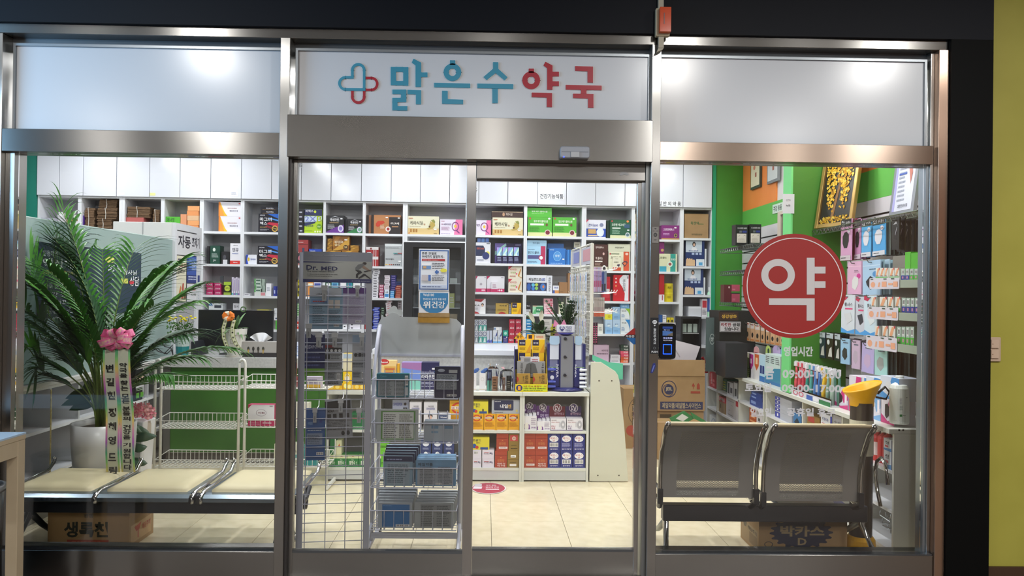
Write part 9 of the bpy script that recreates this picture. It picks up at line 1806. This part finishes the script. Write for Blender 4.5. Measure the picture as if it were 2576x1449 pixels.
letter('cross_logo',[arcpoly(284,200,64,40,180,360),rc(221,200,244,250),rc(325,200,347,356),rc(170,250,244,273,.0),arcpoly(172,314,64,41,90,270),rc(170,355,347,378,.01)],TEAL)
letter('cross_logo',[rc(349,256,400,277),arcpoly(398,319,63,41,-90,90),rc(349,360,400,381),rc(221,380,244,430),rc(325,382,347,430),arcpoly(284,430,64,41,0,180)],CRIM)
q=MB();gy=.0585;C0=fpt(1999,719.5,gy);Rr=fpt(2129.5,719.5,gy)[0]-C0[0]
cd=thing('round_pharmacy_decal','large red round window decal with white Korean letter for medicine','decal',(C0[0],gy,C0[1]))
q=MB();q.lathe([(Rr,-.0012),(Rr,0)],M('8e1815',.55),72,axis='Y');q.build('red_disc',cd)
q=MB();q.face((-Rr,-.0013,-Rr),(2*Rr,0,0),(0,0,2*Rr),(0,-1,0));n=72;r1,r2=Rr*.925,Rr*.908
q.add([(r*math.cos(2*PI*i/n),-.0018,r*math.sin(2*PI*i/n))for r in(r1,r2)for i in range(n)],[(i,(i+1)%n,n+(i+1)%n,n+i)for i in range(n)],'d0c8c8');q.build('white_ring',cd)
WT=M('bcb8b8',.5)
def dl(polys):
 q=MB()
 for pl_ in polys:P_=[fpt(px,py,gy)for px,py in pl_];q.prism([(x-C0[0],z-C0[1])for x,z in P_],-.0032,-.0014,WT)
 q.build('letter',cd)
def ring_e(cx,cy_,rx1,ry1,rx2,ry2,n=20):
 out=[]
 for h in(0,1):a0=h*PI;out.append([(cx+rx1*math.cos(a0+PI*i/n),cy_+ry1*math.sin(a0+PI*i/n))for i in range(n+1)]+[(cx+rx2*math.cos(a0+PI*i/n),cy_+ry2*math.sin(a0+PI*i/n))for i in range(n,-1,-1)])
 return out
dl(ring_e(1956.8,692,42.3,40.5,24.5,23)+[rc(2029,648.5,2048.7,741),rc(2048.8,671,2076,688),rc(2048.8,707.5,2076,724.3),[(1934,750.4),(2048.7,750.4),(2048.7,806.5),(2028.6,806.5),(2028.6,767.5),(1934,767)]])
WF=M('c4c4c8',.5,alpha=.85)
hrs=thing('opening_hours','white opening hours lettering on the right window glass','lettering',(fpt(1980,960,gy)[0],gy,fpt(1980,960,gy)[1]))
def wtxt(x0,y0,x1,y1,s):
 a=fpt(x0,y1,gy);b=fpt(x1,y0,gy);q=MB();q.face((a[0]-hrs.location.x,-.0004,a[1]-hrs.location.z),(b[0]-a[0],0,0),(0,0,b[1]-a[1]),(0,-1,0)).deco([('t',0,0,1,1,WF,s,.035)]);q.build('text_line',hrs)
wtxt(1971,872,2045,896,'영업시간');wtxt(1925,922,1947,954,'금');wtxt(1968,931,2116,952,'09:00-19:00');wtxt(1874,964,1940,986,'토요일');wtxt(1966,968,2116,986,'09:00-17:00');wtxt(1887,1026,1940,1048,'일요일');wtxt(1979,1027,2102,1047,'공휴일 휴무')
dg=.081;c0=fpt(1569,846,dg);q=MB()
for pl_,c in(([(1569,846),(1595,825),(1598,826),(1598,842),(1577,842)],'9c2420'),([(1569,846),(1576,842),(1598,842),(1598,850),(1575,850)],'1c1c20'),([(1575,850),(1598,850),(1598,866),(1594,867)],'1c5c98')):
 P_=[fpt(*p,dg)for p in pl_];q.prism([(x-c0[0],z-c0[1])for x,z in P_],-.0008,0,M(c,.4))
a_=fpt(1574,849,dg);b_=fpt(1596,843,dg);q.face((a_[0]-c0[0],-.0008,a_[1]-c0[1]),(b_[0]-a_[0],0,0),(0,0,b_[1]-a_[1]),(0,-1,0)).deco([('t',0,0,1,1,'d0d0d4','자동문')]);tag(q.build('automatic_door_sticker',None,(c0[0],dg,c0[1])),'red black and blue arrow sticker on the sliding door','sticker')
a,b,zb,zt=rect3(F0,-.05,1407,373,1481,402);w_=(b-a)/2;h_=zt-zb;e=thing('door_sensor','grey rounded motion sensor on the door beam','sensor',((a+b)/2,-.0515,zb))
q=MB();q.prism(rounded(w_,h_,.012),-.05,0,M('8c9098',.35));q.build('housing',e,bevel=.004);q=MB();q.box(-w_*.28,w_*.28,-.056,-.0505,h_*.06,h_*.5,M('a4a6aa',.3));q.build('lens_window',e);q=MB();q.box(-w_*.9,w_*.9,-.0508,-.05,h_*.5,h_*.54,M('505460',.3));q.build('seam',e);q=MB();q.lathe([(.003,-.003),(.003,0)],M('2040ff',.3,emit=6),8,(-w_*.75,-.05,.004),'Y');q.build('indicator',e)
a,b,zb,zt=rect3(F0,-.04,1648,24,1683,94);w_=(b-a)/2;h_=zt-zb;e=thing('alarm_lamp','orange warning lamp box with cream base on the fascia','lamp',((a+b)/2,-.0312,zb))
q=MB();q.box(-w_,w_,-.03,0,0,h_,M('a89c80',.45));q.build('base',e,bevel=.003);q=MB();q.box(-w_*.6,w_*.98,-.06,-.0305,.012,h_*.96,M('c84408',.15));q.box(-.003,.002,-.0615,-.06,h_*.35,h_*.75,M('5c1c04',.3));q.build('orange_lens',e,bevel=.006)
for(y0,y1,x0,x1,nm)in((-40,24,1655,1668,'upper'),(95,124,1655,1668,'lower')):
 a,b,zb,zt=rect3(F0,-.035,x0,y0,x1,y1);q=MB();w_=(b-a)/2;q.box(-w_,w_,-.022,0,0,zt-zb,M('a49c88',.45))
 if nm=='lower':q.prism([(-w_*1.7,-.02),(w_*.6,-.006),(w_,.002),(-w_,.002)],-.022,0,M('a49c88',.45))
 tag(q.build('cable_conduit',None,((a+b)/2,-.0312,zb)),f'{nm} piece of cream cable conduit at the orange lamp','conduit')
pq=-.0125
plate(F0,pq,1640,571,1656.5,611,.004,'787470','key_switch','grey key switch plate on the right door post','switch',[('e',.5,.5,.28,.13,'28282a'),('e',.5,.5,.16,.07,'50504c'),('p',[(.3,.92),(.7,.92),(.5,.84)],'28282a'),('t',.3,.16,.7,.22,'28282a','KEY'),('t',.1,.72,.35,.77,'38383a','ON'),('t',.62,.72,.95,.77,'38383a','OFF')],r=.003)
plate(F0,pq,1636.5,799,1656,890,.004,'14161a','push_sign','black 눌러주세요 PUSH sign on the door post','sign',[('e',.5,.88,.3,.055,'c8ccd0'),('t',.28,.855,.72,.905,'14161a','AUTO'),('p',[(.35,.8),(.65,.8),(.5,.76)],'c8ccd0'),('t',.34,.27,.7,.72,'b0b4b8','눌\n러\n주\n세\n요',.03),('o',.5,.16,.16,.035,.3,'707478'),('t',.12,.03,.9,.085,'c0c4c8','PUSH',.03)])
decal('service_sticker',[([(1636,938),(1640,922),(1643,914),(1648,913),(1650,921),(1646,931),(1641,939)],'28306c'),([(1639,934),(1643,922),(1645,918),(1647,919),(1644,928),(1641,936)],'6470b0')],pq,'curved dark blue sticker on the door post','sticker')
a,b,zb,zt=rect3(F0,.03,1656.5,814,1699,902);w_=(b-a)/2;h_=zt-zb;e=thing('fingerprint_reader','black fingerprint reader with blue glowing square on the right window','reader',((a+b)/2,.052,zb))
q=MB();q.prism(rounded(w_,h_,.014),-.034,0,M('101216',.15));q.build('housing',e,bevel=.003);q=MB();q.box(-w_*.95,w_*1.12,.0005,.006,-.008,h_+.005,M('b8b8bc',.4));q.build('mounting_plate',e)
q=MB();q.box(-w_*.62,w_*.62,-.0348,-.0341,h_*.5,h_*.92,M('0c1420',.1));q.face((-w_*.6,-.0349,h_*.5),(w_*1.2,0,0),(0,0,h_*.42),(0,-1,0)).deco([('r',0,.84,1,1,M('203878',.3,emit=.5)),('t',.1,.72,.7,.8,M('8898c8',.3,emit=.8),'확인'),('p',[(0,.38),(1,.38),(1,.66),(0,.7)],M('3c6098',.3,emit=.35)),('p',[(.4,.4),(1,.36),(1,.6)],M('60584c',.3,emit=.3)),('t',.06,.16,.96,.28,M('a0a8d8',.3,emit=.8),'10:24:08'),('t',.06,.02,.96,.1,M('b0b0c0',.3,emit=.6),'확인하세요')]);q.build('screen',e)
q=MB();BLU=M('1038ff',.3,emit=9);s2=w_*.5;zc_=h_*.27;t_=.0022
for(x0,x1,z0_,z1_)in((-s2,s2,zc_-s2*1.15,zc_-s2*1.15+t_),(-s2,s2,zc_+s2*1.15-t_,zc_+s2*1.15),(-s2,-s2+t_,zc_-s2*1.15,zc_+s2*1.15),(s2-t_,s2,zc_-s2*1.15,zc_+s2*1.15)):q.box(x0,x1,-.0356,-.0341,z0_,z1_,BLU)
q.build('blue_light_ring',e)
a,b,zb,zt=rect3(F0,0,2482,848,2515,909);w_=(b-a)/2;h_=zt-zb;e=thing('wall_light_switch','pinkish double light switch on the yellow-green wall','switch',((a+b)/2,-.0006,zb));q=MB();q.prism(rounded(w_,h_,.006),-.01,0,M('ab9683',.4));q.build('plate',e,bevel=.002)
for k in range(2):q=MB();q.box(-w_*.6,w_*.55,-.017,-.0105,h_*(.14+.42*k),h_*(.48+.42*k),M('b29c8a',.35));q.lathe([(.0025,-.0006),(.0025,0)],M('5c2c20'),8,(-w_*.4,-.017,h_*(.3+.42*k)),'Y');q.build('rocker',e,bevel=.0015)
decal('peeled_sticker',[([(1558,440),(1561,434),(1569,432),(1576,434),(1582,438),(1579,441),(1570,439),(1563,442)],'8c8c8c')],.0295,'grey peeled sticker remnant on the dark door track','sticker')
print('OBJECTS',len(COL.objects),'TRIS',sum(len(m.polygons)for m in bpy.data.meshes))
